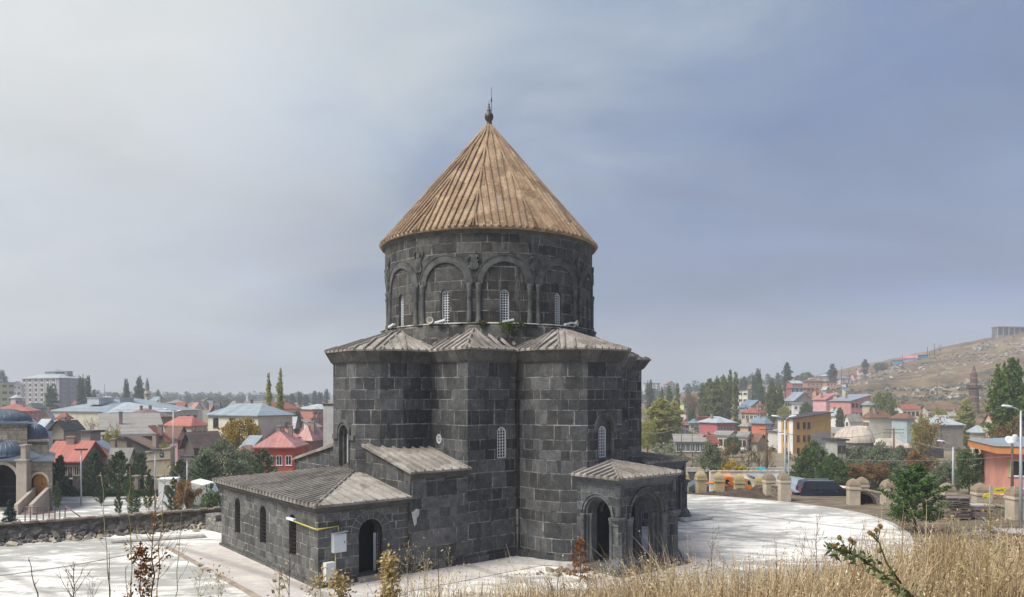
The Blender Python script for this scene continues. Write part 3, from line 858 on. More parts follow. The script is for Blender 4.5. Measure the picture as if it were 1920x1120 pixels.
for a in centres:
    tmax = Ls*math.sin(ph)
    NR = 9
    for i in range(NR):
        t = -tmax + 2*tmax*(i+0.5)/NR
        rend = max(abs(t)/math.sin(ph), 0.6)
        if Ls-rend < 0.3: continue
        steps = 10; vs = []; fs = []
        for q in range(steps+1):
            rho = Ls+0.06 - (Ls+0.06-rend)*q/steps
            for dt, h in ((-0.07, -0.02), (-0.045, 0.10), (0.045, 0.10), (0.07, -0.02)):
                vs.append(cone_pt(rho, math.asin(max(-1, min(1, (t+dt)/rho))), a, h))
        for q in range(steps):
            for j in range(3):
                fs.append((q*4+j, (q+1)*4+j, (q+1)*4+j+1, q*4+j+1))
        fs += [(0, 1, 2, 3), tuple(reversed(range(steps*4, steps*4+4)))]
        cn.add(vs, fs)
    hp = [cone_pt(rho, ph, a, 0.03) for rho in (Ls+0.05, Ls*0.66, Ls*0.33, 0.2)]
    cn.tube(hp, 0.085, 6)
cb(cn, 'cone_roof', [CONE, CONER])
fn = MB(); fn.lathe([(0.30, 24.25), (0.24, 24.42), (0.14, 24.62), (0.13, 24.78), (0.20, 24.82), (0.26, 24.95), (0.27, 25.05), (0.24, 25.18), (0.14, 25.28), (0.09, 25.32), (0.12, 25.40), (0.12, 25.46), (0.05, 25.52), (0.09, 25.60), (0.03, 25.68), (0.06, 25.76), (0.02, 25.84), (0.0, 26.1)], 16)
cb(fn, 'finial', plain('tarnished_copper', (0.10, 0.075, 0.06), 0.5, 0.3, metal=0.4))
lr = MB(); lr.tube([(-0.28, -0.1, 24.3), (-0.24, -0.08, 26.9)], [0.022, 0.012], 5); lr.lathe([(0.0, 26.0), (0.05, 26.05), (0.0, 26.4)], 6, -0.25, -0.08)
cb(lr, 'lightning_rod', IRON)

# ------------------------------------------------------------------ lean-to sacristies beside the apse and the low annex
for sg, so in ((1, H5), (-1, 6.9)):
    s1 = so*sg - 0.004*sg
    w_ = MB()
    xa, xb = 5.8, 9.14
    yi = 1.2*sg
    ze, zi = (4.72, 5.72) if sg > 0 else (4.50, 5.62)
    vs = [(xa, yi, -0.3), (xb, yi, -0.3), (xb, s1, -0.3), (xa, s1, -0.3), (xa, yi, zi), (xb, yi, zi), (xb, s1, ze), (xa, s1, ze)]
    fs = [(3, 2, 1, 0), (4, 5, 6, 7), (0, 1, 5, 4), (1, 2, 6, 5), (2, 3, 7, 6), (3, 0, 4, 7)]
    if sg < 0: fs = [tuple(reversed(f)) for f in fs]
    w_.add(vs, fs); sac = cb(w_, 'sacristy', masonry('basalt_sacristy', (0.050, 0.052, 0.055), (0.145, 0.145, 0.145), row=0.60, bw=0.72, mortar=0.75, stain=0.45, patch=0.35, seed=1.4 + sg) if sg > 0 else STONE)
    r_ = MB(); so2 = s1 + 0.30*sg
    zo = ze - 0.06 + 0.10
    a1, a2 = (xb+0.16, so2, zo), (xa-0.0, so2, zo)
    up = 0.20
    roof_face(r_, [a1, a2, (xa, yi, zi+up), (xb+0.16, yi, zi+up)], spacing=0.52)
    r_.k = 1
    r_.add([(xb+0.16, so2, zo-0.10), (xb+0.16, so2, zo), (xb+0.16, yi, zi+up), (xb+0.16, yi, zi+up-0.16)], [(0, 1, 2, 3)])
    r_.add([(xb+0.16, so2, zo-0.10), (xa, so2, zo-0.10), (xa, so2, zo), (xb+0.16, so2, zo)], [(0, 1, 2, 3)])
    r_.add([(xb+0.16, so2, zo-0.10), (xa, so2, zo-0.10), (xa, yi, zi+up-0.16), (xb+0.16, yi, zi+up-0.16)], [(0, 1, 2, 3)])
    cb(r_, 'sacristy_roof', [ROOFS, RIBS], None)
    c_ = MB(); c_.prism([(xa, s1), (xb+0.05, s1), (xb+0.05, s1+0.12*sg), (xa, s1+0.12*sg)] if sg < 0 else [(xa, s1), (xa, s1+0.12), (xb+0.05, s1+0.12), (xb+0.05, s1)], ze-0.34, ze)
    cb(c_, 'sacristy_cornice', CORN)
wp = MB(); wp.M = frame_M((9.14, 5.4, 2.35), S_)
wp.M = frame_M((8.86, H5+0.0, 2.2), S_)
wp.prism_y([(-0.05, 0.0), (0.06, 0.1), (0.08, 0.35), (0.2, 0.5), (0.22, 0.75), (0.05, 0.82), (-0.1, 0.68), (-0.2, 0.7), (-0.16, 0.45)], -0.012, 0.003)
cb(wp, 'plaster_patch', plain('old_lime', (0.5, 0.49, 0.45), 0.95, 0.2))

AX0, AX1, AY0, AY1 = 9.12, 13.6, -6.6, 5.66
an = MB(); an.prism([(AX0, AY0), (AX1, AY0), (AX1, AY1), (AX0, AY1)], -0.3, 3.30)
an = cb(an, 'annex', STONE_A)
wy = [AY1-2.66, AY1-6.2, AY1-9.73]
cuts = [place_cut(arch_pts(0.80, 1.87, 12), 0.40, (AX1, y, 1.02), E_) for y in wy]
cuts += [place_cut(arch_pts(1.20, 2.50, 12), 0.9, (11.07, AY1, 0.26), S_)]
boolean(an, cuts)
apl = MB(); apl.prism([(AX0, AY0-0.09), (AX1+0.09, AY0-0.09), (AX1+0.09, AY1+0.09), (AX0, AY1+0.09)], -0.29, 0.16); cb(apl, 'plinth', STONE_A)
for y in wy:
    g = MB(); g.M = frame_M((AX1, y, 1.02), E_)
    for x in (-0.3, -0.15, 0, 0.15, 0.3): g.box(x-0.012, 0.10, 0, x+0.012, 0.125, 1.45 + math.sqrt(max(0, 0.39**2-x*x)))
    for i in range(1, 10): g.box(-0.39, 0.095, i*0.18-0.01, 0.39, 0.12, i*0.18+0.01)
    wn_ = cb(g, 'window', plain('dull_brown_iron', (0.035, 0.022, 0.018), 0.7, 0.3))
    wn_['label'] = 'narrow arched window with iron bars'
    pn = MB(); pn.M = frame_M((AX1, y, 1.02), E_); pn.prism_y(arch_pts(0.79, 1.86, 12), 0.34, 0.36); 
    cb(pn, 'pane', plain('dark_pane', (0.012, 0.013, 0.015), 0.4, 0.1), wn_)
    fr = MB(); fr.M = frame_M((AX1, y, 1.02), E_)
    fr.box(-0.38, 0.27, 0, -0.32, 0.33, 1.5); fr.box(0.32, 0.27, 0, 0.38, 0.33, 1.5); fr.box(-0.03, 0.27, 0, 0.03, 0.33, 1.8); fr.box(-0.32, 0.28, 1.0, 0.32, 0.325, 1.06)
    cb(fr, 'frame', plain('dark_brown_frame', (0.05, 0.025, 0.016), 0.6, 0.2), wn_)
    ab = MB(); arch_band(ab, frame_M((AX1, y, 1.02), E_), 0.42, 0.72, 1.47, -0.006, 0.02, 7, gap=0.012); cb(ab, 'voussoirs', plain('basalt_voussoir', (0.11, 0.11, 0.105), 0.9, 0.3, 4))
dm = MB(); M = frame_M((11.07, AY1, 0.26), S_); dm.M = M
dm.prism_y(arch_pts(1.18, 2.48, 12), 0.80, 0.82); dk = cb(dm, 'door', DARK)
lf = MB(); lf.M = M
# right leaf open inward: iron frame bars seen against pale reveal
for x in (0.36, 0.57): lf.box(x-0.018, 0.12, 0.0, x+0.018, 0.15, 2.1 if x > 0.5 else 2.35)
for z in (0.05, 0.35, 0.65, 0.95, 1.25, 1.55, 1.85): lf.box(0.36, 0.125, z-0.012, 0.58, 0.145, z+0.012)
lf.box(-0.585, 0.12, 0.0, -0.55, 0.16, 1.92)
arch_band(lf, M, 0.54, 0.585, 1.89, 0.12, 0.16, 12)
cb(lf, 'door_frame', IRON, dk)
rv = MB(); rv.M = M; rv.box(0.38, 0.45, 0.02, 0.585, 0.47, 1.75); rv.box(-0.33, 0.78, 0.7, -0.31, 0.795, 0.95)
cb(rv, 'inner_wall', plain('pale_plaster', (0.5, 0.5, 0.6), 0.9), dk)
sx = MB(); sx.M = M; sx.box(-0.7, -0.36, -0.25, 0.7, 0.3, -0.02); cb(sx, 'door_step', plain('door_step_stone', (0.28, 0.25, 0.22), 0.9, 0.2))
va = MB(); arch_band(va, M, 0.62, 0.98, 1.89, -0.02, 0.02, 9, gap=0.016); cb(va, 'door_arch', plain('basalt_voussoir', (0.085, 0.088, 0.085), 0.9, 0.3, 4))
va = MB(); arch_band(va, M, 0.60, 0.995, 1.89, -0.008, 0.02, 20); cb(va, 'door_arch_joint', plain('lime_joint', (0.3, 0.3, 0.28), 0.9, 0.2))
# annex cornice and hip roof
ac_ = MB()
q0 = [(AX0, AY0-0.05), (AX1+0.05, AY0-0.05), (AX1+0.05, AY1+0.05), (AX0, AY1+0.05)]
q1 = [(AX0, AY0-0.22), (AX1+0.22, AY0-0.22), (AX1+0.22, AY1+0.22), (AX0, AY1+0.22)]
ac_.prism(q0, 3.2, 3.34); ac_.prism(q1, 3.34, 3.50); cb(ac_, 'annex_cornice', CORN)
ar_ = MB(); o_ = 0.34; ze = 3.62
c1, c2, c3, c4_ = (AX0, AY0-o_, ze), (AX1+o_, AY0-o_, ze), (AX1+o_, AY1+o_, ze), (AX0, AY1+o_, ze)
r1, r2 = (9.5, -1.0, 4.42), (9.5, 1.05, 4.42)
roof_face(ar_, [c2, c3, r2, r1], spacing=0.40, rw_=0.085, rh=0.13)
roof_face(ar_, [c3, c4_, (9.13, 1.05, 4.42), r2], spacing=0.52, rh=0.05)
roof_face(ar_, [c1, c2, r1, (9.13, -1.0, 4.42)], spacing=0.52, rh=0.05)
hip_rib(ar_, c3, r2, 0.09); hip_rib(ar_, c2, r1, 0.09); hip_rib(ar_, r1, r2, 0.08)
ar_.k = 1
for a_, b_ in ((c1, c2), (c2, c3), (c3, c4_)):
    ar_.add([(a_[0], a_[1], ze-0.11), (b_[0], b_[1], ze-0.11), b_, a_], [(0, 1, 2, 3)])
ar_.add([(p[0], p[1], ze-0.11) for p in (c1, c2, c3, c4_)], [(0, 1, 2, 3)])
cb(ar_, 'annex_roof', [ROOFS, RIBS])

# ------------------------------------------------------------------ porches
PORCH_SHADE = plain('shade_dark_stone', (0.014, 0.014, 0.014), 0.95, 0.4, 2)  # near-black colour paints the shade inside the porches
def porch(x0, x1, y0, y1, ztop, k, arches, ridge):
    """rectangular porch on the +y side in its own frame, turned by k quarter turns"""
    T = Matrix.Rotation(k*PI/2, 4, 'Z')
    def lb(mb, nm, mt, parent=None):
        o = mb.build(nm, mt, parent or church)
        if not parent: o.matrix_local = T
        return o
    b_ = MB(); b_.prism([(x0, y0), (x1, y0), (x1, y1), (x0, y1)], -0.3, ztop)
    po = lb(b_, 'porch', STONE_P)
    cts = []
    c = MB(); c.prism([(x0+0.62, y0+0.15), (x1-0.62, y0+0.15), (x1-0.62, y1-0.7), (x0+0.62, y1-0.7)], 0.18, 3.7); cts.append(lb(c, 'cut', PORCH_SHADE))
    for (p, nr, ro, orders, blind) in arches:
        for (w_, dp) in orders:
            c = MB(); c.M = frame_M((p[0], p[1], 0), nr); c.prism_y(arch_pts(w_*2, p[2]+w_-0.2, 14, 0.2), -0.3, dp); cts.append(lb(c, 'cut', TRIMP))
    boolean(po, cts)
    # archivolts, jamb shafts and bases
    for (p, nr, ro, orders, blind) in arches:
        M = frame_M((p[0], p[1], 0), nr); zs = p[2]
        am = MB(); arch_band(am, M, orders[0][0]+0.01, ro, zs, -0.04, 0.02, 22)
        arch_band(am, M, ro, ro+0.07, zs, -0.10, 0.02, 22)
        lb(am, 'archivolt', STONE_P, po)
        for (w_, dp) in orders[1:]:
            am = MB(); arch_band(am, M, w_+0.0, w_+0.13, zs, dp-orders[1][1]+orders[0][1]-0.10, dp-orders[1][1]+orders[0][1]-0.0, 22)
            lb(am, 'inner_archivolt', TRIMP, po)
        for sg in (-1, 1):
            prevs = [(ro-0.09, -0.07, 0.10)] + [(orders[i+1][0]+0.09, orders[i][1]-0.02, 0.085) for i in range(len(orders)-1)]
            for (xx, yy, r) in prevs:
                js = MB(); js.M = M; js.lathe([(r*1.6, 0.18), (r*1.6, 0.45), (r*1.25, 0.62), (r, 0.7), (r, zs-0.32), (r*1.35, zs-0.26), (r*1.1, zs-0.2), (r*1.5, zs-0.08), (r*1.5, zs), (0, zs)], 10, sg*xx, yy)
                lb(js, 'jamb_shaft', TRIMP, po)
    # corner shafts with moulded capitals and spreading bases
    for (cx_, cy_) in ((x0, y1), (x1, y1)):
        cs = MB()
        cs.lathe([(0.55, -0.2), (0.55, 0.22), (0.44, 0.34), (0.44, 0.42), (0.32, 0.6), (0.24, 0.72), (0.24, 2.22), (0.31, 2.27), (0.28, 2.32), (0.34, 2.46), (0.40, 2.52), (0.40, 2.62), (0.2, 2.64)], 8, cx_, cy_, smooth=False)
        cs.lathe([(0.15, 2.6), (0.15, ztop-0.1), (0.0, ztop-0.1)], 8, cx_, cy_, smooth=False)
        lb(cs, 'corner_column', STONE_P, po)
    for (cx_, cy_, r) in ((x0+0.72, y1+0.02, 0.16), (x1-0.72, y1+0.02, 0.16)):
        sx_ = MB(); sx_.lathe([(0.30, -0.1), (0.30, 0.25), (0.22, 0.45), (r, 0.6), (r, 2.3), (r*1.5, 2.42), (r*1.5, 2.52), (0, 2.52)], 10, cx_, cy_)
        lb(sx_, 'side_column', TRIMP, po)
    cnn = MB()
    def ring(o0, o1, z0_, z1_):
        cnn.prism([(x0-o0, y0), (x1+o0, y0), (x1+o0, y1+o0), (x0-o0, y1+o0)], z0_, z1_, [(x0-o1, y0), (x1+o1, y0), (x1+o1, y1+o1), (x0-o1, y1+o1)])
    ring(0.03, 0.06, ztop-0.42, ztop-0.26); ring(0.10, 0.12, ztop-0.26, ztop-0.14); ring(0.14, 0.26, ztop-0.14, ztop+0.02)
    lb(cnn, 'porch_cornice', TRIMP, po)
    st = MB(); st.prism([(x0-0.5, y0), (x1+0.5, y0), (x1+0.5, y1+0.7), (x0-0.5, y1+0.7)], -0.28, 0.10); st.prism([(x0-0.3, y0), (x1+0.3, y0), (x1+0.3, y1+0.4), (x0-0.3, y1+0.4)], 0.10, 0.19)
    lb(st, 'porch_step', TRIM, po)
    rr_ = MB(); o_ = 0.36; ze = ztop + 0.13; yb = y0-0.05
    A_, B_, C_, D_ = (x0-o_, yb, ze), (x0-o_, y1+o_, ze), (x1+o_, y1+o_, ze), (x1+o_, yb, ze)
    xm = (x0+x1)/2
    tp = (xm, ridge[0], ridge[1]); tb = (xm, yb, ridge[1])
    roof_face(rr_, [B_, C_, tp], spacing=0.42)
    roof_face(rr_, [C_, D_, tb, tp], spacing=0.42)
    roof_face(rr_, [A_, B_, tp, tb], spacing=0.42)
    for q_ in (B_, C_): hip_rib(rr_, q_, tp, 0.08)
    rr_.k = 1
    for a_, b2 in ((A_, B_), (B_, C_), (C_, D_)): rr_.add([(a_[0], a_[1], ze-0.11), (b2[0], b2[1], ze-0.11), b2, a_], [(0, 1, 2, 3)])
    rr_.add([(p[0], p[1], ze-0.11) for p in (A_, B_, C_, D_)], [(0, 1, 2, 3)])
    lb(rr_, 'porch_roof', [ROOFS, RIBS], po)
    return po
porch(-2.25, 1.75, 9.3, 12.0, 4.36, 0,
      [((-0.25, 12.0, 2.58), (0, 1), 1.28, [(1.12, 0.2), (0.98, 0.38), (0.84, 1.2)], False),
       ((1.75, 10.72, 2.58), (1, 0), 1.02, [(0.88, 0.16), (0.78, 0.32), (0.67, 1.2)], False),
       ((-2.25, 10.72, 2.58), (-1, 0), 1.02, [(0.88, 0.16), (0.78, 0.32), (0.67, 1.2)], False)], (9.7, 5.02))
porch(-3.9, 3.9, 9.2, 13.6, 3.92, 1,
      [((0, 13.6, 2.3), (0, 1), 1.4, [(1.2, 0.2), (1.0, 0.4), (0.8, 1.2)], False),
       ((-3.9, 12.5, 2.5), (-1, 0), 0.80, [(0.66, 0.16), (0.5, 0.3), (0.36, 0.42)], True),
       ((3.9, 12.5, 2.5), (1, 0), 0.80, [(0.66, 0.16), (0.5, 0.3), (0.36, 0.42)], True)], (9.4, 4.75))
# drainpipe in the inner corner
dp = MB(); dp.tube([(2.78, 5.99, 0.35), (2.78, 5.99, 9.9), (2.9, 6.35, 10.5)], 0.055, 8)
for z in (1.6, 3.2, 5.0, 7.0, 9.0): dp.box(2.70, 5.86, z-0.03, 2.86, 6.06, z+0.03)
dpo = cb(dp, 'drainpipe', plain('brown_pipe', (0.045, 0.026, 0.018), 0.6, 0.3))
dp2 = MB(); dp2.tube([(2.78, 5.99, 0.30), (2.78, 5.99, 2.45)], 0.062, 8); cb(dp2, 'zinc_foot', plain('zinc', (0.16, 0.16, 0.155), 0.6, 0.2))

# paving strips hugging the church
def cw(x, y): p = CM @ Vector((x, y, 0)); return (p.x, p.y)
flat_sheet('church_paving', [cw(*p) for p in ((9, 5.7), (13.6, 5.7), (13.6, -7.2), (14.0, -7.2), (16.1, -7.5), (16.0, 5.9), (15.9, 8.6), (2.6, 8.4), (2.6, 5.9))], 0.035, SLAB, 0.03)
ks = MB()
for i in range(26):
    a_ = -7.5 + i*0.62
    if i in (9, 11, 12): continue
    ks.prism([cw(16.0, a_), cw(16.22, a_), cw(16.22, a_+0.6), cw(16.0, a_+0.6)], -0.02, 0.085)
for i in range(14):
    a_ = 7.3 + i*0.62
ksm = tag(ks.build('paving_kerb', plain('brown_kerb', (0.34, 0.28, 0.235), 0.9, 0.3, 2)), kind='structure')
flat_sheet('porch_paving', [cw(*p) for p in ((-9.4, 5.0), (-9.4, 9.0), (-3.2, 14.2), (2.9, 14.2), (2.9, 8.0), (2.6, 6.0))], 0.03, SLAB, 0.025)
# ------------------------------------------------------------------ houses of the town
ASH_RED = seamed('red_sheet_roof', (0.44, 0.13, 0.095), 0.55)
PINK_RED = seamed('faded_red_sheet_roof', (0.46, 0.20, 0.175), 0.6, rust=0.15, rustcol=(0.42, 0.38, 0.36))
GREYM = seamed('grey_sheet_roof', (0.27, 0.33, 0.38), 0.6, 0.5)
PALEM = seamed('pale_sheet_roof', (0.42, 0.47, 0.50), 0.6, 0.5)
BLUEM = seamed('blue_grey_sheet_roof', (0.19, 0.26, 0.34), 0.6, 0.5)
DARKM = seamed('dark_sheet_roof', (0.055, 0.05, 0.055), 0.6, 0.6)
RUSTM = seamed('rusty_sheet_roof', (0.16, 0.12, 0.11), 0.6, 0.8, rust=0.7, rustcol=(0.26, 0.15, 0.10))
TILE = seamed('red_tile_roof', (0.33, 0.10, 0.065), 0.3, 0.8)
BROWNT = seamed('brown_tile_roof', (0.20, 0.105, 0.065), 0.35, 0.8)
ASBEST = seamed('grey_shingle_roof', (0.30, 0.285, 0.26), 0.35, 0.9, axis=1)
GREENM = seamed('dark_green_roof', (0.055, 0.085, 0.08), 0.6, 0.6)
LEAD = seamed('lead_sheet', (0.10, 0.135, 0.175), 0.5, 0.45, metal=0.2)
def wcol(r, g, b):
    m = (r+g+b)/3; return tuple(min(0.85, v*1.12) for v in lin(*(m+(c-m)*0.70 for c in (r, g, b))))
_win = {}
def win_mesh(w, h, mat, pane=GLASS, mull=1):
    key = (round(w, 1), round(h, 1), mat.name, pane.name, mull)
    if key in _win: return _win[key]
    b = MB(); t = 0.08; w, h = key[0], key[1]
    b.box(-w/2, -0.05, 0, -w/2+t, 0.02, h); b.box(w/2-t, -0.05, 0, w/2, 0.02, h)
    b.box(-w/2+t, -0.05, 0, w/2-t, 0.02, t); b.box(-w/2+t, -0.05, h-t, w/2-t, 0.02, h)
    for i in range(mull): 
        x = -w/2 + w*(i+1)/(mull+1); b.box(x-0.035, -0.045, t, x+0.035, 0.02, h-t)
    b.box(-w/2-0.08, -0.10, -0.07, w/2+0.08, 0.02, -0.002)
    b.k = 1; b.box(-w/2+t, -0.012, t, w/2-t, 0.015, h-t)
    o = b.build('window', [mat, pane]); me = o.data; bpy.data.objects.remove(o)
    _win[key] = me
    return me
def add_window(parent, x, y, z, rz, w, h, mat, mull=1, label=None):
    o = bpy.data.objects.new('window', win_mesh(w, h, mat, mull=mull)); col.objects.link(o)
    o.parent = parent; o.location = (x, y, z); o.rotation_euler = (0, 0, rz)
    if label: o['label'] = label
    return o

def house(label, a, Ya, b, Yb, py, depth, wall, roof='hip', rise=1.6, rmat=None, floors=2, nf=4, ns=3, side=1, frame=WHITE,
          name='house', cat='house', group=None, over=0.45, chim=1, base=None, ww=1.1, wh=1.3, dirt=0.22, wall2=None, mull=1, pitch_dir=None, balc=0, door=True, fh=None, full=True):
    A = Vector((gx(a, Ya), Ya)); B = Vector((gx(b, Yb), Yb))
    if full:      # the whole house, its side wall too, spans a..b
        va = math.atan2(A.x+B.x, Ya+Yb); d0 = (B-A).normalized(); th = math.atan2(d0.y, d0.x) - va*0.62
        u = Vector((math.cos(th), math.sin(th))); v_ = Vector((-u.y, u.x)); L = (B-A).length; depth = min(depth, L*1.3 + 2); O = A.copy()
        for _ in range(14):
            cs = [O, O+u*L, O+v_*depth, O+u*L+v_*depth]; ps = [960+F*c.x/c.y for c in cs]
            lo_, hi_ = min(ps), max(ps); 
            if hi_-lo_ > (b-a)*1.02 and L < depth*0.7: depth *= 0.85
            L = max(L*(1 + 0.8*((b-a)/(hi_-lo_)-1)), 1.5); O.x += (a-lo_)*O.y/F*0.9
        A = O; B = O+u*L
    d = B-A; L = d.length; rz = math.atan2(d.y, d.x)
    zt = zpy(py, (Ya+Yb)/2 if abs(Ya-Yb) < 12 else min(Ya, Yb))
    cs = [A, B]; n_ = Vector((-d.y, d.x)).normalized()
    cs += [A+n_*depth, B+n_*depth]
    zb = min(terrain(c.x, c.y) for c in cs) - 0.4 if base is None else base
    H = max(zt - zb, 2.5)
    t = empty(name, (A.x, A.y, zb), label, cat, group, rz)
    wm = plaster('plaster', wall, dirt) if not isinstance(wall, bpy.types.Material) else wall
    m = MB(); m.box(0, 0, 0, L, depth, H); m.build('wall', wm, t)
    rm = rmat or GREYM; o = over
    r = MB()
    if roof == 'hip':
        e = min(L, depth)/2; 
        if L >= depth: p, q = (e, depth/2), (L-e, depth/2)
        else: p, q = (L/2, e), (L/2, depth-e)
        if abs(L-depth) < 0.5: q = (p[0]+0.3, p[1]) if L >= depth else (p[0], p[1]+0.3)
        c = [(-o, -o), (L+o, -o), (L+o, depth+o), (-o, depth+o)]
        vs = [(x, y, H) for x, y in c] + [(x, y, H+0.14) for x, y in c] + [(p[0], p[1], H+rise), (q[0], q[1], H+rise)]
        fs = [(3, 2, 1, 0), (0, 1, 5, 4), (1, 2, 6, 5), (2, 3, 7, 6), (3, 0, 4, 7)]
        fs += [(4, 5, 9, 8), (5, 6, 9), (6, 7, 8, 9), (7, 4, 8)] if L >= depth else [(4, 5, 8), (5, 6, 9, 8), (6, 7, 9), (7, 4, 8, 9)]
        r.add(vs, fs)
    elif roof == 'gable':      # ridge along x
        th = 0.14
        r.prism_y([(0, 0)], 0, 0) if False else None
        prof = [(-o, H-o*rise/(depth/2)), (depth/2, H+rise), (depth+o, H-o*rise/(depth/2))]
        vs = [(-o, y, z) for y, z in prof] + [(L+o, y, z) for y, z in prof] + [(-o, y, z+th) for y, z in prof] + [(L+o, y, z+th) for y, z in prof]
        r.add(vs, [(0, 1, 4, 3), (1, 2, 5, 4), (6, 9, 10, 7), (7, 10, 11, 8), (0, 3, 9, 6), (2, 8, 11, 5), (0, 6, 7, 1), (1, 7, 8, 2), (3, 4, 10, 9), (4, 5, 11, 10)])
        for x in (0, L): g = MB(); g.add([(x, 0, H), (x, depth, H), (x, depth/2, H+rise-0.02)], [(0, 2, 1) if x == 0 else (0, 1, 2)]); g.build('gable', wm, t)
    elif roof == 'gabley':     # ridge along y, gable faces the front
        th = 0.14
        prof = [(-o, H-o*rise/(L/2)), (L/2, H+rise), (L+o, H-o*rise/(L/2))]
        vs = [(x, -o, z) for x, z in prof] + [(x, depth+o, z) for x, z in prof] + [(x, -o, z+th) for x, z in prof] + [(x, depth+o, z+th) for x, z in prof]
        r.add(vs, [(0, 3, 4, 1), (1, 4, 5, 2), (6, 7, 10, 9), (7, 8, 11, 10), (0, 6, 9, 3), (2, 5, 11, 8), (0, 1, 7, 6), (1, 2, 8, 7), (3, 9, 10, 4), (4, 10, 11, 5)])
        for y in (0, depth): g = MB(); g.add([(0, y, H), (L, y, H), (L/2, y, H+rise-0.02)], [(0, 1, 2) if y == 0 else (1, 0, 2)]); g.build('gable', wm, t)
    elif roof in ('shedf', 'shedr', 'shedl'):      # slopes down to the front / right / left
        o2 = o
        if roof == 'shedf': z = lambda x, y: H + rise*(y/depth)
        elif roof == 'shedr': z = lambda x, y: H + rise*(1-x/L)
        else: z = lambda x, y: H + rise*(x/L)
        c = [(-o2, -o2), (L+o2, -o2), (L+o2, depth+o2), (-o2, depth+o2)]
        r.add([(x, y, z(x, y)) for x, y in c] + [(x, y, z(x, y)+0.15) for x, y in c], [(3, 2, 1, 0), (4, 5, 6, 7), (0, 1, 5, 4), (1, 2, 6, 5), (2, 3, 7, 6), (3, 0, 4, 7)])
        c = [(0, 0), (L, 0), (L, depth), (0, depth)]
        g = MB(); g.add([(x, y, H-0.01) for x, y in c] + [(x, y, z(x, y)) for x, y in c], [(0, 1, 5, 4), (1, 2, 6, 5), (2, 3, 7, 6), (3, 0, 4, 7)]); g.build('gable', wm, t)
    elif roof == 'flat':
        r.box(-o, -o, H, L+o, depth+o, H+0.3)
    ro = r.build('roof', rm, t)
    random.seed(int(a*7+b*3+py))
    for i in range(chim):
        cx_ = L*random.uniform(0.2, 0.8); cy_ = depth*random.uniform(0.3, 0.6); c = MB()
        c.box(cx_-0.27, cy_-0.27, H, cx_+0.27, cy_+0.27, H+rise+0.55); c.box(cx_-0.34, cy_-0.34, H+rise+0.55, cx_+0.34, cy_+0.34, H+rise+0.67)
        c.build('chimney', plaster('chimney_render', wcol(165, 140, 125)), ro)
    fh = fh or min(3.1, H/floors)
    if nf:
        for f in range(floors):
            z = H - (f+1)*fh + fh*0.30
            if z < 0.3: break
            for i in range(nf):
                add_window(t, L*(i+0.5)/nf, 0, z, 0, min(ww, L/nf*0.8), wh, frame, mull)
            if balc:
                for i in range(balc):
                    x = L*(i+0.5)/balc; bb = MB(); bb.box(x-1.5, -1.1, z-0.65, x+1.5, -0.002, z-0.5); bb.box(x-1.5, -1.1, z-0.5, x+1.5, -1.02, z+0.45); bb.box(x-1.5, -1.02, z-0.5, x-1.42, -0.002, z+0.45); bb.box(x+1.42, -1.02, z-0.5, x+1.5, -0.002, z+0.45)
                    bb.build('balcony', wm, t)
    if ns:
        for f in range(floors):
            z = H - (f+1)*fh + fh*0.30
            if z < 0.3: break
            for i in range(ns):
                y = depth*(i+0.5)/ns
                if side >= 0: add_window(t, L, y, z, PI/2, min(ww, depth/ns*0.8), wh, frame, mull)
                else: add_window(t, 0, y, z, -PI/2, min(ww, depth/ns*0.8), wh, frame, mull)
    return t

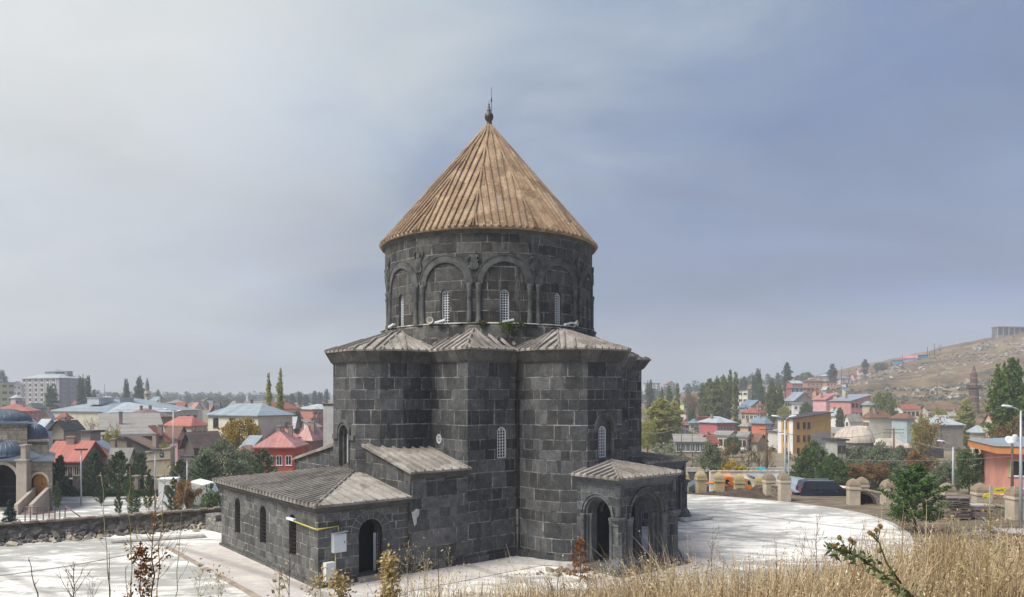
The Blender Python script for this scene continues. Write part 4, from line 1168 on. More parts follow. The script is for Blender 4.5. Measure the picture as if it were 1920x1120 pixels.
CRE = wcol(214, 207, 185)
HL = [
 # ---- left
 dict(label='green and teal apartment house at the far left edge, under the bare sky', a=-30, Ya=345, b=27, Yb=352, py=718, depth=14, wall=wcol(196, 205, 135), roof='flat', rise=1, rmat=GREYM, floors=4, nf=3, ns=0, frame=CREAMF, cat='apartment house', chim=0, ww=2.0),
 dict(label='pale cream block squeezed behind the green apartment house', a=22, Ya=420, b=46, Yb=420, py=722, depth=14, wall=wcol(205, 200, 192), roof='gabley', rise=2, rmat=GREYM, floors=4, nf=2, ns=0, chim=0, ww=1.5),
 dict(label='small mauve house with a balcony left of the tall apartment block', a=20, Ya=300, b=42, Yb=302, py=747, depth=9, wall=wcol(175, 150, 160), roof='hip', rise=1.3, rmat=PALEM, floors=2, nf=2, ns=1, balc=1, chim=1),
 dict(label='pink two-storey house with a red hipped roof, far left', a=-20, Ya=196, b=74, Yb=196, py=772, depth=13, wall=wcol(205, 105, 110), roof='hip', rise=2.0, rmat=ASH_RED, floors=2, nf=4, ns=2, chim=1),
 dict(label='low house with a dark green roof below the tall apartment block', a=38, Ya=262, b=92, Yb=256, py=767, depth=12, wall=wcol(120, 120, 110), roof='hip', rise=2.0, rmat=GREENM, floors=1, nf=3, ns=2, chim=0),
 dict(full=False, label='long cream school building under a big blue-grey metal roof', a=200, Ya=186, b=372, Yb=212, py=773, depth=22, wall=wcol(196, 190, 168), roof='hip', rise=3.4, rmat=GREYM, floors=1, nf=12, ns=0, chim=2, frame=BROWNF, name='school_building', cat='school', ww=0.9, wh=0.9),
 dict(full=False, label='cream wing with a striped metal roof at the left end of the school', a=142, Ya=200, b=206, Yb=184, py=775, depth=16, wall=wcol(190, 186, 165), roof='hip', rise=2.6, rmat=PALEM, floors=2, nf=3, ns=0, side=-1, chim=0, cat='house'),
 dict(label='house with a rusty brown hipped roof in front of the school', a=224, Ya=160, b=326, Yb=165, py=783, depth=12, wall=wcol(150, 125, 105), roof='hip', rise=1.9, rmat=RUSTM, floors=1, nf=0, ns=0, chim=2),
 dict(label='house under a broad pale grey shingle roof in the middle of the left town', a=190, Ya=118, b=305, Yb=120, py=815, depth=15, wall=wcol(140, 125, 110), roof='shedf', rise=2.9, rmat=ASBEST, floors=1, nf=3, ns=0, chim=1, cat='house'),
 dict(label='beige house with a bright red hipped roof beside the cream villa', a=310, Ya=140, b=388, Yb=146, py=799, depth=10, wall=wcol(190, 180, 165), roof='hip', rise=1.9, rmat=ASH_RED, floors=1, nf=3, ns=1, frame=BROWNF, chim=0),
 dict(full=False, label='cream three-storey villa with a pale grey hipped roof and brown window frames', a=390, Ya=132, b=484, Yb=124, py=780, depth=7, wall=wcol(212, 206, 182), roof='hip', rise=2.1, rmat=GREYM, floors=3, nf=3, ns=0, frame=BROWNF, chim=1, ww=1.5, wh=1.7),
 dict(label='grey rendered house with a dark gable left of centre town', a=98, Ya=108, b=152, Yb=106, py=803, depth=11, wall=wcol(160, 148, 132), roof='gabley', rise=0.9, rmat=DARKM, floors=2, nf=2, ns=1, frame=BROWNF, chim=1, ww=0.7, wh=0.5),
 dict(label='low grey extension right of the dark-gabled house', a=152, Ya=107, b=186, Yb=105, py=812, depth=9, wall=wcol(165, 152, 136), roof='flat', rise=0.4, rmat=DARKM, floors=1, nf=0, ns=0, chim=0),
 dict(label='low house with a pale blue front and white sheet roof', a=70, Ya=118, b=104, Yb=112, py=802, depth=12, wall=wcol(170, 195, 215), roof='gable', rise=1.1, rmat=PALEM, floors=1, nf=2, ns=0, chim=0, frame=BROWNF),
 dict(label='low house with a light grey metal roof behind the mosque domes', a=26, Ya=135, b=72, Yb=132, py=801, depth=12, wall=wcol(150, 140, 130), roof='hip', rise=1.4, rmat=PALEM, floors=1, nf=2, ns=0, chim=1),
 dict(label='stone house with a bright red metal roof and three brick chimneys', a=88, Ya=86, b=193, Yb=84, py=864, depth=9.0, wall=wcol(130, 118, 102), roof='gable', rise=1.9, rmat=ASH_RED, floors=1, nf=5, ns=1, chim=3, frame=CREAMF, ww=0.9, wh=1.5),
 dict(label='dark stone wall of a roofless house above the park', a=220, Ya=104, b=298, Yb=106, py=822, depth=7, wall=wcol(118, 105, 92), roof='flat', rise=0.3, rmat=DARKM, floors=1, nf=0, ns=0, chim=0, dirt=0.7),
 dict(label='dark stone shed with a rusty tin roof sloping forward', a=248, Ya=94, b=318, Yb=99, py=846, depth=11, wall=wcol(95, 92, 88), roof='shedf', rise=1.7, rmat=RUSTM, floors=1, nf=0, ns=0, chim=1, name='shed', cat='shed', dirt=0.8),
 dict(label='half-ruined stone house with a rusty barrel-shaped roof', a=345, Ya=93, b=414, Yb=86, py=835, depth=12, wall=wcol(112, 104, 96), roof='gabley', rise=1.3, rmat=RUSTM, floors=1, nf=0, ns=0, chim=0, dirt=0.8),
 dict(label='bright red two-storey house with white windows beside the church', a=480, Ya=100, b=572, Yb=99, py=841, depth=12, wall=(0.62, 0.12, 0.07), roof='hip', rise=2.2, rmat=PINK_RED, floors=2, nf=4, ns=0, chim=3, ww=0.8, wh=1.3, fh=3.3),
 dict(label='house with a faded red metal roof behind the bright red house', a=492, Ya=124, b=560, Yb=126, py=822, depth=12, wall=wcol(180, 110, 100), roof='hip', rise=1.9, rmat=PINK_RED, floors=1, nf=0, ns=0, chim=2),
 dict(label='house with a faded pink roof next to the white gable wall', a=556, Ya=128, b=612, Yb=126, py=828, depth=14, wall=wcol(165, 100, 95), roof='hip', rise=2.6, rmat=PINK_RED, floors=1, nf=0, ns=0, chim=3),
 dict(label='low shed with a grey and white tin roof by the green willow', a=452, Ya=106, b=484, Yb=104, py=842, depth=10, wall=wcol(150, 140, 130), roof='shedf', rise=1.3, rmat=GREYM, floors=1, nf=0, ns=0, chim=0, name='shed', cat='shed'),
 dict(label='yellow house with a red hipped roof behind the two slim poplars', a=482, Ya=205, b=562, Yb=190, py=770, depth=14, wall=wcol(222, 208, 150), roof='hip', rise=2.0, rmat=TILE, floors=3, nf=0, ns=0, chim=1),
 dict(label='red apartment block with a long pale roof beside the church', a=556, Ya=225, b=640, Yb=232, py=768, depth=14, wall=wcol(196, 110, 95), roof='hip', rise=1.6, rmat=PALEM, floors=3, nf=6, ns=0, chim=0, balc=2, name='apartment_block', cat='apartment block'),
 dict(label='narrow white plastered gable wall with a chimney, touching the church outline', a=606, Ya=112, b=640, Yb=112, py=761, depth=10, wall=wcol(208, 206, 198), roof='flat', rise=0.2, rmat=DARKM, floors=1, nf=0, ns=0, chim=1, over=0.05),
 dict(label='pale far-off apartment block on the skyline left of the poplars', a=461, Ya=820, b=491, Yb=830, py=741, depth=16, wall=wcol(175, 180, 188), roof='hip', rise=3.5, rmat=GREYM, floors=4, nf=5, ns=0, chim=0, name='apartment_block', cat='apartment block', ww=1.8, wh=1.6),
 dict(label='long pale green flat-roofed block behind the dark poplars', a=134, Ya=520, b=187, Yb=525, py=733, depth=14, wall=wcol(195, 205, 195), roof='flat', rise=0.5, rmat=GREYM, floors=3, nf=6, ns=0, chim=0, ww=1.8),
 dict(label='red-roofed cottage right of the tall apartment block', a=134, Ya=400, b=148, Yb=400, py=759, depth=9, wall=wcol(190, 150, 130), roof='hip', rise=2.4, rmat=TILE, floors=1, nf=2, ns=0, chim=0),
 dict(label='pinkish low house with a wide pale roof left of the minaret', a=182, Ya=380, b=222, Yb=384, py=750, depth=12, wall=wcol(190, 165, 165), roof='hip', rise=2.2, rmat=PALEM, floors=1, nf=4, ns=0, chim=1),
 dict(label='yellow-green hall with a low gable beside the minaret', a=280, Ya=330, b=312, Yb=334, py=752, depth=16, wall=wcol(195, 195, 140), roof='gabley', rise=1.8, rmat=GREYM, floors=1, nf=0, ns=0, chim=0, name='hall', cat='hall'),
 dict(label='long mud-coloured house on the skyline right of the minaret', a=312, Ya=350, b=350, Yb=352, py=757, depth=12, wall=wcol(150, 138, 120), roof='hip', rise=1.8, rmat=ASBEST, floors=1, nf=3, ns=0, chim=1),
 dict(label='little house with a pink roof and white gable at the right end of the school', a=358, Ya=280, b=380, Yb=275, py=766, depth=9, wall=wcol(205, 200, 195), roof='gable', rise=2.0, rmat=PINK_RED, floors=1, nf=2, ns=0, chim=1),
 dict(label='far house with a pale roof in the haze above the cream villa', a=378, Ya=480, b=398, Yb=480, py=752, depth=10, wall=wcol(180, 170, 165), roof='hip', rise=2.0, rmat=PINK_RED, floors=1, nf=3, ns=0, chim=0),
 # ---- right
 dict(label='far yellow and white tower block at the right edge of the church', a=1206, Ya=640, b=1238, Yb=640, py=719, depth=16, wall=wcol(206, 205, 190), roof='flat', rise=0.6, rmat=GREYM, floors=7, nf=4, ns=0, chim=0, name='apartment_block', cat='apartment block', ww=2.2, wh=1.6),
 dict(label='far pink gabled tower block behind the poplars', a=1244, Ya=620, b=1266, Yb=622, py=720, depth=14, wall=wcol(195, 140, 140), roof='gabley', rise=2.4, rmat=PINK_RED, floors=6, nf=3, ns=0, chim=0, name='apartment_block', cat='apartment block', ww=2.0),
 dict(label='lime green two-storey house among the poplars', a=1274, Ya=320, b=1288, Yb=322, py=757, depth=9, wall=wcol(205, 215, 130), roof='flat', rise=0.3, rmat=GREYM, floors=2, nf=1, ns=0, chim=0, ww=2.0),
 dict(label='ochre cottage with a blue roof in the poplar shade', a=1292, Ya=240, b=1311, Yb=240, py=794, depth=8, wall=wcol(180, 150, 130), roof='hip', rise=1.5, rmat=BLUEM, floors=1, nf=2, ns=0, chim=0),
 dict(label='cottage with a pale gable behind the pink-red house', a=1284, Ya=270, b=1302, Yb=270, py=788, depth=9, wall=wcol(200, 185, 170), roof='gabley', rise=1.5, rmat=BROWNT, floors=1, nf=0, ns=0, chim=0),
 dict(label='brick-brown row house behind the green and yellow tree', a=1240, Ya=215, b=1292, Yb=220, py=797, depth=9, wall=wcol(165, 112, 82), roof='gable', rise=1.2, rmat=BROWNT, floors=2, nf=4, ns=0, chim=1),
 dict(label='pinkish-red house with yellow balconies and a grey roof', a=1311, Ya=190, b=1379, Yb=196, py=793, depth=11, wall=wcol(200, 92, 98), roof='hip', rise=1.6, rmat=PALEM, floors=2, nf=6, ns=0, chim=1, frame=CREAMF, balc=2, fh=3.2),
 dict(label='small red house peeping up behind the pinkish-red one', a=1308, Ya=240, b=1330, Yb=240, py=783, depth=8, wall=wcol(195, 100, 95), roof='flat', rise=0.3, rmat=TILE, floors=1, nf=2, ns=0, chim=0),
 dict(label='white long low house below the pinkish-red one', a=1338, Ya=160, b=1382, Yb=158, py=816, depth=9, wall=wcol(228, 224, 215), roof='gable', rise=0.7, rmat=ASBEST, floors=1, nf=3, ns=0, chim=0, frame=BROWNF),
 dict(label='white low house with a grey roof joined to its longer twin', a=1384, Ya=158, b=1408, Yb=157, py=818, depth=9, wall=wcol(222, 220, 212), roof='gable', rise=0.8, rmat=ASBEST, floors=1, nf=2, ns=0, chim=0, frame=BROWNF),
 dict(label='pale yellow house with a red tiled roof on the right bank', a=1390, Ya=250, b=1438, Yb=246, py=775, depth=11, wall=wcol(216, 205, 145), roof='hip', rise=1.9, rmat=TILE, floors=2, nf=4, ns=0, chim=1),
 dict(label='house with a blue-grey metal shed roof above the pale yellow one', a=1385, Ya=300, b=1420, Yb=296, py=764, depth=14, wall=wcol(150, 150, 150), roof='shedf', rise=2.6, rmat=BLUEM, floors=1, nf=0, ns=0, chim=0),
 dict(label='cream house with a white ground floor high among the poplars', a=1384, Ya=360, b=1408, Yb=358, py=733, depth=12, wall=wcol(226, 228, 190), roof='shedl', rise=0.6, rmat=TILE, floors=2, nf=2, ns=0, chim=0, ww=2.0),
 dict(label='coral orange house with white windows and a blue-grey roof', a=1409, Ya=175, b=1446, Yb=178, py=795, depth=12, wall=wcol(228, 112, 82), roof='hip', rise=1.7, rmat=BLUEM, floors=2, nf=3, ns=0, chim=1, ww=2.0, wh=1.7),
 dict(label='low brown house with a patched red roof below the coral one', a=1408, Ya=158, b=1436, Yb=156, py=827, depth=9, wall=wcol(190, 180, 170), roof='gable', rise=1.3, rmat=BROWNT, floors=1, nf=0, ns=0, chim=0),
 dict(label='grey-white apartment house with stacked balconies', a=1440, Ya=158, b=1471, Yb=160, py=809, depth=11, wall=wcol(205, 202, 190), roof='flat', rise=0.3, rmat=PALEM, floors=4, nf=4, ns=0, chim=0, balc=1, frame=BROWNF, ww=0.8, fh=2.9, cat='apartment house'),
 dict(full=False, label='ochre four-storey apartment building with a grey patched side wall', a=1487, Ya=148, b=1558, Yb=152, py=785, depth=4.2, wall=(0.62, 0.37, 0.13), roof='shedl', rise=1.1, rmat=DARKM, floors=4, nf=0, ns=0, chim=0, name='apartment_block', cat='apartment block'),
 dict(label='red terrace house with a pale green roof high on the slope', a=1474, Ya=380, b=1505, Yb=382, py=719, depth=14, wall=wcol(205, 90, 88), roof='gable', rise=1.3, rmat=PALEM, floors=2, nf=4, ns=0, chim=0),
 dict(label='maroon house with a row of arched pale windows on the slope', a=1475, Ya=370, b=1535, Yb=372, py=728, depth=9, wall=wcol(180, 90, 84), roof='flat', rise=0.4, rmat=PINK_RED, floors=1, nf=7, ns=0, chim=0, frame=CREAMF, ww=1.6, wh=2.2),
 dict(label='orange-brown house with a broad eave behind the maroon one', a=1500, Ya=392, b=1544, Yb=394, py=716, depth=12, wall=wcol(205, 140, 95), roof='hip', rise=1.7, rmat=BROWNT, floors=1, nf=4, ns=0, chim=0),
 dict(label='bright orange house with a flat roof on the slope', a=1540, Ya=400, b=1569, Yb=402, py=716, depth=10, wall=wcol(226, 150, 95), roof='flat', rise=0.4, rmat=BROWNT, floors=1, nf=3, ns=0, chim=0),
 dict(label='house with a wide grey-blue roof below the maroon house', a=1472, Ya=300, b=1524, Yb=290, py=751, depth=13, wall=wcol(165, 160, 148), roof='gable', rise=3.2, rmat=GREYM, floors=2, nf=4, ns=0, chim=1, frame=BROWNF),
 dict(label='small white house between the poplars and the pink house', a=1484, Ya=270, b=1506, Yb=270, py=757, depth=8, wall=wcol(226, 222, 222), roof='flat', rise=0.4, rmat=PALEM, floors=1, nf=2, ns=0, chim=0),
 dict(label='rose pink house with white windows and a long sloping roof', a=1524, Ya=262, b=1562, Yb=266, py=749, depth=13, wall=wcol(226, 160, 168), roof='shedl', rise=1.6, rmat=PINK_RED, floors=2, nf=4, ns=0, chim=1, fh=3.0),
 dict(label='salmon pink house with a blue-grey roof beside the rose pink one', a=1556, Ya=250, b=1633, Yb=262, py=752, depth=14, wall=wcol(214, 136, 128), roof='shedl', rise=2.0, rmat=GREYM, floors=2, nf=5, ns=0, chim=1, frame=BROWNF),
 dict(label='sand-coloured square house left of the round green tree', a=1617, Ya=235, b=1640, Yb=236, py=760, depth=9, wall=wcol(205, 180, 145), roof='hip', rise=1.3, rmat=GREYM, floors=2, nf=2, ns=0, chim=0),
 dict(label='white cottage with a salmon red roof behind the round tree', a=1676, Ya=240, b=1724, Yb=242, py=767, depth=8, wall=wcol(226, 222, 224), roof='gable', rise=1.2, rmat=TILE, floors=1, nf=4, ns=0, chim=1, frame=BROWNF),
 dict(label='long cream house with a dark brown roof below the hill', a=1728, Ya=232, b=1798, Yb=232, py=768, depth=9, wall=wcol(214, 206, 190), roof='gable', rise=1.3, rmat=BROWNT, floors=1, nf=6, ns=0, chim=0),
 dict(label='white gabled house with a grey roof left of the bath dome', a=1584, Ya=200, b=1614, Yb=196, py=787, depth=12, wall=wcol(222, 218, 206), roof='gabley', rise=1.4, rmat=ASBEST, floors=2, nf=1, ns=0, chim=0),
 dict(label='cream and white two-storey house with a brown tiled roof and balcony', a=1618, Ya=172, b=1671, Yb=166, py=785, depth=11, wall=wcol(228, 220, 195), roof='hip', rise=1.7, rmat=BROWNT, floors=2, nf=5, ns=0, chim=1, balc=1, frame=BROWNF, fh=3.1),
 dict(label='pale blue blank-walled house beside the cream and white one', a=1671.5, Ya=164, b=1716, Yb=168, py=786, depth=11, wall=wcol(160, 182, 190), roof='hip', rise=1.3, rmat=BROWNT, floors=2, nf=0, ns=0, chim=0),
 dict(label='low stone caravanserai wing with a pale sheet roof right of the bath', a=1716, Ya=158, b=1806, Yb=162, py=797, depth=13, wall=wcol(140, 132, 122), roof='hip', rise=1.5, rmat=PALEM, floors=1, nf=0, ns=0, chim=0, cat='stone hall', name='stone_hall', dirt=0.7),
 dict(label='small stone kiosk with a light blue pointed roof left of the big poplars', a=1818, Ya=120, b=1848, Yb=120, py=812, depth=4, wall=wcol(205, 198, 180), roof='hip', rise=1.2, rmat=PALEM, floors=1, nf=1, ns=0, chim=0, name='kiosk', cat='kiosk', ww=0.5, wh=0.8),
 dict(label='little pink-roofed hut on the skyline left of the hill', a=1606, Ya=505, b=1624, Yb=505, py=694, depth=8, wall=wcol(205, 195, 190), roof='gable', rise=1.4, rmat=PINK_RED, floors=1, nf=2, ns=0, chim=0, name='hut', cat='hut'),
 dict(label='low blue shed with a long blue roof on the hill skyline', a=1673, Ya=512, b=1692, Yb=512, py=676, depth=8, wall=wcol(110, 150, 190), roof='flat', rise=0.6, rmat=BLUEM, floors=1, nf=0, ns=0, chim=0, name='shed', cat='shed'),
 dict(label='blue house with a pink roof on the hill skyline', a=1691, Ya=514, b=1720, Yb=512, py=672, depth=9, wall=wcol(120, 160, 215), roof='gable', rise=1.9, rmat=seamed('pink_sheet_roof', (0.6, 0.22, 0.24), 0.8), floors=1, nf=3, ns=0, chim=0),
 dict(label='turquoise shed joined to the blue house on the hill skyline', a=1721, Ya=514, b=1739, Yb=514, py=666, depth=8, wall=wcol(40, 130, 160), roof='flat', rise=0.4, rmat=BLUEM, floors=1, nf=0, ns=0, chim=0, name='shed', cat='shed'),
 dict(label='dull rooftop house far up the slope behind the orange house', a=1530, Ya=455, b=1562, Yb=455, py=706, depth=9, wall=wcol(170, 160, 150), roof='hip', rise=1.5, rmat=PALEM, floors=1, nf=3, ns=0, chim=0),
 dict(label='pale house among dark sheds near the left end of the skyline slope', a=1568, Ya=460, b=1596, Yb=462, py=710, depth=9, wall=wcol(200, 195, 190), roof='hip', rise=1.4, rmat=BLUEM, floors=1, nf=2, ns=0, chim=0),
 dict(label='grey hut with a pale roof beside the tall dark poplars on the slope', a=1430, Ya=420, b=1458, Yb=420, py=727, depth=8, wall=wcol(190, 200, 180), roof='flat', rise=0.4, rmat=PALEM, floors=1, nf=2, ns=0, chim=0, name='hut', cat='hut'),
 dict(label='grey stone cottage with white door frames by the river, far right bank', a=1262, Ya=150, b=1322, Yb=150, py=828, depth=8, wall=wcol(130, 125, 115), roof='gable', rise=1.2, rmat=ASBEST, floors=1, nf=6, ns=0, chim=0, ww=0.9, wh=1.6),
 dict(label='yellow and orange half-hidden house behind the tall slim poplar', a=1362, Ya=285, b=1382, Yb=285, py=775, depth=8, wall=wcol(218, 180, 95), roof='flat', rise=0.4, rmat=GREYM, floors=2, nf=2, ns=0, chim=0),
 dict(label='grey breeze-block house right of the ochre apartment building', a=1548, Ya=132, b=1586, Yb=134, py=826, depth=8, wall=wcol(165, 165, 160), roof='flat', rise=0.3, rmat=DARKM, floors=1, nf=2, ns=0, chim=0, frame=BROWNF),
 dict(label='low hut with a brown wall beside the bath dome', a=1556, Ya=178, b=1586, Yb=178, py=812, depth=8, wall=wcol(185, 160, 115), roof='gable', rise=1.2, rmat=ASBEST, floors=1, nf=0, ns=0, chim=0, name='hut', cat='hut'),
 dict(label='small cream house with a rusty brown roof behind the pinkish-red house', a=1278, Ya=300, b=1290, Yb=304, py=775, depth=9, wall=wcol(220, 210, 190), roof='hip', rise=1.6, rmat=BROWNT, floors=2, nf=2, ns=1, chim=0, frame=WHITE),
 dict(label='small white house with a red tiled roof behind the pinkish-red house', a=1314, Ya=150, b=1346, Yb=154, py=828, depth=9, wall=wcol(228, 226, 222), roof='gable', rise=1.4, rmat=TILE, floors=1, nf=3, ns=1, chim=1, frame=BROWNF),
 dict(label='small pink house with a grey roof behind the pinkish-red house', a=1334, Ya=230, b=1350, Yb=234, py=792, depth=9, wall=wcol(214, 160, 160), roof='gabley', rise=1.7, rmat=PALEM, floors=1, nf=4, ns=1, chim=0, frame=WHITE),
 dict(label='small ochre house with a weathered grey roof near the coral orange house', a=1388, Ya=205, b=1412, Yb=209, py=800, depth=9, wall=wcol(200, 165, 115), roof='hip', rise=1.5, rmat=ASBEST, floors=2, nf=2, ns=1, chim=1, frame=BROWNF),
 dict(label='small grey house with a blue-grey roof near the coral orange house', a=1397, Ya=270, b=1413, Yb=274, py=768, depth=9, wall=wcol(170, 165, 160), roof='shedf', rise=1.2, rmat=BLUEM, floors=1, nf=3, ns=1, chim=0, frame=WHITE),
 dict(label='small salmon house with a rusty brown roof near the coral orange house', a=1418, Ya=280, b=1430, Yb=284, py=762, depth=9, wall=wcol(220, 150, 130), roof='hip', rise=1.3, rmat=BROWNT, floors=1, nf=4, ns=1, chim=1, frame=BROWNF),
 dict(label='small pale green house with a red tiled roof left of the maroon terrace', a=1438, Ya=300, b=1454, Yb=304, py=752, depth=9, wall=wcol(190, 200, 165), roof='gable', rise=1.1, rmat=TILE, floors=2, nf=2, ns=1, chim=0, frame=WHITE),
 dict(label='small sandy house with a grey roof left of the maroon terrace', a=1442, Ya=330, b=1458, Yb=334, py=742, depth=9, wall=wcol(205, 185, 155), roof='gabley', rise=1.2, rmat=PALEM, floors=1, nf=3, ns=1, chim=1, frame=BROWNF),
 dict(label='small cream house with a weathered grey roof left of the maroon terrace', a=1461, Ya=345, b=1471, Yb=349, py=738, depth=9, wall=wcol(220, 210, 190), roof='hip', rise=1.0, rmat=ASBEST, floors=1, nf=4, ns=1, chim=0, frame=WHITE),
 dict(label='small white house with a blue-grey roof below the maroon terrace', a=1484, Ya=330, b=1500, Yb=334, py=745, depth=9, wall=wcol(228, 226, 222), roof='shedf', rise=1.7, rmat=BLUEM, floors=2, nf=2, ns=1, chim=1, frame=BROWNF),
 dict(label='small pink house with a rusty brown roof below the maroon terrace', a=1502, Ya=345, b=1518, Yb=349, py=738, depth=9, wall=wcol(214, 160, 160), roof='hip', rise=1.6, rmat=BROWNT, floors=1, nf=3, ns=1, chim=0, frame=WHITE),
 dict(label='small ochre house with a red tiled roof below the maroon terrace', a=1523, Ya=345, b=1533, Yb=349, py=735, depth=9, wall=wcol(200, 165, 115), roof='gable', rise=1.3, rmat=TILE, floors=1, nf=4, ns=1, chim=1, frame=BROWNF),
 dict(label='small grey house with a grey roof around the salmon pink house', a=1542, Ya=350, b=1554, Yb=354, py=730, depth=9, wall=wcol(170, 165, 160), roof='gabley', rise=1.1, rmat=PALEM, floors=2, nf=2, ns=1, chim=0, frame=WHITE),
 dict(label='small salmon house with a weathered grey roof around the salmon pink house', a=1558, Ya=330, b=1574, Yb=334, py=741, depth=9, wall=wcol(220, 150, 130), roof='hip', rise=1.3, rmat=ASBEST, floors=1, nf=3, ns=1, chim=1, frame=BROWNF),
 dict(label='small pale green house with a blue-grey roof around the salmon pink house', a=1579, Ya=350, b=1589, Yb=354, py=733, depth=9, wall=wcol(190, 200, 165), roof='shedf', rise=1.7, rmat=BLUEM, floors=1, nf=4, ns=1, chim=0, frame=WHITE),
 dict(label='small sandy house with a rusty brown roof around the salmon pink house', a=1594, Ya=270, b=1606, Yb=274, py=762, depth=9, wall=wcol(205, 185, 155), roof='hip', rise=1.8, rmat=BROWNT, floors=2, nf=2, ns=1, chim=1, frame=BROWNF),
 dict(label='small cream house with a red tiled roof around the salmon pink house', a=1535, Ya=215, b=1555, Yb=219, py=782, depth=9, wall=wcol(220, 210, 190), roof='gable', rise=1.5, rmat=TILE, floors=1, nf=3, ns=1, chim=0, frame=WHITE),
 dict(label='small white house with a grey roof around the salmon pink house', a=1557, Ya=225, b=1575, Yb=229, py=776, depth=9, wall=wcol(228, 226, 222), roof='gabley', rise=1.4, rmat=PALEM, floors=1, nf=4, ns=1, chim=1, frame=BROWNF),
 dict(label='small pink house with a weathered grey roof in the row below the hill', a=1636, Ya=225, b=1652, Yb=229, py=775, depth=9, wall=wcol(214, 160, 160), roof='hip', rise=1.0, rmat=ASBEST, floors=2, nf=2, ns=1, chim=0, frame=WHITE),
 dict(label='small pale green house with a grey roof in the row below the hill', a=1751, Ya=190, b=1777, Yb=194, py=792, depth=9, wall=wcol(190, 200, 165), roof='gabley', rise=1.7, rmat=PALEM, floors=1, nf=3, ns=1, chim=0, frame=WHITE),
 dict(label='small sandy house with a weathered grey roof in the row below the hill', a=1779, Ya=215, b=1801, Yb=219, py=781, depth=9, wall=wcol(205, 185, 155), roof='hip', rise=1.7, rmat=ASBEST, floors=1, nf=4, ns=1, chim=1, frame=BROWNF),
 dict(label='small cream house with a blue-grey roof around the salmon pink house', a=1546, Ya=430, b=1554, Yb=434, py=714, depth=9, wall=wcol(220, 210, 190), roof='shedf', rise=1.4, rmat=BLUEM, floors=2, nf=2, ns=1, chim=0, frame=WHITE),
 dict(label='small white house with a rusty brown roof around the salmon pink house', a=1578, Ya=420, b=1590, Yb=424, py=720, depth=9, wall=wcol(228, 226, 222), roof='hip', rise=1.2, rmat=BROWNT, floors=1, nf=3, ns=1, chim=1, frame=BROWNF),
 dict(label='small pink house with a red tiled roof around the salmon pink house', a=1594, Ya=460, b=1606, Yb=464, py=706, depth=9, wall=wcol(214, 160, 160), roof='gable', rise=1.8, rmat=TILE, floors=1, nf=4, ns=1, chim=0, frame=WHITE),
 dict(label='small ochre house with a grey roof below the maroon terrace', a=1515, Ya=420, b=1525, Yb=424, py=714, depth=9, wall=wcol(200, 165, 115), roof='gabley', rise=1.3, rmat=PALEM, floors=2, nf=2, ns=1, chim=1, frame=BROWNF),
 dict(label='small grey house with a weathered grey roof below the maroon terrace', a=1493, Ya=415, b=1503, Yb=419, py=718, depth=9, wall=wcol(170, 165, 160), roof='hip', rise=1.3, rmat=ASBEST, floors=1, nf=3, ns=1, chim=0, frame=WHITE),
 dict(label='small salmon house with a blue-grey roof left of the maroon terrace', a=1434, Ya=450, b=1446, Yb=454, py=728, depth=9, wall=wcol(220, 150, 130), roof='shedf', rise=1.3, rmat=BLUEM, floors=1, nf=4, ns=1, chim=1, frame=BROWNF),
 dict(label='small pale green house with a rusty brown roof near the coral orange house', a=1422, Ya=480, b=1428, Yb=484, py=730, depth=9, wall=wcol(190, 200, 165), roof='hip', rise=1.1, rmat=BROWNT, floors=2, nf=2, ns=1, chim=0, frame=WHITE),
 dict(label='small sandy house with a red tiled roof in the row below the hill', a=1846, Ya=175, b=1874, Yb=179, py=790, depth=9, wall=wcol(205, 185, 155), roof='gable', rise=1.9, rmat=TILE, floors=1, nf=3, ns=1, chim=1, frame=BROWNF),
 dict(label='small cream house with a grey roof behind the pinkish-red house', a=1261, Ya=250, b=1279, Yb=254, py=790, depth=9, wall=wcol(220, 210, 190), roof='gabley', rise=1.4, rmat=PALEM, floors=1, nf=4, ns=1, chim=0, frame=WHITE),
 dict(label='small white house with a weathered grey roof behind the pinkish-red house', a=1255, Ya=330, b=1269, Yb=334, py=770, depth=9, wall=wcol(228, 226, 222), roof='hip', rise=1.7, rmat=ASBEST, floors=2, nf=2, ns=1, chim=1, frame=BROWNF),
 dict(label='small ochre house with a grey roof above the mosque domes', a=78, Ya=170, b=98, Yb=173, py=782, depth=8, wall=wcol(200, 165, 115), roof='gable', rise=1.5, rmat=PALEM, floors=2, nf=2, ns=1, chim=1, frame=WHITE),
 dict(label='small grey house with a red tiled roof above the mosque domes', a=108, Ya=160, b=132, Yb=163, py=786, depth=8, wall=wcol(170, 165, 160), roof='hip', rise=1.5, rmat=TILE, floors=1, nf=3, ns=1, chim=0, frame=BROWNF),
 dict(label='small salmon house with a rusty brown roof above the mosque domes', a=53, Ya=230, b=67, Yb=233, py=774, depth=8, wall=wcol(220, 150, 130), roof='shedf', rise=1.1, rmat=BROWNT, floors=1, nf=4, ns=1, chim=1, frame=WHITE),
 dict(label='small pale green house with a blue-grey roof above the mosque domes', a=97, Ya=330, b=107, Yb=333, py=760, depth=8, wall=wcol(190, 200, 165), roof='gabley', rise=1.7, rmat=BLUEM, floors=1, nf=2, ns=1, chim=0, frame=BROWNF),
 dict(label='small sandy house with a weathered grey roof above the mosque domes', a=116, Ya=290, b=128, Yb=293, py=768, depth=8, wall=wcol(205, 185, 155), roof='gable', rise=1.5, rmat=ASBEST, floors=2, nf=3, ns=1, chim=1, frame=WHITE),
 dict(label='small cream house with a grey roof among the dark stone sheds', a=227, Ya=130, b=253, Yb=133, py=808, depth=8, wall=wcol(220, 210, 190), roof='hip', rise=1.1, rmat=PALEM, floors=1, nf=4, ns=1, chim=0, frame=BROWNF),
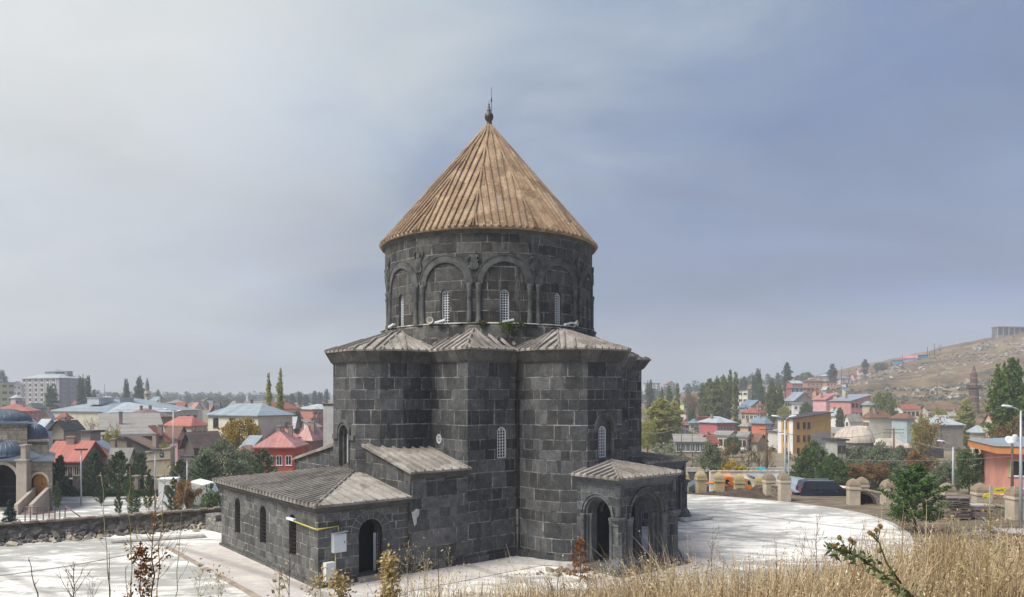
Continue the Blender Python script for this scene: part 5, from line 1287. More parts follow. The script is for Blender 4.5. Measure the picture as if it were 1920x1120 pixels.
 dict(label='small white house with a red tiled roof among the dark stone sheds', a=286, Ya=108, b=314, Yb=111, py=826, depth=8, wall=wcol(228, 226, 222), roof='shedf', rise=1.7, rmat=TILE, floors=1, nf=2, ns=1, chim=1, frame=WHITE),
 dict(label='small pink house with a rusty brown roof among the dark stone sheds', a=312, Ya=118, b=348, Yb=121, py=815, depth=8, wall=wcol(214, 160, 160), roof='gabley', rise=1.3, rmat=BROWNT, floors=1, nf=3, ns=1, chim=0, frame=BROWNF),
 dict(label='small ochre house with a blue-grey roof near the cream villa', a=396, Ya=175, b=420, Yb=178, py=772, depth=8, wall=wcol(200, 165, 115), roof='gable', rise=1.5, rmat=BLUEM, floors=2, nf=4, ns=1, chim=1, frame=WHITE),
 dict(label='small grey house with a weathered grey roof near the cream villa', a=428, Ya=190, b=452, Yb=193, py=765, depth=8, wall=wcol(170, 165, 160), roof='hip', rise=1.8, rmat=ASBEST, floors=1, nf=2, ns=1, chim=0, frame=BROWNF),
 dict(label='small salmon house with a grey roof near the cream villa', a=392, Ya=240, b=408, Yb=243, py=765, depth=8, wall=wcol(220, 150, 130), roof='shedf', rise=1.8, rmat=PALEM, floors=1, nf=3, ns=1, chim=1, frame=WHITE),
 dict(label='small pale green house with a red tiled roof among the dark stone sheds', a=330, Ya=240, b=350, Yb=243, py=764, depth=8, wall=wcol(190, 200, 165), roof='gabley', rise=1.5, rmat=TILE, floors=1, nf=4, ns=1, chim=0, frame=BROWNF),
 dict(label='small sandy house with a rusty brown roof around the school', a=199, Ya=240, b=217, Yb=243, py=762, depth=8, wall=wcol(205, 185, 155), roof='gable', rise=1.4, rmat=BROWNT, floors=2, nf=2, ns=1, chim=1, frame=WHITE),
 dict(label='small cream house with a blue-grey roof around the school', a=226, Ya=300, b=238, Yb=303, py=756, depth=8, wall=wcol(220, 210, 190), roof='hip', rise=1.2, rmat=BLUEM, floors=1, nf=3, ns=1, chim=0, frame=BROWNF),
 dict(label='small white house with a weathered grey roof behind the bright red house', a=570, Ya=150, b=600, Yb=153, py=800, depth=8, wall=wcol(228, 226, 222), roof='shedf', rise=1.1, rmat=ASBEST, floors=1, nf=4, ns=1, chim=1, frame=WHITE),
 dict(label='small pink house with a grey roof behind the bright red house', a=536, Ya=165, b=554, Yb=168, py=796, depth=8, wall=wcol(214, 160, 160), roof='gabley', rise=1.6, rmat=PALEM, floors=1, nf=2, ns=1, chim=0, frame=BROWNF),
 dict(label='small ochre house with a red tiled roof behind the bright red house', a=502, Ya=170, b=528, Yb=173, py=800, depth=8, wall=wcol(200, 165, 115), roof='gable', rise=1.4, rmat=TILE, floors=2, nf=3, ns=1, chim=1, frame=WHITE),
 dict(label='small grey house with a rusty brown roof near the cream villa', a=443, Ya=100, b=487, Yb=103, py=848, depth=8, wall=wcol(170, 165, 160), roof='hip', rise=1.0, rmat=BROWNT, floors=1, nf=4, ns=1, chim=0, frame=BROWNF),
 dict(label='small salmon house with a blue-grey roof among the dark stone sheds', a=187, Ya=92, b=223, Yb=95, py=850, depth=8, wall=wcol(220, 150, 130), roof='shedf', rise=1.2, rmat=BLUEM, floors=1, nf=2, ns=1, chim=1, frame=WHITE),
 dict(label='small pale green house with a weathered grey roof among the dark stone sheds', a=208, Ya=90, b=248, Yb=93, py=858, depth=8, wall=wcol(190, 200, 165), roof='gabley', rise=1.1, rmat=ASBEST, floors=1, nf=3, ns=1, chim=0, frame=BROWNF),
]
hs = {}
for h_ in HL:
    hs[h_['a']] = house(**h_)
# the ochre building's narrow left front, white strips and ribbon of windows
oc = hs[1487]
Lo = (Vector((gx(1558, 152), 152)) - Vector((gx(1487, 148), 148))).length
wallh = lambda t: max(v.co.z for c in t.children if c.name.startswith('wall') for v in c.data.vertices)
Ho = wallh(oc)
for f in range(4):
    z = Ho - 2.9 - f*2.55 + 0.9
    for x in (1.3, 2.9, 4.1): add_window(oc, x, -0.012, z, 0, 0.7, 1.3, BROWNF)
    for y in (2.1,): add_window(oc, 0, y, z, -PI/2, 0.9, 1.3, BROWNF)
m = MB(); m.box(4.7, -0.03, 0, Lo, 0, Ho*0.62); m.build('grey_patch', plaster('patch_render', wcol(160, 158, 150)), oc)
for y in (0.05, 3.15):
    m = MB(); m.box(-0.03, y, 0, 0.0, y+1.0, Ho); m.build('white_strip', plaster('white_strip_render', wcol(225, 222, 215)), oc)
# school: two raised rooflights and chimney stack
sb = hs[200]; Hs = wallh(sb)
for x in (3.5, 9.5):
    m = MB(); m.box(x, 7.5, Hs+1.8, x+4.2, 12, Hs+3.5); m.box(x-0.2, 7.3, Hs+3.5, x+4.4, 12.2, Hs+3.65); m.build('rooflight', PALEM, sb)

# tall apartment block
def tower():
    A = Vector((gx(42, 470), 470)); B = Vector((gx(111, 452), 452)); d = B-A; L = d.length; rz = math.atan2(d.y, d.x)
    z0 = terrain(A.x, A.y)-1; zt = zpy(710, 460); H = zt-z0; D = 17
    t = empty('apartment_block', (A.x, A.y, z0), 'ten-storey grey and white apartment block with a rooftop cupola, far left skyline', 'apartment block', rz=rz)
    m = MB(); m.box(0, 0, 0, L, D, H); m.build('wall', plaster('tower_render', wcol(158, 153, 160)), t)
    sd_ = MB(); sd_.box(L, 0.3, 0, L+0.25, D, H); sd_.build('side_wall', plaster('tower_side_shade', wcol(105, 95, 122)), t)  # darker purple-grey paints the shaded right side of the block
    nfl = 9; fh = 3.0
    pm = plaster('tower_strip', wcol(62, 56, 62)); lm = plaster('tower_strip_light', wcol(214, 210, 206))
    for i in range(6):
        x0 = 1.6 + i*(L-1.6)/6.0
        m = MB(); m.box(x0, -0.25, H-nfl*fh, x0+2.3, -0.002, H-0.2); m.build('window_bay', pm, t)
        m = MB(); m.box(x0+2.5, -0.3, 0, x0+2.95, -0.003, H-0.1); m.build('pilaster', lm, t)
        for f in range(nfl):
            z = H - (f+1)*fh + 1.2
            add_window(t, x0+1.15, -0.26, z, 0, 2.2, 1.7, BROWNF, 1)
            m = MB(); m.box(x0+0.3, -0.34, z-1.2, x0+2.0, -0.255, z-0.2); m.build('spandrel_panel', lm, t)
    for i in range(3):
        for f in range(nfl):
            z = H - (f+1)*fh + 1.2
            add_window(t, L+0.26, 3 + i*5.2, z, PI/2, 2.0, 1.4, WHITE, 2)
    m = MB(); o = 0.8
    m.box(-o, -o, H, L+o, D+o, H+0.3)
    m.prism([(-o, -o), (L+o, -o), (L+o, D+o), (-o, D+o)], H+0.302, H+2.8, [(L*.25, D*.3), (L*.8, D*.3), (L*.8, D*.7), (L*.25, D*.7)])
    r = m.build('roof', PALEM, t)
    m = MB(); m.box(L*.38, D*.32, H+2.2, L*.66, D*.68, H+4.4); m.build('cupola', plaster('tower_render', wcol(158, 153, 160)), r)
    m = MB(); m.prism([(L*.34, D*.28), (L*.72, D*.28), (L*.72, D*.72), (L*.34, D*.72)], H+4.4, H+6.3, [(L*.51, D*.49), (L*.55, D*.49), (L*.55, D*.51), (L*.51, D*.51)]); m.build('cupola_roof', GREYM, r)
    m = MB(); m.box(L*.86, D*.4, H+1, L*.92, D*.6, H+4.6); m.build('chimney', plaster('chimney_render', wcol(120, 125, 120)), r)
tower()

# minarets
def minaret(px, Y, pytop, rad, label, kind):
    p = gp(px, Y); ztip = zpy(pytop, Y); H = ztip - p.z
    t = empty('minaret', (p.x, p.y, p.z-0.4), label, 'minaret'); H += 0.4
    if kind == 'brick':
        m_, tt, b = new_mat('banded_brick'); P = tt.node('ShaderNodeTexCoord').outputs['Object']; z = tt.sep(P)[2]
        f = tt.math('GREATER_THAN', tt.math('FRACT', tt.math('DIVIDE', z, 2.2)), 0.74)
        tt.put(b.inputs['Base Color'], tt.mix(f, tt.ramp(tt.noise(P, 1.5, 6, 0.7), [(0.3, (0.09, 0.05, 0.04)), (0.7, (0.16, 0.09, 0.07))]), c4((0.22, 0.16, 0.13)))); b.inputs['Roughness'].default_value = 0.9
        zb = H*0.55
        m = MB(); m.lathe([(rad*1.15, 0), (rad*1.05, zb-0.8), (rad*1.05, zb-0.6)], 20); m.build('shaft', m_, t)
        m = MB(); m.lathe([(rad*1.05, zb-0.9), (rad*1.45, zb-0.3), (rad*1.62, zb-0.2), (rad*1.62, zb+0.1), (rad*0.7, zb+0.1)], 20)
        for i in range(14):
            a = 2*PI*i/14; m.box(rad*1.5*math.cos(a)-0.18, rad*1.5*math.sin(a)-0.18, zb+0.1, rad*1.5*math.cos(a)+0.18, rad*1.5*math.sin(a)+0.18, zb+0.8)
        m.build('balcony', m_, t)
        m = MB(); m.lathe([(rad*0.82, zb), (rad*0.74, H*0.78)], 20); m.build('upper_shaft', m_, t)
        m = MB(); m.lathe([(rad*0.76, H*0.78), (rad*0.1, H*0.985), (0, H)], 20); m.build('spire', m_, t)
    else:
        cr = plaster('minaret_stone', wcol(205, 190, 150)); dk = plain('minaret_dark_band', (0.07, 0.06, 0.05)); sp = plain('lead_spire', (0.10, 0.11, 0.17), 0.5)
        zb = H*0.60
        m = MB(); m.lathe([(rad, 0), (rad*0.9, zb)], 16); m.build('shaft', cr, t)
        for i in range(4):
            m = MB(); m.lathe([(rad*(0.95+i*0.17), zb-1.2+i*0.35), (rad*(1.12+i*0.17), zb-0.9+i*0.35), (rad*0.8, zb-0.88+i*0.35)], 16); m.build('balcony_tier', cr if i % 2 else dk, t)
        m = MB(); m.lathe([(rad*1.6, zb+0.2), (rad*1.65, zb+1.1), (rad*1.5, zb+1.1)], 16); m.build('parapet', cr, t)
        m = MB(); m.lathe([(rad*0.85, zb), (rad*0.85, H*0.78)], 16); up = m.build('upper_shaft', cr, t)
        for i in range(4):
            z = zb + 1.0 + i*(H*0.78-zb-1.0)/4
            m = MB(); m.lathe([(rad*0.9, z), (rad*0.9, z+0.35), (rad*0.8, z+0.36)], 16); m.build('dark_band', dk, up)
        m = MB(); m.lathe([(rad*0.95, H*0.78), (rad*0.6, H*0.86), (rad*0.12, H*0.97), (0, H)], 16); m.build('spire', sp, t)
minaret(276, 350, 707, 1.05, 'slim minaret with dark rings and a blue-grey pointed spire, left skyline', 'slim')
minaret(1826, 262, 684, 1.4, 'old brick minaret with a ruined pointed top standing before the hill', 'brick')

# concrete frame on the hilltop
def hilltop():
    A = Vector((gx(1870, 540), 540)); B = Vector((gx(1934, 545), 545)); L = (B-A).length; D = 5
    z0 = terrain(A.x, A.y)-0.5; zt = zpy(612, 540); H = max(zt-z0, 4)
    t = empty('concrete_pavilion', (A.x, A.y, z0), 'unfinished grey concrete building with open bays on the hilltop, upper right', 'building', rz=math.atan2((B-A).y, (B-A).x))
    cm_ = plaster('raw_concrete', wcol(165, 160, 155))
    m = MB(); m.box(-0.6, -0.6, H-0.6, L+0.6, D+0.6, H); m.build('roof', cm_, t)
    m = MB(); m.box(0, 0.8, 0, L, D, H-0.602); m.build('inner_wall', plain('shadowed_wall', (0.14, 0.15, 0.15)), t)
    n_ = 7
    for i in range(n_):
        m = MB(); x = (L-0.6)*i/(n_-1); m.box(x, -0.3, 0, x+0.6, 0.3, H-0.603); m.build('pillar', cm_, t)
    m = MB(); m.box(-0.02, -0.25, 0, L, 0.79, H*0.28); m.build('parapet', cm_, t)
hilltop()

# bath house with a ribbed dome
def bath():
    Y = 138; cx_ = gx(1601, Y); z0 = terrain(cx_, Y)-0.5; zr = zpy(838, Y); 
    t = empty('bath_house', (cx_, Y, z0), 'old stone bath house with one large pale ribbed dome', 'bath house', rz=R(6))
    H = zr - z0
    st = masonry('bath_stone', (0.13, 0.125, 0.12), (0.27, 0.255, 0.235), row=0.4, bw=0.7, mortar=0.4, stain=0.4)
    m = MB(); m.box(-4.6, -3.6, 0, 3.8, 4.5, H); m.build('wall', st, t)
    dm_ = plain('dome_plaster', (0.52, 0.45, 0.38), 0.9, 0.2, 0.8)
    zt = zpy(799, Y)-z0
    m = MB(); m.lathe([(3.35, H-0.01), (3.35, H+0.75), (3.5, H+0.78), (3.5, H+0.9)], 16, smooth=False); m.build('dome_drum', st, t)
    m = MB(); rr, hh = 3.5, zt-H-0.9
    m.lathe([(rr*math.cos(i*PI/24), H+0.9+hh*math.sin(i*PI/24)) for i in range(13)], 48)
    for i in range(20):
        a = 2*PI*i/20; m.tube([((rr+0.02)*math.cos(j*PI/20)*math.cos(a), (rr+0.02)*math.cos(j*PI/20)*math.sin(a), H+0.9+(hh+0.02)*math.sin(j*PI/20)) for j in range(10)], 0.06, 4)
    m.build('dome', dm_, t)
    for x in (-3.0, -0.4, 2.4): add_window(t, x, -3.6, H-2.0, 0, 0.7, 1.1, BROWNF)
    m = MB(); m.box(3.8, -1.0, 0, 17, 6, H-0.35); m.build('long_wing', masonry('bath_wing_stone', (0.05, 0.052, 0.055), (0.10, 0.10, 0.10), row=0.4, bw=0.7, mortar=0.2), t)
    for i in range(6):
        m = MB(); m.lathe([(0.85*math.cos(j*PI/12), H-0.35+0.85*math.sin(j*PI/12)) for j in range(7)], 12, 5.6+i*2.0, 1.0 + (i % 2)*0.6); m.build('small_dome', plain('small_dome_plaster', (0.5, 0.4, 0.35), 0.9), t)
    m = MB(); m.prism([(5, 2.2), (13, 2.2), (13, 5.8), (5, 5.8)], H-0.34, H+1.3, [(7.5, 3.6), (10.5, 3.6), (10.5, 4.4), (7.5, 4.4)]); m.build('hipped_roof', dm_, t)
bath()

# ------------------------------------------------------------------ domed mosque at the left edge of the park
def mosque():
    Y = 67.0; z0 = -1.95; s_ = Y/F
    X = lambda px: gx(px, Y) - gx(98, Y)
    Zq = lambda py: zpy(py, Y) - z0
    t = empty('mosque', (gx(98, Y), Y, z0), 'tan stone mosque with lead-covered domes and a wooden door, left edge of the park', 'mosque', rz=0)
    X2 = lambda px, y: gx(px, Y+y) - gx(98, Y)
    TAN = masonry('tan_ashlar', (0.20, 0.17, 0.135), (0.33, 0.285, 0.235), row=0.38, bw=0.8, mort=(0.25, 0.22, 0.18), mortar=0.25, stain=0.3, seed=2.2, streak=(0.3, 0.27, 0.22), warm=(0.24, 0.19, 0.14))
    LS = plain('pale_limestone', (0.42, 0.36, 0.30), 0.9, 0.15, 1.5, bump=0.2)
    D = 9
    zc = Zq(866)
    w_ = MB(); w_.prism([(X(-80), 0), (0, 0), (X2(99, D), D), (X2(-80, D), D)], 0, zc); wl = w_.build('wall', TAN, t)
    c = MB(); c.M = Matrix.Translation((X(4), 0, 0)); c.prism_y(arch_pts(2.65, Zq(878), 14, 0.3), -0.5, 2.5); c1_ = c.build('cut', DARK, t)
    c = MB(); c.M = Matrix.Translation((X(74), 0, Zq(930))); c.prism_y(arch_pts(1.42, Zq(889)-Zq(930), 14), -0.5, 0.5); c2_ = c.build('cut', DARK, t)
    boolean(wl, [c1_, c2_])
    a = MB(); arch_band(a, Matrix.Translation((X(4), 0, 0)), 1.33, 1.62, Zq(878)+0.3-1.325, -0.06, 0.02, 18); a.build('big_arch', LS, t)
    a = MB(); arch_band(a, Matrix.Translation((X(74), 0, 0)), 0.72, 0.92, Zq(889)-0.71, -0.06, 0.02, 16); a.build('door_arch', LS, t)
    d_ = MB(); d_.M = Matrix.Translation((X(4), 0, 0)); d_.box(-1.3, 2.4, 0.3, 1.3, 2.45, 3.6)
    d_.build('dark_recess', plain('dim_glazing', (0.02, 0.02, 0.022), 0.3), t)
    g_ = MB(); g_.M = Matrix.Translation((X(4), 0, 0))
    for z in (1.25, 1.9): g_.box(-1.32, 2.0, z, 1.32, 2.05, z+0.05)
    g_.box(-0.03, 2.0, 0.3, 0.03, 2.05, 2.9); g_.build('porch_rail', BROWNF, t)
    WOOD = plain('varnished_wood', (0.36, 0.17, 0.035), 0.5, 0.3, 4)
    hd = Zq(889)-Zq(930)
    dr = MB(); dr.M = Matrix.Translation((X(74), 0, Zq(930))); dr.prism_y(arch_pts(1.42, hd, 14), 0.30, 0.36)
    for x in (-0.36, 0.36):
        for z in (0.15, 0.6, 1.05): dr.box(x-0.24, 0.27, z, x+0.24, 0.298, z+0.34)
    dr.box(-0.03, 0.25, 0, 0.03, 0.299, hd-0.05)
    do = dr.build('door', WOOD, t)
    h_ = MB(); h_.box(X(74)+0.06, 0.20, Zq(930)+0.95, X(74)+0.10, 0.249, Zq(930)+1.15); h_.build('handle', IRON, do)
    zs = Zq(930)
    st = MB()
    for i in range(8):
        st.box(X(67), -0.28*(8-i), 0, X(86), -0.28*(7-i) - 0.0, zs*(i+1)/8)
    st.build('stairs', plain('stair_stone', (0.27, 0.25, 0.22), 0.9, 0.2), t)
    for (x0, x1) in ((X(60), X(67)-0.002), (X(86)+0.002, X(93))):
        pr = MB(); pr.add([(x0, -2.4, 0), (x1, -2.4, 0), (x1, -2.4, 0.9), (x0, -2.4, 0.9), (x0, -0.002, 0), (x1, -0.002, 0), (x1, -0.002, zs+0.75), (x0, -0.002, zs+0.75)], [(0, 1, 2, 3), (5, 4, 7, 6), (4, 0, 3, 7), (1, 5, 6, 2), (3, 2, 6, 7)]); pr.build('stair_parapet', LS, t)
    p = MB(); p.box(X(40), -0.7, 0, X(59), -0.001, Zq(863)); p.box(X(38), -0.85, Zq(863), X(61), 0.05, Zq(861)+0.02); p.build('buttress', LS, t)
    p = MB(); p.box(X(45), -0.45, Zq(861)+0.03, X(54), 0.2, Zq(836)); p.box(X(43.5), -0.55, Zq(836), X(55.5), 0.3, Zq(834)+0.02); p.build('chimney', LS, t)
    gt = MB(); gt.tube([(X(36.5), -0.1, 0.1), (X(36.5), -0.1, Zq(862))], 0.06, 6); gt.build('drainpipe', STEEL, t)
    fp = [(X(-82), -0.3), (0.3, -0.3), (X2(104, D), D), (X2(-82, D), D)]; r_ = MB(); r_.prism(fp, zc, zc+0.12); r_.prism(fp, zc+0.121, zc+0.75, [(X(-80), 2.8), (X2(60, 2.8), 2.8), (X2(60, D), D), (X2(-80, D), D)]); r_.build('roof', LEAD, t)
    def dome(px, y, r, z, ztop, nm='dome'):
        dm_ = MB(); x = X2(px, y); hh = ztop-z
        dm_.lathe([(r*1.06, z-0.12), (r*1.06, z), (r, z+0.02)] + [(r*math.cos(i*PI/22), z+0.02+hh*math.sin(i*PI/22)) for i in range(1, 12)], 40, x, y)
        for i in range(28):
            a = 2*PI*i/28; dm_.tube([(x+(r+0.01)*math.cos(j*PI/20)*math.cos(a), y+(r+0.01)*math.cos(j*PI/20)*math.sin(a), z+0.02+(hh+0.01)*math.sin(j*PI/20)) for j in range(10)], 0.03, 4)
        return dm_.build(nm, LEAD, t)
    dome(8, 2.0, 1.85, Zq(856), Zq(829))
    # rear block, its dome and the small turret dome
    b_ = MB(); b_.prism([(X2(-80, 3.6), 3.6), (X2(51, 3.6), 3.6), (X2(52, D+3), D+3), (X2(-80, D+3), D+3)], zc, Zq(806)+0.35); b_.build('rear_block', TAN, t)
    b_ = MB(); b_.prism([(X2(-82, 3.35), 3.35), (X2(54, 3.35), 3.35), (X2(55, D+3.3), D+3.3), (X2(-82, D+3.3), D+3.3)], Zq(806)+0.351, Zq(803)+0.40); b_.build('rear_cornice', LEAD, t)
    dome(4, 7.0, 2.5, Zq(803)+0.4, Zq(776)+0.3)
    b_ = MB(); b_.prism([(X2(52, 3.8), 3.8), (X2(90, 3.8), 3.8), (X2(91, 7), 7), (X2(52, 7), 7)], zc, Zq(835)+0.1); b_.prism([(X2(52, 3.6), 3.6), (X2(92, 3.6), 3.6), (X2(93, 7.2), 7.2), (X2(52, 7.2), 7.2)], Zq(835)+0.101, Zq(832)+0.15); b_.build('turret_base', TAN, t)
    b_ = MB(); b_.lathe([(1.25, Zq(832)), (1.25, Zq(829)+0.2)], 12, X2(63, 5.3), 5.3, smooth=False); b_.build('turret_drum', TAN, t)
    dome(63, 5.3, 1.18, Zq(829)+0.1, Zq(805)+0.3, 'small_dome')
mosque()
# ------------------------------------------------------------------ vegetation
rng = np.random.default_rng(5)
def leaf_obj(name, P, size, mat, parent=None, up=0.0, aspect=1.6, kind=None):
    """many small diamond leaves / leaf sprays centred on the points P"""
    n = len(P); P = np.asarray(P, float)
    a = rng.normal(size=(n, 3)); a[:, 2] = a[:, 2]*(1-up) + up*1.5; a /= np.linalg.norm(a, axis=1)[:, None]
    b = rng.normal(size=(n, 3)); b -= (b*a).sum(1)[:, None]*a; b /= np.linalg.norm(b, axis=1)[:, None]
    s = (np.asarray(size)*rng.uniform(0.6, 1.3, n))[:, None]
    c_ = rng.normal(size=(n, 3))*0.25*s
    v = np.stack([P - a*s*aspect*0.5, P + b*s*0.5 + c_*0.5, P + a*s*aspect*0.5 + c_, P - b*s*0.5], 1).reshape(-1, 3)
    me = bpy.data.meshes.new(name)
    me.vertices.add(4*n); me.vertices.foreach_set('co', v.ravel())
    me.loops.add(4*n); me.loops.foreach_set('vertex_index', np.arange(4*n, dtype=np.int32))
    me.polygons.add(n); me.polygons.foreach_set('loop_start', np.arange(0, 4*n, 4, dtype=np.int32))
    me.polygons.foreach_set('loop_total', np.full(n, 4, dtype=np.int32))
    me.materials.append(mat); me.update(calc_edges=True)
    o = bpy.data.objects.new(name, me); col.objects.link(o)
    if parent: o.parent = parent
    return o

def limbs(h, spread, n, rad, start=0.25, up=0.6, levels=1, seed=0, wig=0.12):
    """trunk with limbs as tapered tubes; returns MB and the tip points"""
    r = random.Random(seed); b = MB(); tips = []
    tp = [(0, 0, -0.3)]; x = y = 0
    for i in range(1, 7):
        x += r.uniform(-1, 1)*h*0.02; y += r.uniform(-1, 1)*h*0.02; tp.append((x, y, h*0.88*i/6))
    b.tube(tp, [rad*1.25] + [rad*(1-0.14*i) for i in range(1, 7)], 7)
    def branch(p, d, L, rr, lv):
        pts = [Vector(p)]; dd = Vector(d).normalized()
        for i in range(4):
            dd = (dd + Vector((r.uniform(-1, 1), r.uniform(-1, 1), r.uniform(-0.4, 1)*up))*wig*2).normalized()
            pts.append(pts[-1] + dd*L/4)
        b.tube(pts, [rr, rr*0.8, rr*0.6, rr*0.42, rr*0.2], 5 if lv == levels else 3)
        tips.append(pts[-1]); tips.append(pts[3]); tips.append(pts[2])
        if lv > 0:
            for k in range(4 if lv > 1 else 5):
                q = pts[r.randint(1, 3)] if k else pts[4]; e = (dd + Vector((r.uniform(-1, 1), r.uniform(-1, 1), r.uniform(-0.3, 0.9)))*0.9).normalized()
                branch(q, e, L*r.uniform(0.4, 0.62), rr*0.5, lv-1)
    for i in range(n):
        f = start + (0.92-start)*(i+0.5)/n; a = i*2.4 + r.uniform(-0.4, 0.4)
        z = h*0.88*f; k = min(5, int(f*6)); px_, py_ = tp[k+1][0]*0.9, tp[k+1][1]*0.9
        L = spread*(1.05-0.55*f)*r.uniform(0.8, 1.15)
        branch((px_, py_, z), (math.cos(a), math.sin(a), up*1.2), L, rad*0.5*(1.1-f*0.6), levels)
    return b, tips

GREENP = leafmat('poplar_leaves', (0.11, 0.145, 0.045), (0.33, 0.37, 0.13))
OLIVEP = leafmat('olive_leaves', (0.11, 0.145, 0.08), (0.33, 0.37, 0.24))
YGREEN = leafmat('yellow_green_leaves', (0.26, 0.27, 0.07), (0.58, 0.56, 0.17))
GOLD = leafmat('golden_leaves', (0.250, 0.163, 0.015), (0.600, 0.450, 0.044))
AUT = leafmat('rusty_leaves', (0.2, 0.115, 0.05), (0.42, 0.27, 0.12))
PINE = leafmat('pine_needles', (0.035, 0.062, 0.03), (0.13, 0.19, 0.08), 0.1)
SPRUCE = leafmat('blue_spruce_needles', (0.027, 0.057, 0.053), (0.095, 0.162, 0.142), 0.1)
DKGREEN = leafmat('dark_green_leaves', (0.045, 0.085, 0.032), (0.18, 0.26, 0.09))
BRIGHT = leafmat('bright_poplar_leaves', (0.06, 0.11, 0.02), (0.23, 0.33, 0.06))
BLOSS = leafmat('dry_pale_leaves', (0.275, 0.188, 0.150), (0.575, 0.475, 0.400))
SAGE = leafmat('far_grey_green_leaves', (0.09, 0.12, 0.08), (0.2, 0.25, 0.17))

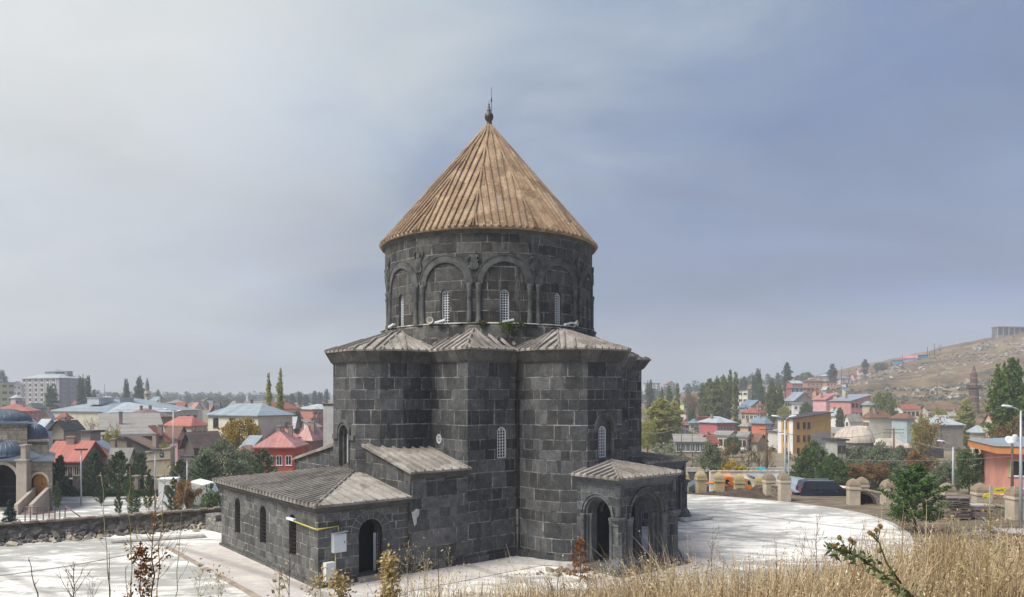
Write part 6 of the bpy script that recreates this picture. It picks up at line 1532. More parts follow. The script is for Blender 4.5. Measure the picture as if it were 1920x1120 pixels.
def crown_pts(profile, h, w, nclump, per, cr, seed, hollow=0.55, lean=0.0):
    """profile(t)->relative radius; clumps near the surface of that shape"""
    g = np.random.default_rng(seed); out = []
    k = 0
    while k < nclump:
        t = g.uniform(0, 1); r = profile(t)
        if g.uniform() > r + 0.1: continue
        a = g.uniform(0, 2*PI); q = r*w/2*math.sqrt(g.uniform(hollow**2, 1))*g.uniform(0.8, 1.12)
        c = np.array([q*math.cos(a), q*math.sin(a), h*t]); k += 1
        s = cr*g.uniform(0.5, 1.25)
        d = g.normal(size=(per, 3)); d /= np.linalg.norm(d, axis=1)[:, None]; d *= (g.uniform(0.15, 1, per)**0.5)[:, None]*s
        d[:, 2] *= 0.8
        out.append(c + d)
    return np.concatenate(out)
protos = {}
def proto(kind, v):
    """tree meshes of unit kinds, made once: returns (trunk mesh, crown mesh, natural height, natural width)"""
    key = (kind, v)
    if key in protos: return protos[key]
    sd_ = hash_(kind)*31 + v*7 + 3
    if kind in ('poplar', 'slim_poplar', 'broad_poplar'):
        h = 16.0; w = {'poplar': 3.6, 'slim_poplar': 2.5, 'broad_poplar': 5.5}[kind]
        b, tips = limbs(h, w*0.55, 16, 0.22, 0.12, 1.6, 0, sd_)
        pr = lambda t: (0.35 + 0.65*math.sin(min(1, t*1.7)*PI/2)) * (1 if t < 0.62 else max(0.06, 1-((t-0.62)/0.40)**1.6)) * (0.86+0.14*math.sin(t*37+v))
        dens = {'poplar': (130, 26), 'slim_poplar': (90, 10), 'broad_poplar': (330, 34)}[kind]
        P = crown_pts(pr, h*0.93, w, dens[0], dens[1], 0.62, sd_, 0.35) + np.array([0, 0, h*0.08])
        sz = 0.30
        P[:, 2] += 0
        # upright plumes
        rs = np.random.default_rng(sd_+1)
        for k in range(7):
            a = rs.uniform(0, 6.28); rr = w*0.28*rs.uniform(0.3, 1); top = h*rs.uniform(0.82, 1.06)
            z = rs.uniform(top*0.55, top, 170); wd = 0.55*np.clip((top-z)/(top*0.25), 0.08, 1)
            an = rs.uniform(0, 6.28, 170); q = wd*np.sqrt(rs.uniform(0, 1, 170))
            P = np.concatenate([P, np.stack([rr*math.cos(a)+q*np.cos(an), rr*math.sin(a)+q*np.sin(an), z], 1)])
        up = 0.5
    elif kind == 'round':
        h = 8.0; w = 7.5
        b, tips = limbs(h, 3.6, 9, 0.22, 0.28, 0.7, 1, sd_)
        pr = lambda t: math.sqrt(max(0.02, 1-(2*t-0.95)**2))
        P = crown_pts(pr, h*0.82, w, 150, 42, 0.95, sd_, 0.5) + np.array([0, 0, h*0.2]); sz = 0.26; up = 0.0
    elif kind == 'willow':
        h = 7.0; w = 8.0
        b, tips = limbs(h, 3.8, 10, 0.25, 0.2, 0.6, 1, sd_)
        pr = lambda t: math.sqrt(max(0.02, 1-(1.7*t-0.62)**2))
        P = crown_pts(pr, h*0.9, w, 230, 44, 0.75, sd_, 0.55) + np.array([0, 0, h*0.1]); sz = 0.20; up = 0.6
    elif kind == 'loose':      # ragged tree with gaps
        h = 8.0; w = 6.5
        b, tips = limbs(h, 3.4, 10, 0.16, 0.2, 0.8, 2, sd_)
        g = np.random.default_rng(sd_); T = np.array([tuple(t) for t in tips])
        T = T[g.integers(0, len(T), 260)]; P = (T[:, None, :] + g.normal(size=(260, 20, 3))*0.33).reshape(-1, 3); sz = 0.20; up = 0
    elif kind == 'sparse':
        h = 8.0; w = 6.5
        b, tips = limbs(h, 3.4, 12, 0.13, 0.15, 0.9, 2, sd_)
        g = np.random.default_rng(sd_); T = np.array([tuple(t) for t in tips])
        T = T[g.integers(0, len(T), 150)]; P = (T[:, None, :] + g.normal(size=(150, 6, 3))*0.28).reshape(-1, 3); sz = 0.15; up = 0
    elif kind == 'bare':
        h = 7.0; w = 6.0
        b, tips = limbs(h, 3.2, 12, 0.12, 0.15, 0.9, 2, sd_); P = None; sz = 0; up = 0
    elif kind == 'bush':
        h = 2.2; w = 3.2
        b, tips = limbs(h, 1.3, 7, 0.05, 0.05, 0.7, 1, sd_)
        pr = lambda t: math.sqrt(max(0.05, 1-t*t))
        P = crown_pts(pr, h, w, 70, 30, 0.36, sd_, 0.5); sz = 0.13; up = 0.2
    elif kind == 'spruce':
        h = 5.0; w = 3.4
        b = MB(); b.tube([(0, 0, -0.2), (0, 0, h*0.95)], [0.12, 0.02], 6)
        g = np.random.default_rng(sd_); pts = []
        for i in range(26):
            t = i/26; z = h*(0.06+0.9*t); r = w/2*(1-t)**0.85*g.uniform(0.85, 1.1)+0.05
            for k in range(max(5, int(13*(1-t)+4))):
                a = g.uniform(0, 6.28); rr = r*g.uniform(0.75, 1.1)
                q = np.linspace(0.15, 1, 26)[:, None]
                e = np.array([math.cos(a)*rr, math.sin(a)*rr, -0.14*rr])
                pts.append(np.array([0, 0, z]) + e*q + g.normal(size=(26, 3))*0.055 + np.array([0, 0, 0.12])*(q**2)*rr)
            if i % 4 == 0: b.tube([(0, 0, z), (r*0.7, 0, z-0.08)], [0.02, 0.005], 3)
        P = np.concatenate(pts); sz = 0.12; up = 0
    else:                   # pine: layered, open
        h = 5.5; w = 3.8
        b = MB(); r = random.Random(sd_); g = np.random.default_rng(sd_); pts = []
        b.tube([(0, 0, -0.2), (0.06, 0, h*0.3), (-0.05, 0.05, h*0.6), (0.0, 0, h*0.97)], [0.13, 0.10, 0.06, 0.02], 7)
        for i in range(34):
            t = (i+0.5)/34; z = h*(0.14+0.82*t); a = i*2.4+r.uniform(-0.5, 0.5)
            L = w/2*(0.62+0.5*math.sin(min(1, (t+0.12)*2.2)*PI/2) if t < 0.35 else 1.12*(1-(t-0.35)/0.72)**0.8)*r.uniform(0.7, 1.1)
            d = Vector((math.cos(a), math.sin(a), 0.30+0.4*t)); p1 = Vector((0, 0, z)); p2 = p1 + d*L*0.6 ; p3 = p2 + (d+Vector((0, 0, 0.25)))*L*0.4
            b.tube([p1, p2, p3], [0.035, 0.022, 0.008], 4)
            for k in range(9):
                f = 0.32 + 0.68*k/8; c = np.array(tuple(p1.lerp(p2, f/0.6) if f < 0.6 else p2.lerp(p3, (f-0.6)/0.4)))
                pts.append(c + g.normal(size=(26, 3))*np.array([0.16, 0.16, 0.09])*(0.6+0.6*(1-t)))
        P = np.concatenate(pts); sz = 0.13; up = 0.4
    t_o = b.build('trunk', BARK); tm_ = t_o.data; bpy.data.objects.remove(t_o)
    cm = None
    if P is not None:
        P = P[P[:, 2] > 0.05]
        o = leaf_obj('crown', P, sz, GREENP, up=up); cm = o.data; bpy.data.objects.remove(o)
    protos[key] = (tm_, cm, h, w)
    return protos[key]
def hash_(s): return sum((i+1)*ord(c) for i, c in enumerate(s)) % 997
def tree(kind, mat, px, Y, top=None, h=None, wpx=None, label='', cat='tree', name='tree', group=None, v=None, bark=None, base=None, sink=0.1):
    """a tree at photo column px and distance Y; top = photo row of its tip, wpx = its width in photo pixels"""
    v = (int(px*3+Y) % 3) if v is None else v
    tm_, cm, H0, W0 = proto(kind, v)
    p = gp(px, Y)
    if base is not None: p.z = base
    if h is None: h = max(0.4, zpy(top, Y) - p.z)
    w = wpx*Y/F if wpx else h*W0/H0
    t = empty(name, (p.x, p.y, p.z-sink), label, cat, group, rz=(px*1.7) % 6.28, scale=(w/W0, w/W0, h/H0))
    o = bpy.data.objects.new('trunk', tm_); col.objects.link(o); o.parent = t
    o.material_slots[0].link = 'OBJECT'; o.material_slots[0].material = bark or (TWIG if kind in ('bare', 'sparse') else BARK)
    if cm:
        o = bpy.data.objects.new('crown', cm); col.objects.link(o); o.parent = t
        o.material_slots[0].link = 'OBJECT'; o.material_slots[0].material = mat
    return t
T = tree
# left town
T('poplar', DKGREEN, 97, 300, 724, wpx=26, label='pointed dark green tree in front of the tall apartment block', name='conifer_tree')
T('poplar', DKGREEN, 152, 300, 707, wpx=15, label='dark poplar just right of the tall apartment block', name='poplar_tree', v=0)
T('poplar', DKGREEN, 165, 305, 705, wpx=13, label='second dark poplar from the tall apartment block, slightly taller', name='poplar_tree', v=1)
T('poplar', DKGREEN, 177, 320, 731, wpx=9, label='short poplar at the foot of the two dark poplars', name='poplar_tree')
T('poplar', SAGE, 237, 340, 711, wpx=13, label='slim grey-green poplar above the school roof, left of its fuller neighbour', name='poplar_tree')
T('broad_poplar', SAGE, 261, 335, 707, wpx=20, label='full grey-green poplar right beside the slim ringed minaret', name='poplar_tree')
T('poplar', SAGE, 297, 480, 732, wpx=11, label='small hazy poplar right of the ringed minaret', name='poplar_tree')
T('round', SAGE, 3, 420, 698, wpx=22, label='hazy tree rising above the green apartment house', name='broadleaf_tree')
T('slim_poplar', YGREEN, 503, 150, 704, wpx=15, label='left of two tall slim half-bare poplars beside the church', name='poplar_tree')
T('slim_poplar', YGREEN, 525, 146, 699, wpx=17, label='right and taller of two slim half-bare poplars beside the church', name='poplar_tree')
T('round', GOLD, 452, 118, 782, wpx=74, label='golden yellow tree in front of the cream villa', name='autumn_tree')
T('willow', OLIVEP, 418, 82, 826, wpx=118, label='big pale green willow behind the annex roof', name='willow_tree', v=1)
T('willow', OLIVEP, 462, 86, 845, wpx=60, label='lower grey-green willow right of the big one', name='willow_tree', v=2)
T('pine', PINE, 494, 78, 842, wpx=56, label='dark conifer against the bright red house', name='conifer_tree')
T('pine', PINE, 385, 76, 852, wpx=50, label='dark conifer left of the big willow', name='conifer_tree')
T('pine', PINE, 338, 79, 860, wpx=36, label='dark green conifer behind the tall lamp post in the park', name='conifer_tree')
T('loose', AUT, 348, 60.5, 905, wpx=62, label='rusty brown bush beside the white tarpaulin roof', name='autumn_bush')
T('bush', DKGREEN, 398, 60, 908, wpx=50, label='green bush between the rusty bush and the annex', name='bush')
T('pine', PINE, 326, 61, 895, wpx=30, label='small green pine beside the rusty bush', name='pine_tree')
for (x, y, tp, w_, l) in ((176, 76, 845, 46, 'dark pine with a bare stem in front of the red-roofed stone house'), (224, 75, 845, 52, 'dark pine left of the beige gate house'),
                        (262, 80, 848, 40, 'pine partly behind the beige gate house'), (113, 75, 853, 34, 'pine next to the right corner of the mosque'),
                        (108, 66.5, 900, 18, 'small pine on the paving beside the mosque corner'), (190, 70, 905, 24, 'young yellowish pine on the park paving, leftmost of the loose row'),
                        (222, 64.5, 923, 16, 'smallest young pine standing alone on the pale paving'), (243, 70, 895, 20, 'young dark pine at the back edge of the paving'),
                        (252, 63.5, 922, 28, 'young bushy pine with a yellowish tint on the paving'), (279, 66, 888, 22, 'thin young pine in front of the beige gate house')):
    T('pine', PINE, x, y, tp, wpx=w_*0.85, label=l, name='pine_tree', group='pines in the park')
T('spruce', SPRUCE, 18, 49.5, 928, wpx=52, label='blue-green spruce at the left edge in front of the mosque', name='spruce_tree', base=-1.9)
T('sparse', BLOSS, 196, 128, 782, wpx=58, label='bare tree with pale dry leaves behind the dark-gabled house', name='bare_tree')
T('sparse', BLOSS, 168, 150, 784, wpx=34, label='pale twiggy tree left of the larger pale-leaved one', name='bare_tree')
T('sparse', BLOSS, 216, 112, 800, wpx=40, label='reddish twiggy tree by the grey shingle roof', name='bare_tree')
T('bare', None, 366, 128, 796, wpx=44, label='bare black-branched tree in front of the beige red-roofed house', name='bare_tree')
T('loose', YGREEN, 207, 96, 812, wpx=34, label='yellow-green thin tree above the red metal roof', name='broadleaf_tree')
T('bush', YGREEN, 308, 92, 832, wpx=30, label='yellowish shrub growing on the rusty tin roof shed', name='bush')
T('round', SAGE, 555, 210, 770, wpx=24, label='olive round tree before the red apartment block', name='broadleaf_tree')
for i, (x, tp, w_) in enumerate(((548, 738, 16), (562, 735, 13), (574, 740, 15), (590, 733, 12), (600, 737, 14), (612, 730, 12), (538, 742, 14))):
    T('poplar', SAGE, x, 430+i*9, tp, wpx=w_, label=('hazy poplar in the far row left of the church, ' + ('the tallest, touching the wall', 'beside the slim pair', 'one of the middle ones')[0 if i == 5 else 1 if i == 6 else 2]), name='poplar_tree', group='hazy poplars in the far row' if i not in (5, 6) else None)
for i, (x, y, tp, w_) in enumerate(((352, 600, 741, 15), (377, 640, 741, 26), (402, 620, 744, 22), (415, 560, 742, 20), (440, 700, 744, 18), (452, 640, 743, 14), (392, 480, 746, 18), (425, 480, 748, 20), (216, 560, 736, 16), (320, 700, 744, 16))):
    T('round', SAGE, x, y, tp, wpx=w_, label='small hazy tree on the far left skyline', name='broadleaf_tree', group='hazy trees on the far skyline')
# right town
T('broad_poplar', YGREEN, 1240, 165, 748, wpx=66, label='large yellow-green tree right of the church wall', name='broadleaf_tree')
T('round', YGREEN, 1215, 150, 790, wpx=36, label='yellow-green crown touching the church outline', name='broadleaf_tree')
T('broad_poplar', YGREEN, 1264, 180, 752, wpx=36, label='golden-green poplar right of the large yellow-green tree', name='poplar_tree')
T('poplar', SAGE, 1218, 330, 716, wpx=20, label='hazy green poplar in front of the yellow tower block', name='poplar_tree')
T('poplar', GREENP, 1240, 300, 728, wpx=12, label='thin green poplar between the two tower blocks', name='poplar_tree')
T('poplar', GREENP, 1255, 290, 724, wpx=15, label='grey poplar in front of the pink gabled tower', name='poplar_tree')
T('poplar', GREENP, 1270, 280, 719, wpx=11, label='dark poplar right of the pink gabled tower', name='poplar_tree')
T('poplar', OLIVEP, 1290, 420, 728, wpx=9, label='hazy poplar standing alone left of the big grove', name='poplar_tree')
T('round', AUT, 1294, 330, 742, wpx=30, label='purplish brown tree below the lone hazy poplar', name='broadleaf_tree')
T('round', DKGREEN, 1297, 262, 766, wpx=14, label='dark small tree by the lime green house', name='broadleaf_tree')
T('sparse', AUT, 1308, 235, 765, wpx=20, label='brown bare tree left of the pinkish-red house', name='bare_tree')
gro = [(1318, 275, 722, 24), (1331, 270, 710, 26), (1344, 272, 707, 22), (1356, 268, 704, 20), (1343, 240, 722, 38), (1326, 250, 738, 30), (1362, 250, 715, 22)]
for i, (x, y, tp, w_) in enumerate(gro):
    T('broad_poplar', GREENP, x, y, tp, wpx=w_, label='green poplar within the large grove above the pinkish-red house', name='poplar_tree', group='poplars of the large grove', v=i % 3)
T('poplar', GREENP, 1369, 262, 694, wpx=13, label='tallest pointed poplar of the large grove', name='poplar_tree')
T('poplar', GREENP, 1379, 215, 699, wpx=14, label='tall slim poplar at the right end of the large grove', name='poplar_tree')
T('round', SAGE, 1394, 400, 705, wpx=16, label='blue-green hazy tree between the grove and the cream house', name='broadleaf_tree')
T('poplar', SAGE, 1413, 360, 702, wpx=10, label='pale poplar left of the dark pointed one', name='poplar_tree')
T('poplar', DKGREEN, 1422, 340, 692, wpx=14, label='dark pointed poplar standing apart above the pale yellow house', name='poplar_tree')
T('round', DKGREEN, 1426, 330, 724, wpx=22, label='dark bushy tree at the foot of the dark pointed poplar', name='broadleaf_tree')
T('poplar', SAGE, 1446, 400, 708, wpx=9, label='hazy grey poplar between the dark ones', name='poplar_tree')
T('broad_poplar', GREENP, 1447, 235, 716, wpx=24, label='broad olive poplar rising behind the coral house', name='poplar_tree')
T('broad_poplar', GREENP, 1462, 240, 722, wpx=18, label='olive poplar joined to the right of the broad one', name='poplar_tree')
T('poplar', OLIVEP, 1458, 400, 699, wpx=12, label='pale feathery poplar left of the tall twin poplar', name='poplar_tree')
T('broad_poplar', DKGREEN, 1476, 390, 680, wpx=20, label='tall twin-topped dark poplar on the slope', name='poplar_tree')
T('round', OLIVEP, 1512, 430, 697, wpx=26, label='wide olive tree behind the orange-brown house', name='broadleaf_tree')
T('round', OLIVEP, 1496, 440, 704, wpx=14, label='small olive tree left of the wide one on the ridge', name='broadleaf_tree')
T('poplar', SAGE, 1561, 440, 683, wpx=20, label='grey-green poplar clump alone on the slope skyline', name='poplar_tree')
T('round', DKGREEN, 1512, 240, 756, wpx=24, label='dark tree in front of the rose pink house', name='broadleaf_tree')
T('round', YGREEN, 1470, 225, 762, wpx=24, label='light green tree right of the broad olive poplar', name='broadleaf_tree')
T('round', DKGREEN, 1400, 215, 792, wpx=40, label='dark green tree behind the coral orange house', name='broadleaf_tree')
T('broad_poplar', OLIVEP, 1575, 205, 764, wpx=18, label='thin green tree below the salmon pink house', name='broadleaf_tree')
T('round', GREENP, 1658, 215, 735, wpx=44, label='round green tree between the sand-coloured and the red-roofed house', name='broadleaf_tree')
T('poplar', SAGE, 1622, 500, 674, wpx=15, label='poplar on the skyline beside the pink-roofed hut', name='poplar_tree')
T('round', OLIVEP, 1651, 500, 680, wpx=26, label='low olive tree on the skyline left of the blue shed', name='broadleaf_tree')
T('bare', None, 1763, 520, 646, wpx=20, label='bare bush on the hill skyline beside the poles', name='bare_tree')
T('round', YGREEN, 1760, 200, 765, wpx=30, label='yellow-green round tree below the brown-roofed long house', name='broadleaf_tree')
T('broad_poplar', YGREEN, 1812, 170, 748, wpx=36, label='yellow-green poplar left of the brick minaret', name='poplar_tree')
T('poplar', BRIGHT, 1872, 118, 690, wpx=44, label='big fresh green poplar, left of the pair at the right edge', name='poplar_tree', v=0)
T('broad_poplar', BRIGHT, 1898, 122, 672, wpx=50, label='big fresh green poplar, taller one near the right edge', name='poplar_tree', v=1)
T('broad_poplar', BRIGHT, 1935, 116, 722, wpx=60, label='fresh green poplar cut by the right edge', name='poplar_tree', v=2)
T('sparse', AUT, 1885, 92, 798, wpx=80, label='brown twiggy tree under the big poplars', name='bare_tree')
T('sparse', AUT, 1915, 88, 790, wpx=70, label='brown twiggy tree behind the orange building', name='bare_tree')
T('sparse', AUT, 1855, 88, 812, wpx=50, label='brown twiggy tree left of the one under the poplars', name='bare_tree')
T('sparse', AUT, 1745, 112, 783, wpx=90, label='large half-bare tree with green and rusty leaves, right of the bath', name='autumn_tree')
T('loose', YGREEN, 1728, 115, 792, wpx=50, label='half-bare greenish tree beside the large rusty one', name='autumn_tree')
T('willow', OLIVEP, 1612, 92, 838, wpx=70, label='grey-green olive-like tree in front of the bath house', name='broadleaf_tree')
T('willow', OLIVEP, 1650, 90, 832, wpx=80, label='broad grey-green tree between the bath and the lamp post', name='broadleaf_tree', v=0)
T('willow', OLIVEP, 1688, 94, 838, wpx=64, label='grey-green tree, rightmost of the three by the bath', name='broadleaf_tree', v=1)
T('loose', AUT, 1600, 80, 872, wpx=60, label='orange-brown shrub behind the paired gate pillars', name='autumn_bush')
T('loose', AUT, 1640, 84, 868, wpx=70, label='rusty shrub under the grey-green trees', name='autumn_bush')
T('bush', GOLD, 1586, 72, 905, wpx=34, label='orange-yellow bush left of the paired gate pillars', name='autumn_bush')
T('loose', AUT, 1722, 84, 848, wpx=60, label='rusty-leaved tree behind the young pine', name='autumn_bush')
T('round', DKGREEN, 1818, 74, 838, wpx=46, label='dark green upright tree right of the single-armed lamp', name='broadleaf_tree', v=1)
T('willow', OLIVEP, 1775, 80, 868, wpx=64, label='grey-green shrubby tree at the foot of the single-armed lamp', name='broadleaf_tree')
T('willow', DKGREEN, 1526, 84, 830, wpx=72, label='dark olive tree with a crooked trunk behind the van', name='broadleaf_tree')
T('willow', DKGREEN, 1560, 78, 852, wpx=62, label='olive tree right behind the van', name='broadleaf_tree', v=2)
T('loose', OLIVEP, 1334, 88, 836, wpx=60, label='grey-green loose tree behind the first stone pillars', name='broadleaf_tree')
T('round', DKGREEN, 1374, 140, 818, wpx=30, label='dark bush in front of the white long low house', name='bush')
T('bush', GOLD, 1372, 80, 866, wpx=62, label='yellow-green bush behind the white yard wall', name='autumn_bush')
T('bush', YGREEN, 1392, 82, 872, wpx=40, label='lime-yellow bush right of the yellow-green one', name='autumn_bush')
T('sparse', AUT, 1366, 96, 826, wpx=60, label='brownish twiggy tree above the yellow bush', name='bare_tree')
T('bare', None, 1402, 92, 822, wpx=64, label='bare tree with forked trunk left of the wooden power pole', name='bare_tree')
T('bare', None, 1425, 96, 830, wpx=56, label='bare twiggy tree right behind the wooden power pole', name='bare_tree')
T('sparse', AUT, 1440, 100, 838, wpx=40, label='thin bare tree left of the double lamp post', name='bare_tree')
# the young pine on the terrace edge and the rusty sapling before the porch
T('pine', leafmat('young_pine_needles', (0.02, 0.05, 0.012), (0.10, 0.18, 0.04), 0.1), 1716, 45.5, 868, wpx=98, label='bushy dark green young pine at the edge of the terrace', name='pine_tree', v=1, base=0)
def red_sapling():
    p = Vector((gx(1088, 33.2), 33.2, 0.0)); t = empty('dying_sapling', p, 'small rust-orange conifer sapling in front of the porch', 'sapling')
    b = MB(); g = np.random.default_rng(4); pts = []; b.tube([(0, 0, 0), (0.02, 0, 1.0), (0, 0, 2.0)], [0.03, 0.02, 0.006], 5)
    for i in range(20):
        f = i/19; z = 0.12+1.75*f; a = i*2.4; L = (1.0*(1-f)**1.6+0.16) 
        e = Vector((math.cos(a)*L, math.sin(a)*L, z+0.12*L)); b.tube([(0, 0, z), e], [0.012, 0.004], 3)
        q = np.linspace(0.2, 1, 34)[:, None]; pts.append(np.array([0, 0, z])*(1-q) + np.array(tuple(e))*q + g.normal(size=(34, 3))*0.045)
    b.build('trunk', TWIG, t); leaf_obj('needles', np.concatenate(pts), 0.07, leafmat('rust_needles', (0.16, 0.05, 0.012), (0.34, 0.14, 0.03)), t)
red_sapling()

# far wooded belt on the horizon
def far_wood(px0, px1, Y0, Y1, n, hh, mat, label):
    g = np.random.default_rng(abs(int(px0))+9); out = []
    for i in range(n):
        Y = g.uniform(Y0, Y1); x = gx(g.uniform(px0, px1), Y); z = terrain(x, Y); h = hh*g.uniform(0.5, 1.2); w = h*g.uniform(0.3, 0.9)
        d = g.normal(size=(60, 3)); d /= np.linalg.norm(d, axis=1)[:, None]; d *= (g.uniform(0.3, 1, 60)**0.4)[:, None]
        out.append(np.array([x, Y, z+h*0.5]) + d*np.array([w/2, w/2, h/2]))
    o = leaf_obj('far_woodland', np.concatenate(out), hh*0.16, mat); tag(o, label, 'woodland', kind='stuff')
far_wood(-200, 640, 650, 1300, 480, 9, SAGE, 'hazy belt of trees along the left horizon')
far_wood(1200, 1480, 520, 900, 190, 8, SAGE, 'hazy belt of trees on the horizon right of the church')
far_wood(640, 1200, 420, 1000, 300, 9, SAGE, 'hazy trees behind the church')
def scrub(px0, px1, Y0, Y1, n, hh, mat, label, leaf=0.22):
    g = np.random.default_rng(abs(int(px0))+int(Y0)); out = []
    for i in range(n):
        Y = g.uniform(Y0, Y1); x = gx(g.uniform(px0, px1), Y); z = terrain(x, Y); h = hh*g.uniform(0.4, 1.2); w = h*g.uniform(0.9, 1.9)
        d = g.normal(size=(46, 3)); d /= np.linalg.norm(d, axis=1)[:, None]; d[:, 2] = np.abs(d[:, 2]); d *= (g.uniform(0.3, 1, 46)**0.4)[:, None]
        out.append(np.array([x, Y, z]) + d*np.array([w/2, w/2, h]))
    o = leaf_obj('scrub', np.concatenate(out), leaf, mat); tag(o, label, 'scrub', kind='stuff')
scrub(1260, 1900, 92, 200, 260, 1.1, leafmat('dry_scrub', (0.09, 0.075, 0.03), (0.22, 0.19, 0.09)), 'dry brush covering the river bank and gardens')
scrub(1260, 1960, 200, 420, 420, 1.4, OLIVEP, 'low bushes between the houses on the slope', 0.35)
scrub(-100, 600, 96, 300, 260, 1.5, OLIVEP, 'garden bushes between the houses of the left town', 0.3)
scrub(1560, 1960, 300, 530, 320, 0.9, leafmat('hill_scrub', (0.10, 0.085, 0.045), (0.2, 0.17, 0.10)), 'low dry scrub on the hillside', 0.4)

scrub(600, 1270, 92, 420, 700, 2.4, OLIVEP, 'bushes on the low ground behind the church', 0.4)
# ------------------------------------------------------------------ dry grass on the knoll in the foreground
def knoll_top():
    xs_ = [-9 + 0.35*i for i in range(64)]; ys_ = [1.2 + 0.3*i for i in range(48)]
    grid_mesh('knoll', xs_, ys_, lambda x, y: terrain(x, y) + 0.03 + 0.04*noise.noise(Vector((x, y, 0))), GM)
knoll_top()
STRAW = None
def straw_mat():
    m, t, b = new_mat('dry_grass')
    g = t.node('ShaderNodeNewGeometry'); r = g.outputs['Random Per Island']
    n = t.mr(t.noise(g.outputs['Position'], 1.1, 4), 0.3, 0.7)
    k = t.math('ADD', t.math('MULTIPLY', r, 0.6), t.math('MULTIPLY', n, 0.42))
    t.put(b.inputs['Base Color'], t.ramp(k, [(0.1, (0.20, 0.13, 0.07)), (0.4, (0.42, 0.31, 0.18)), (0.7, (0.60, 0.49, 0.31)), (1.0, (0.76, 0.67, 0.50))]))
    b.inputs['Roughness'].default_value = 0.8; b.inputs['Specular IOR Level'].default_value = 0.2
    return m
STRAW = straw_mat()
def grass():
    g = np.random.default_rng(11)
    n = 80000
    x = g.uniform(-2.5, 8.2, n*2); y = g.uniform(3.6, 10.2, n*2)
    dens = np.clip((x + 2.3)/3.2, 0.0, 1)
    keep = g.uniform(size=n*2) < dens*np.clip(1.3-(y-3)/9.5, 0.3, 1)
    cl = 0.6*np.sin(x*2.3+np.sin(y*1.7)*1.3)*np.sin(y*2.1+np.sin(x*1.9)) + 0.5*np.sin(x*6.1+np.sin(y*3.7)*2)*np.sin(y*5.3+x)
    keep &= g.uniform(size=n*2) < 0.62+0.38*cl
    x, y, cl = x[keep][:n], y[keep][:n], cl[keep][:n]; n = len(x)
    z = np.array([terrain(a, b) for a, b in zip(x, y)])
    h = g.uniform(0.30, 0.84, n)*(1+0.3*cl)*np.where(g.uniform(size=n) < 0.07, 1.28, 1)*np.clip((x+4.5)/4.5, 0.55, 1.0)
    az = g.uniform(0, 2*PI, n); lean = np.abs(g.normal(0.0, 0.30, n))+0.03; az = np.where(g.uniform(size=n) < 0.5, np.sin(x*1.3)*1.5+y, az); w = g.uniform(0.0016, 0.0036, n)*(0.6+y/7)
    fa = g.uniform(0, PI, n)
    segs = 4; vs = []; 
    for s_ in range(segs+1):
        t = s_/segs; bx = x+np.cos(az)*lean*h*t**1.8; by = y+np.sin(az)*lean*h*t**1.8; bz = z+h*t*(1-0.25*lean*t)
        ww = w*(1-t)**0.7+0.0006
        vs.append(np.stack([bx-np.cos(fa)*ww, by-np.sin(fa)*ww, bz], 1)); vs.append(np.stack([bx+np.cos(fa)*ww, by+np.sin(fa)*ww, bz], 1))
    V_ = np.stack(vs, 1).reshape(-1, 3); m = 2*(segs+1)
    base = (np.arange(n)*m)[:, None, None]; q = np.array([[2*i, 2*i+1, 2*i+3, 2*i+2] for i in range(segs)])[None]
    Fq = (base+q).reshape(-1, 4)
    # seed heads: small leaves up the top of a third of the stems
    me = bpy.data.meshes.new('dry_grass'); me.vertices.add(len(V_)); me.vertices.foreach_set('co', V_.ravel())
    me.loops.add(Fq.size); me.loops.foreach_set('vertex_index', Fq.ravel().astype(np.int32))
    me.polygons.add(len(Fq)); me.polygons.foreach_set('loop_start', np.arange(0, Fq.size, 4, dtype=np.int32)); me.polygons.foreach_set('loop_total', np.full(len(Fq), 4, dtype=np.int32))
    me.materials.append(STRAW); me.update(calc_edges=True)
    o = bpy.data.objects.new('dry_grass', me); col.objects.link(o); tag(o, 'tall dry straw-coloured grass on the knoll in the foreground', 'grass', kind='stuff')
    idx = g.choice(n, n//4, replace=False); P = []
    for j in idx:
        for k in range(7):
            t = 0.72+0.28*k/6; P.append((x[j]+math.cos(az[j])*lean[j]*h[j]*t**1.8+g.normal()*0.006, y[j]+math.sin(az[j])*lean[j]*h[j]*t**1.8+g.normal()*0.006, z[j]+h[j]*t*(1-0.25*lean[j]*t)))
    so = leaf_obj('grass_seed_heads', P, 0.011, STRAW, up=0.6, aspect=2.4); tag(so, 'pale seed heads on the dry grass stems', 'grass', kind='stuff')
grass()

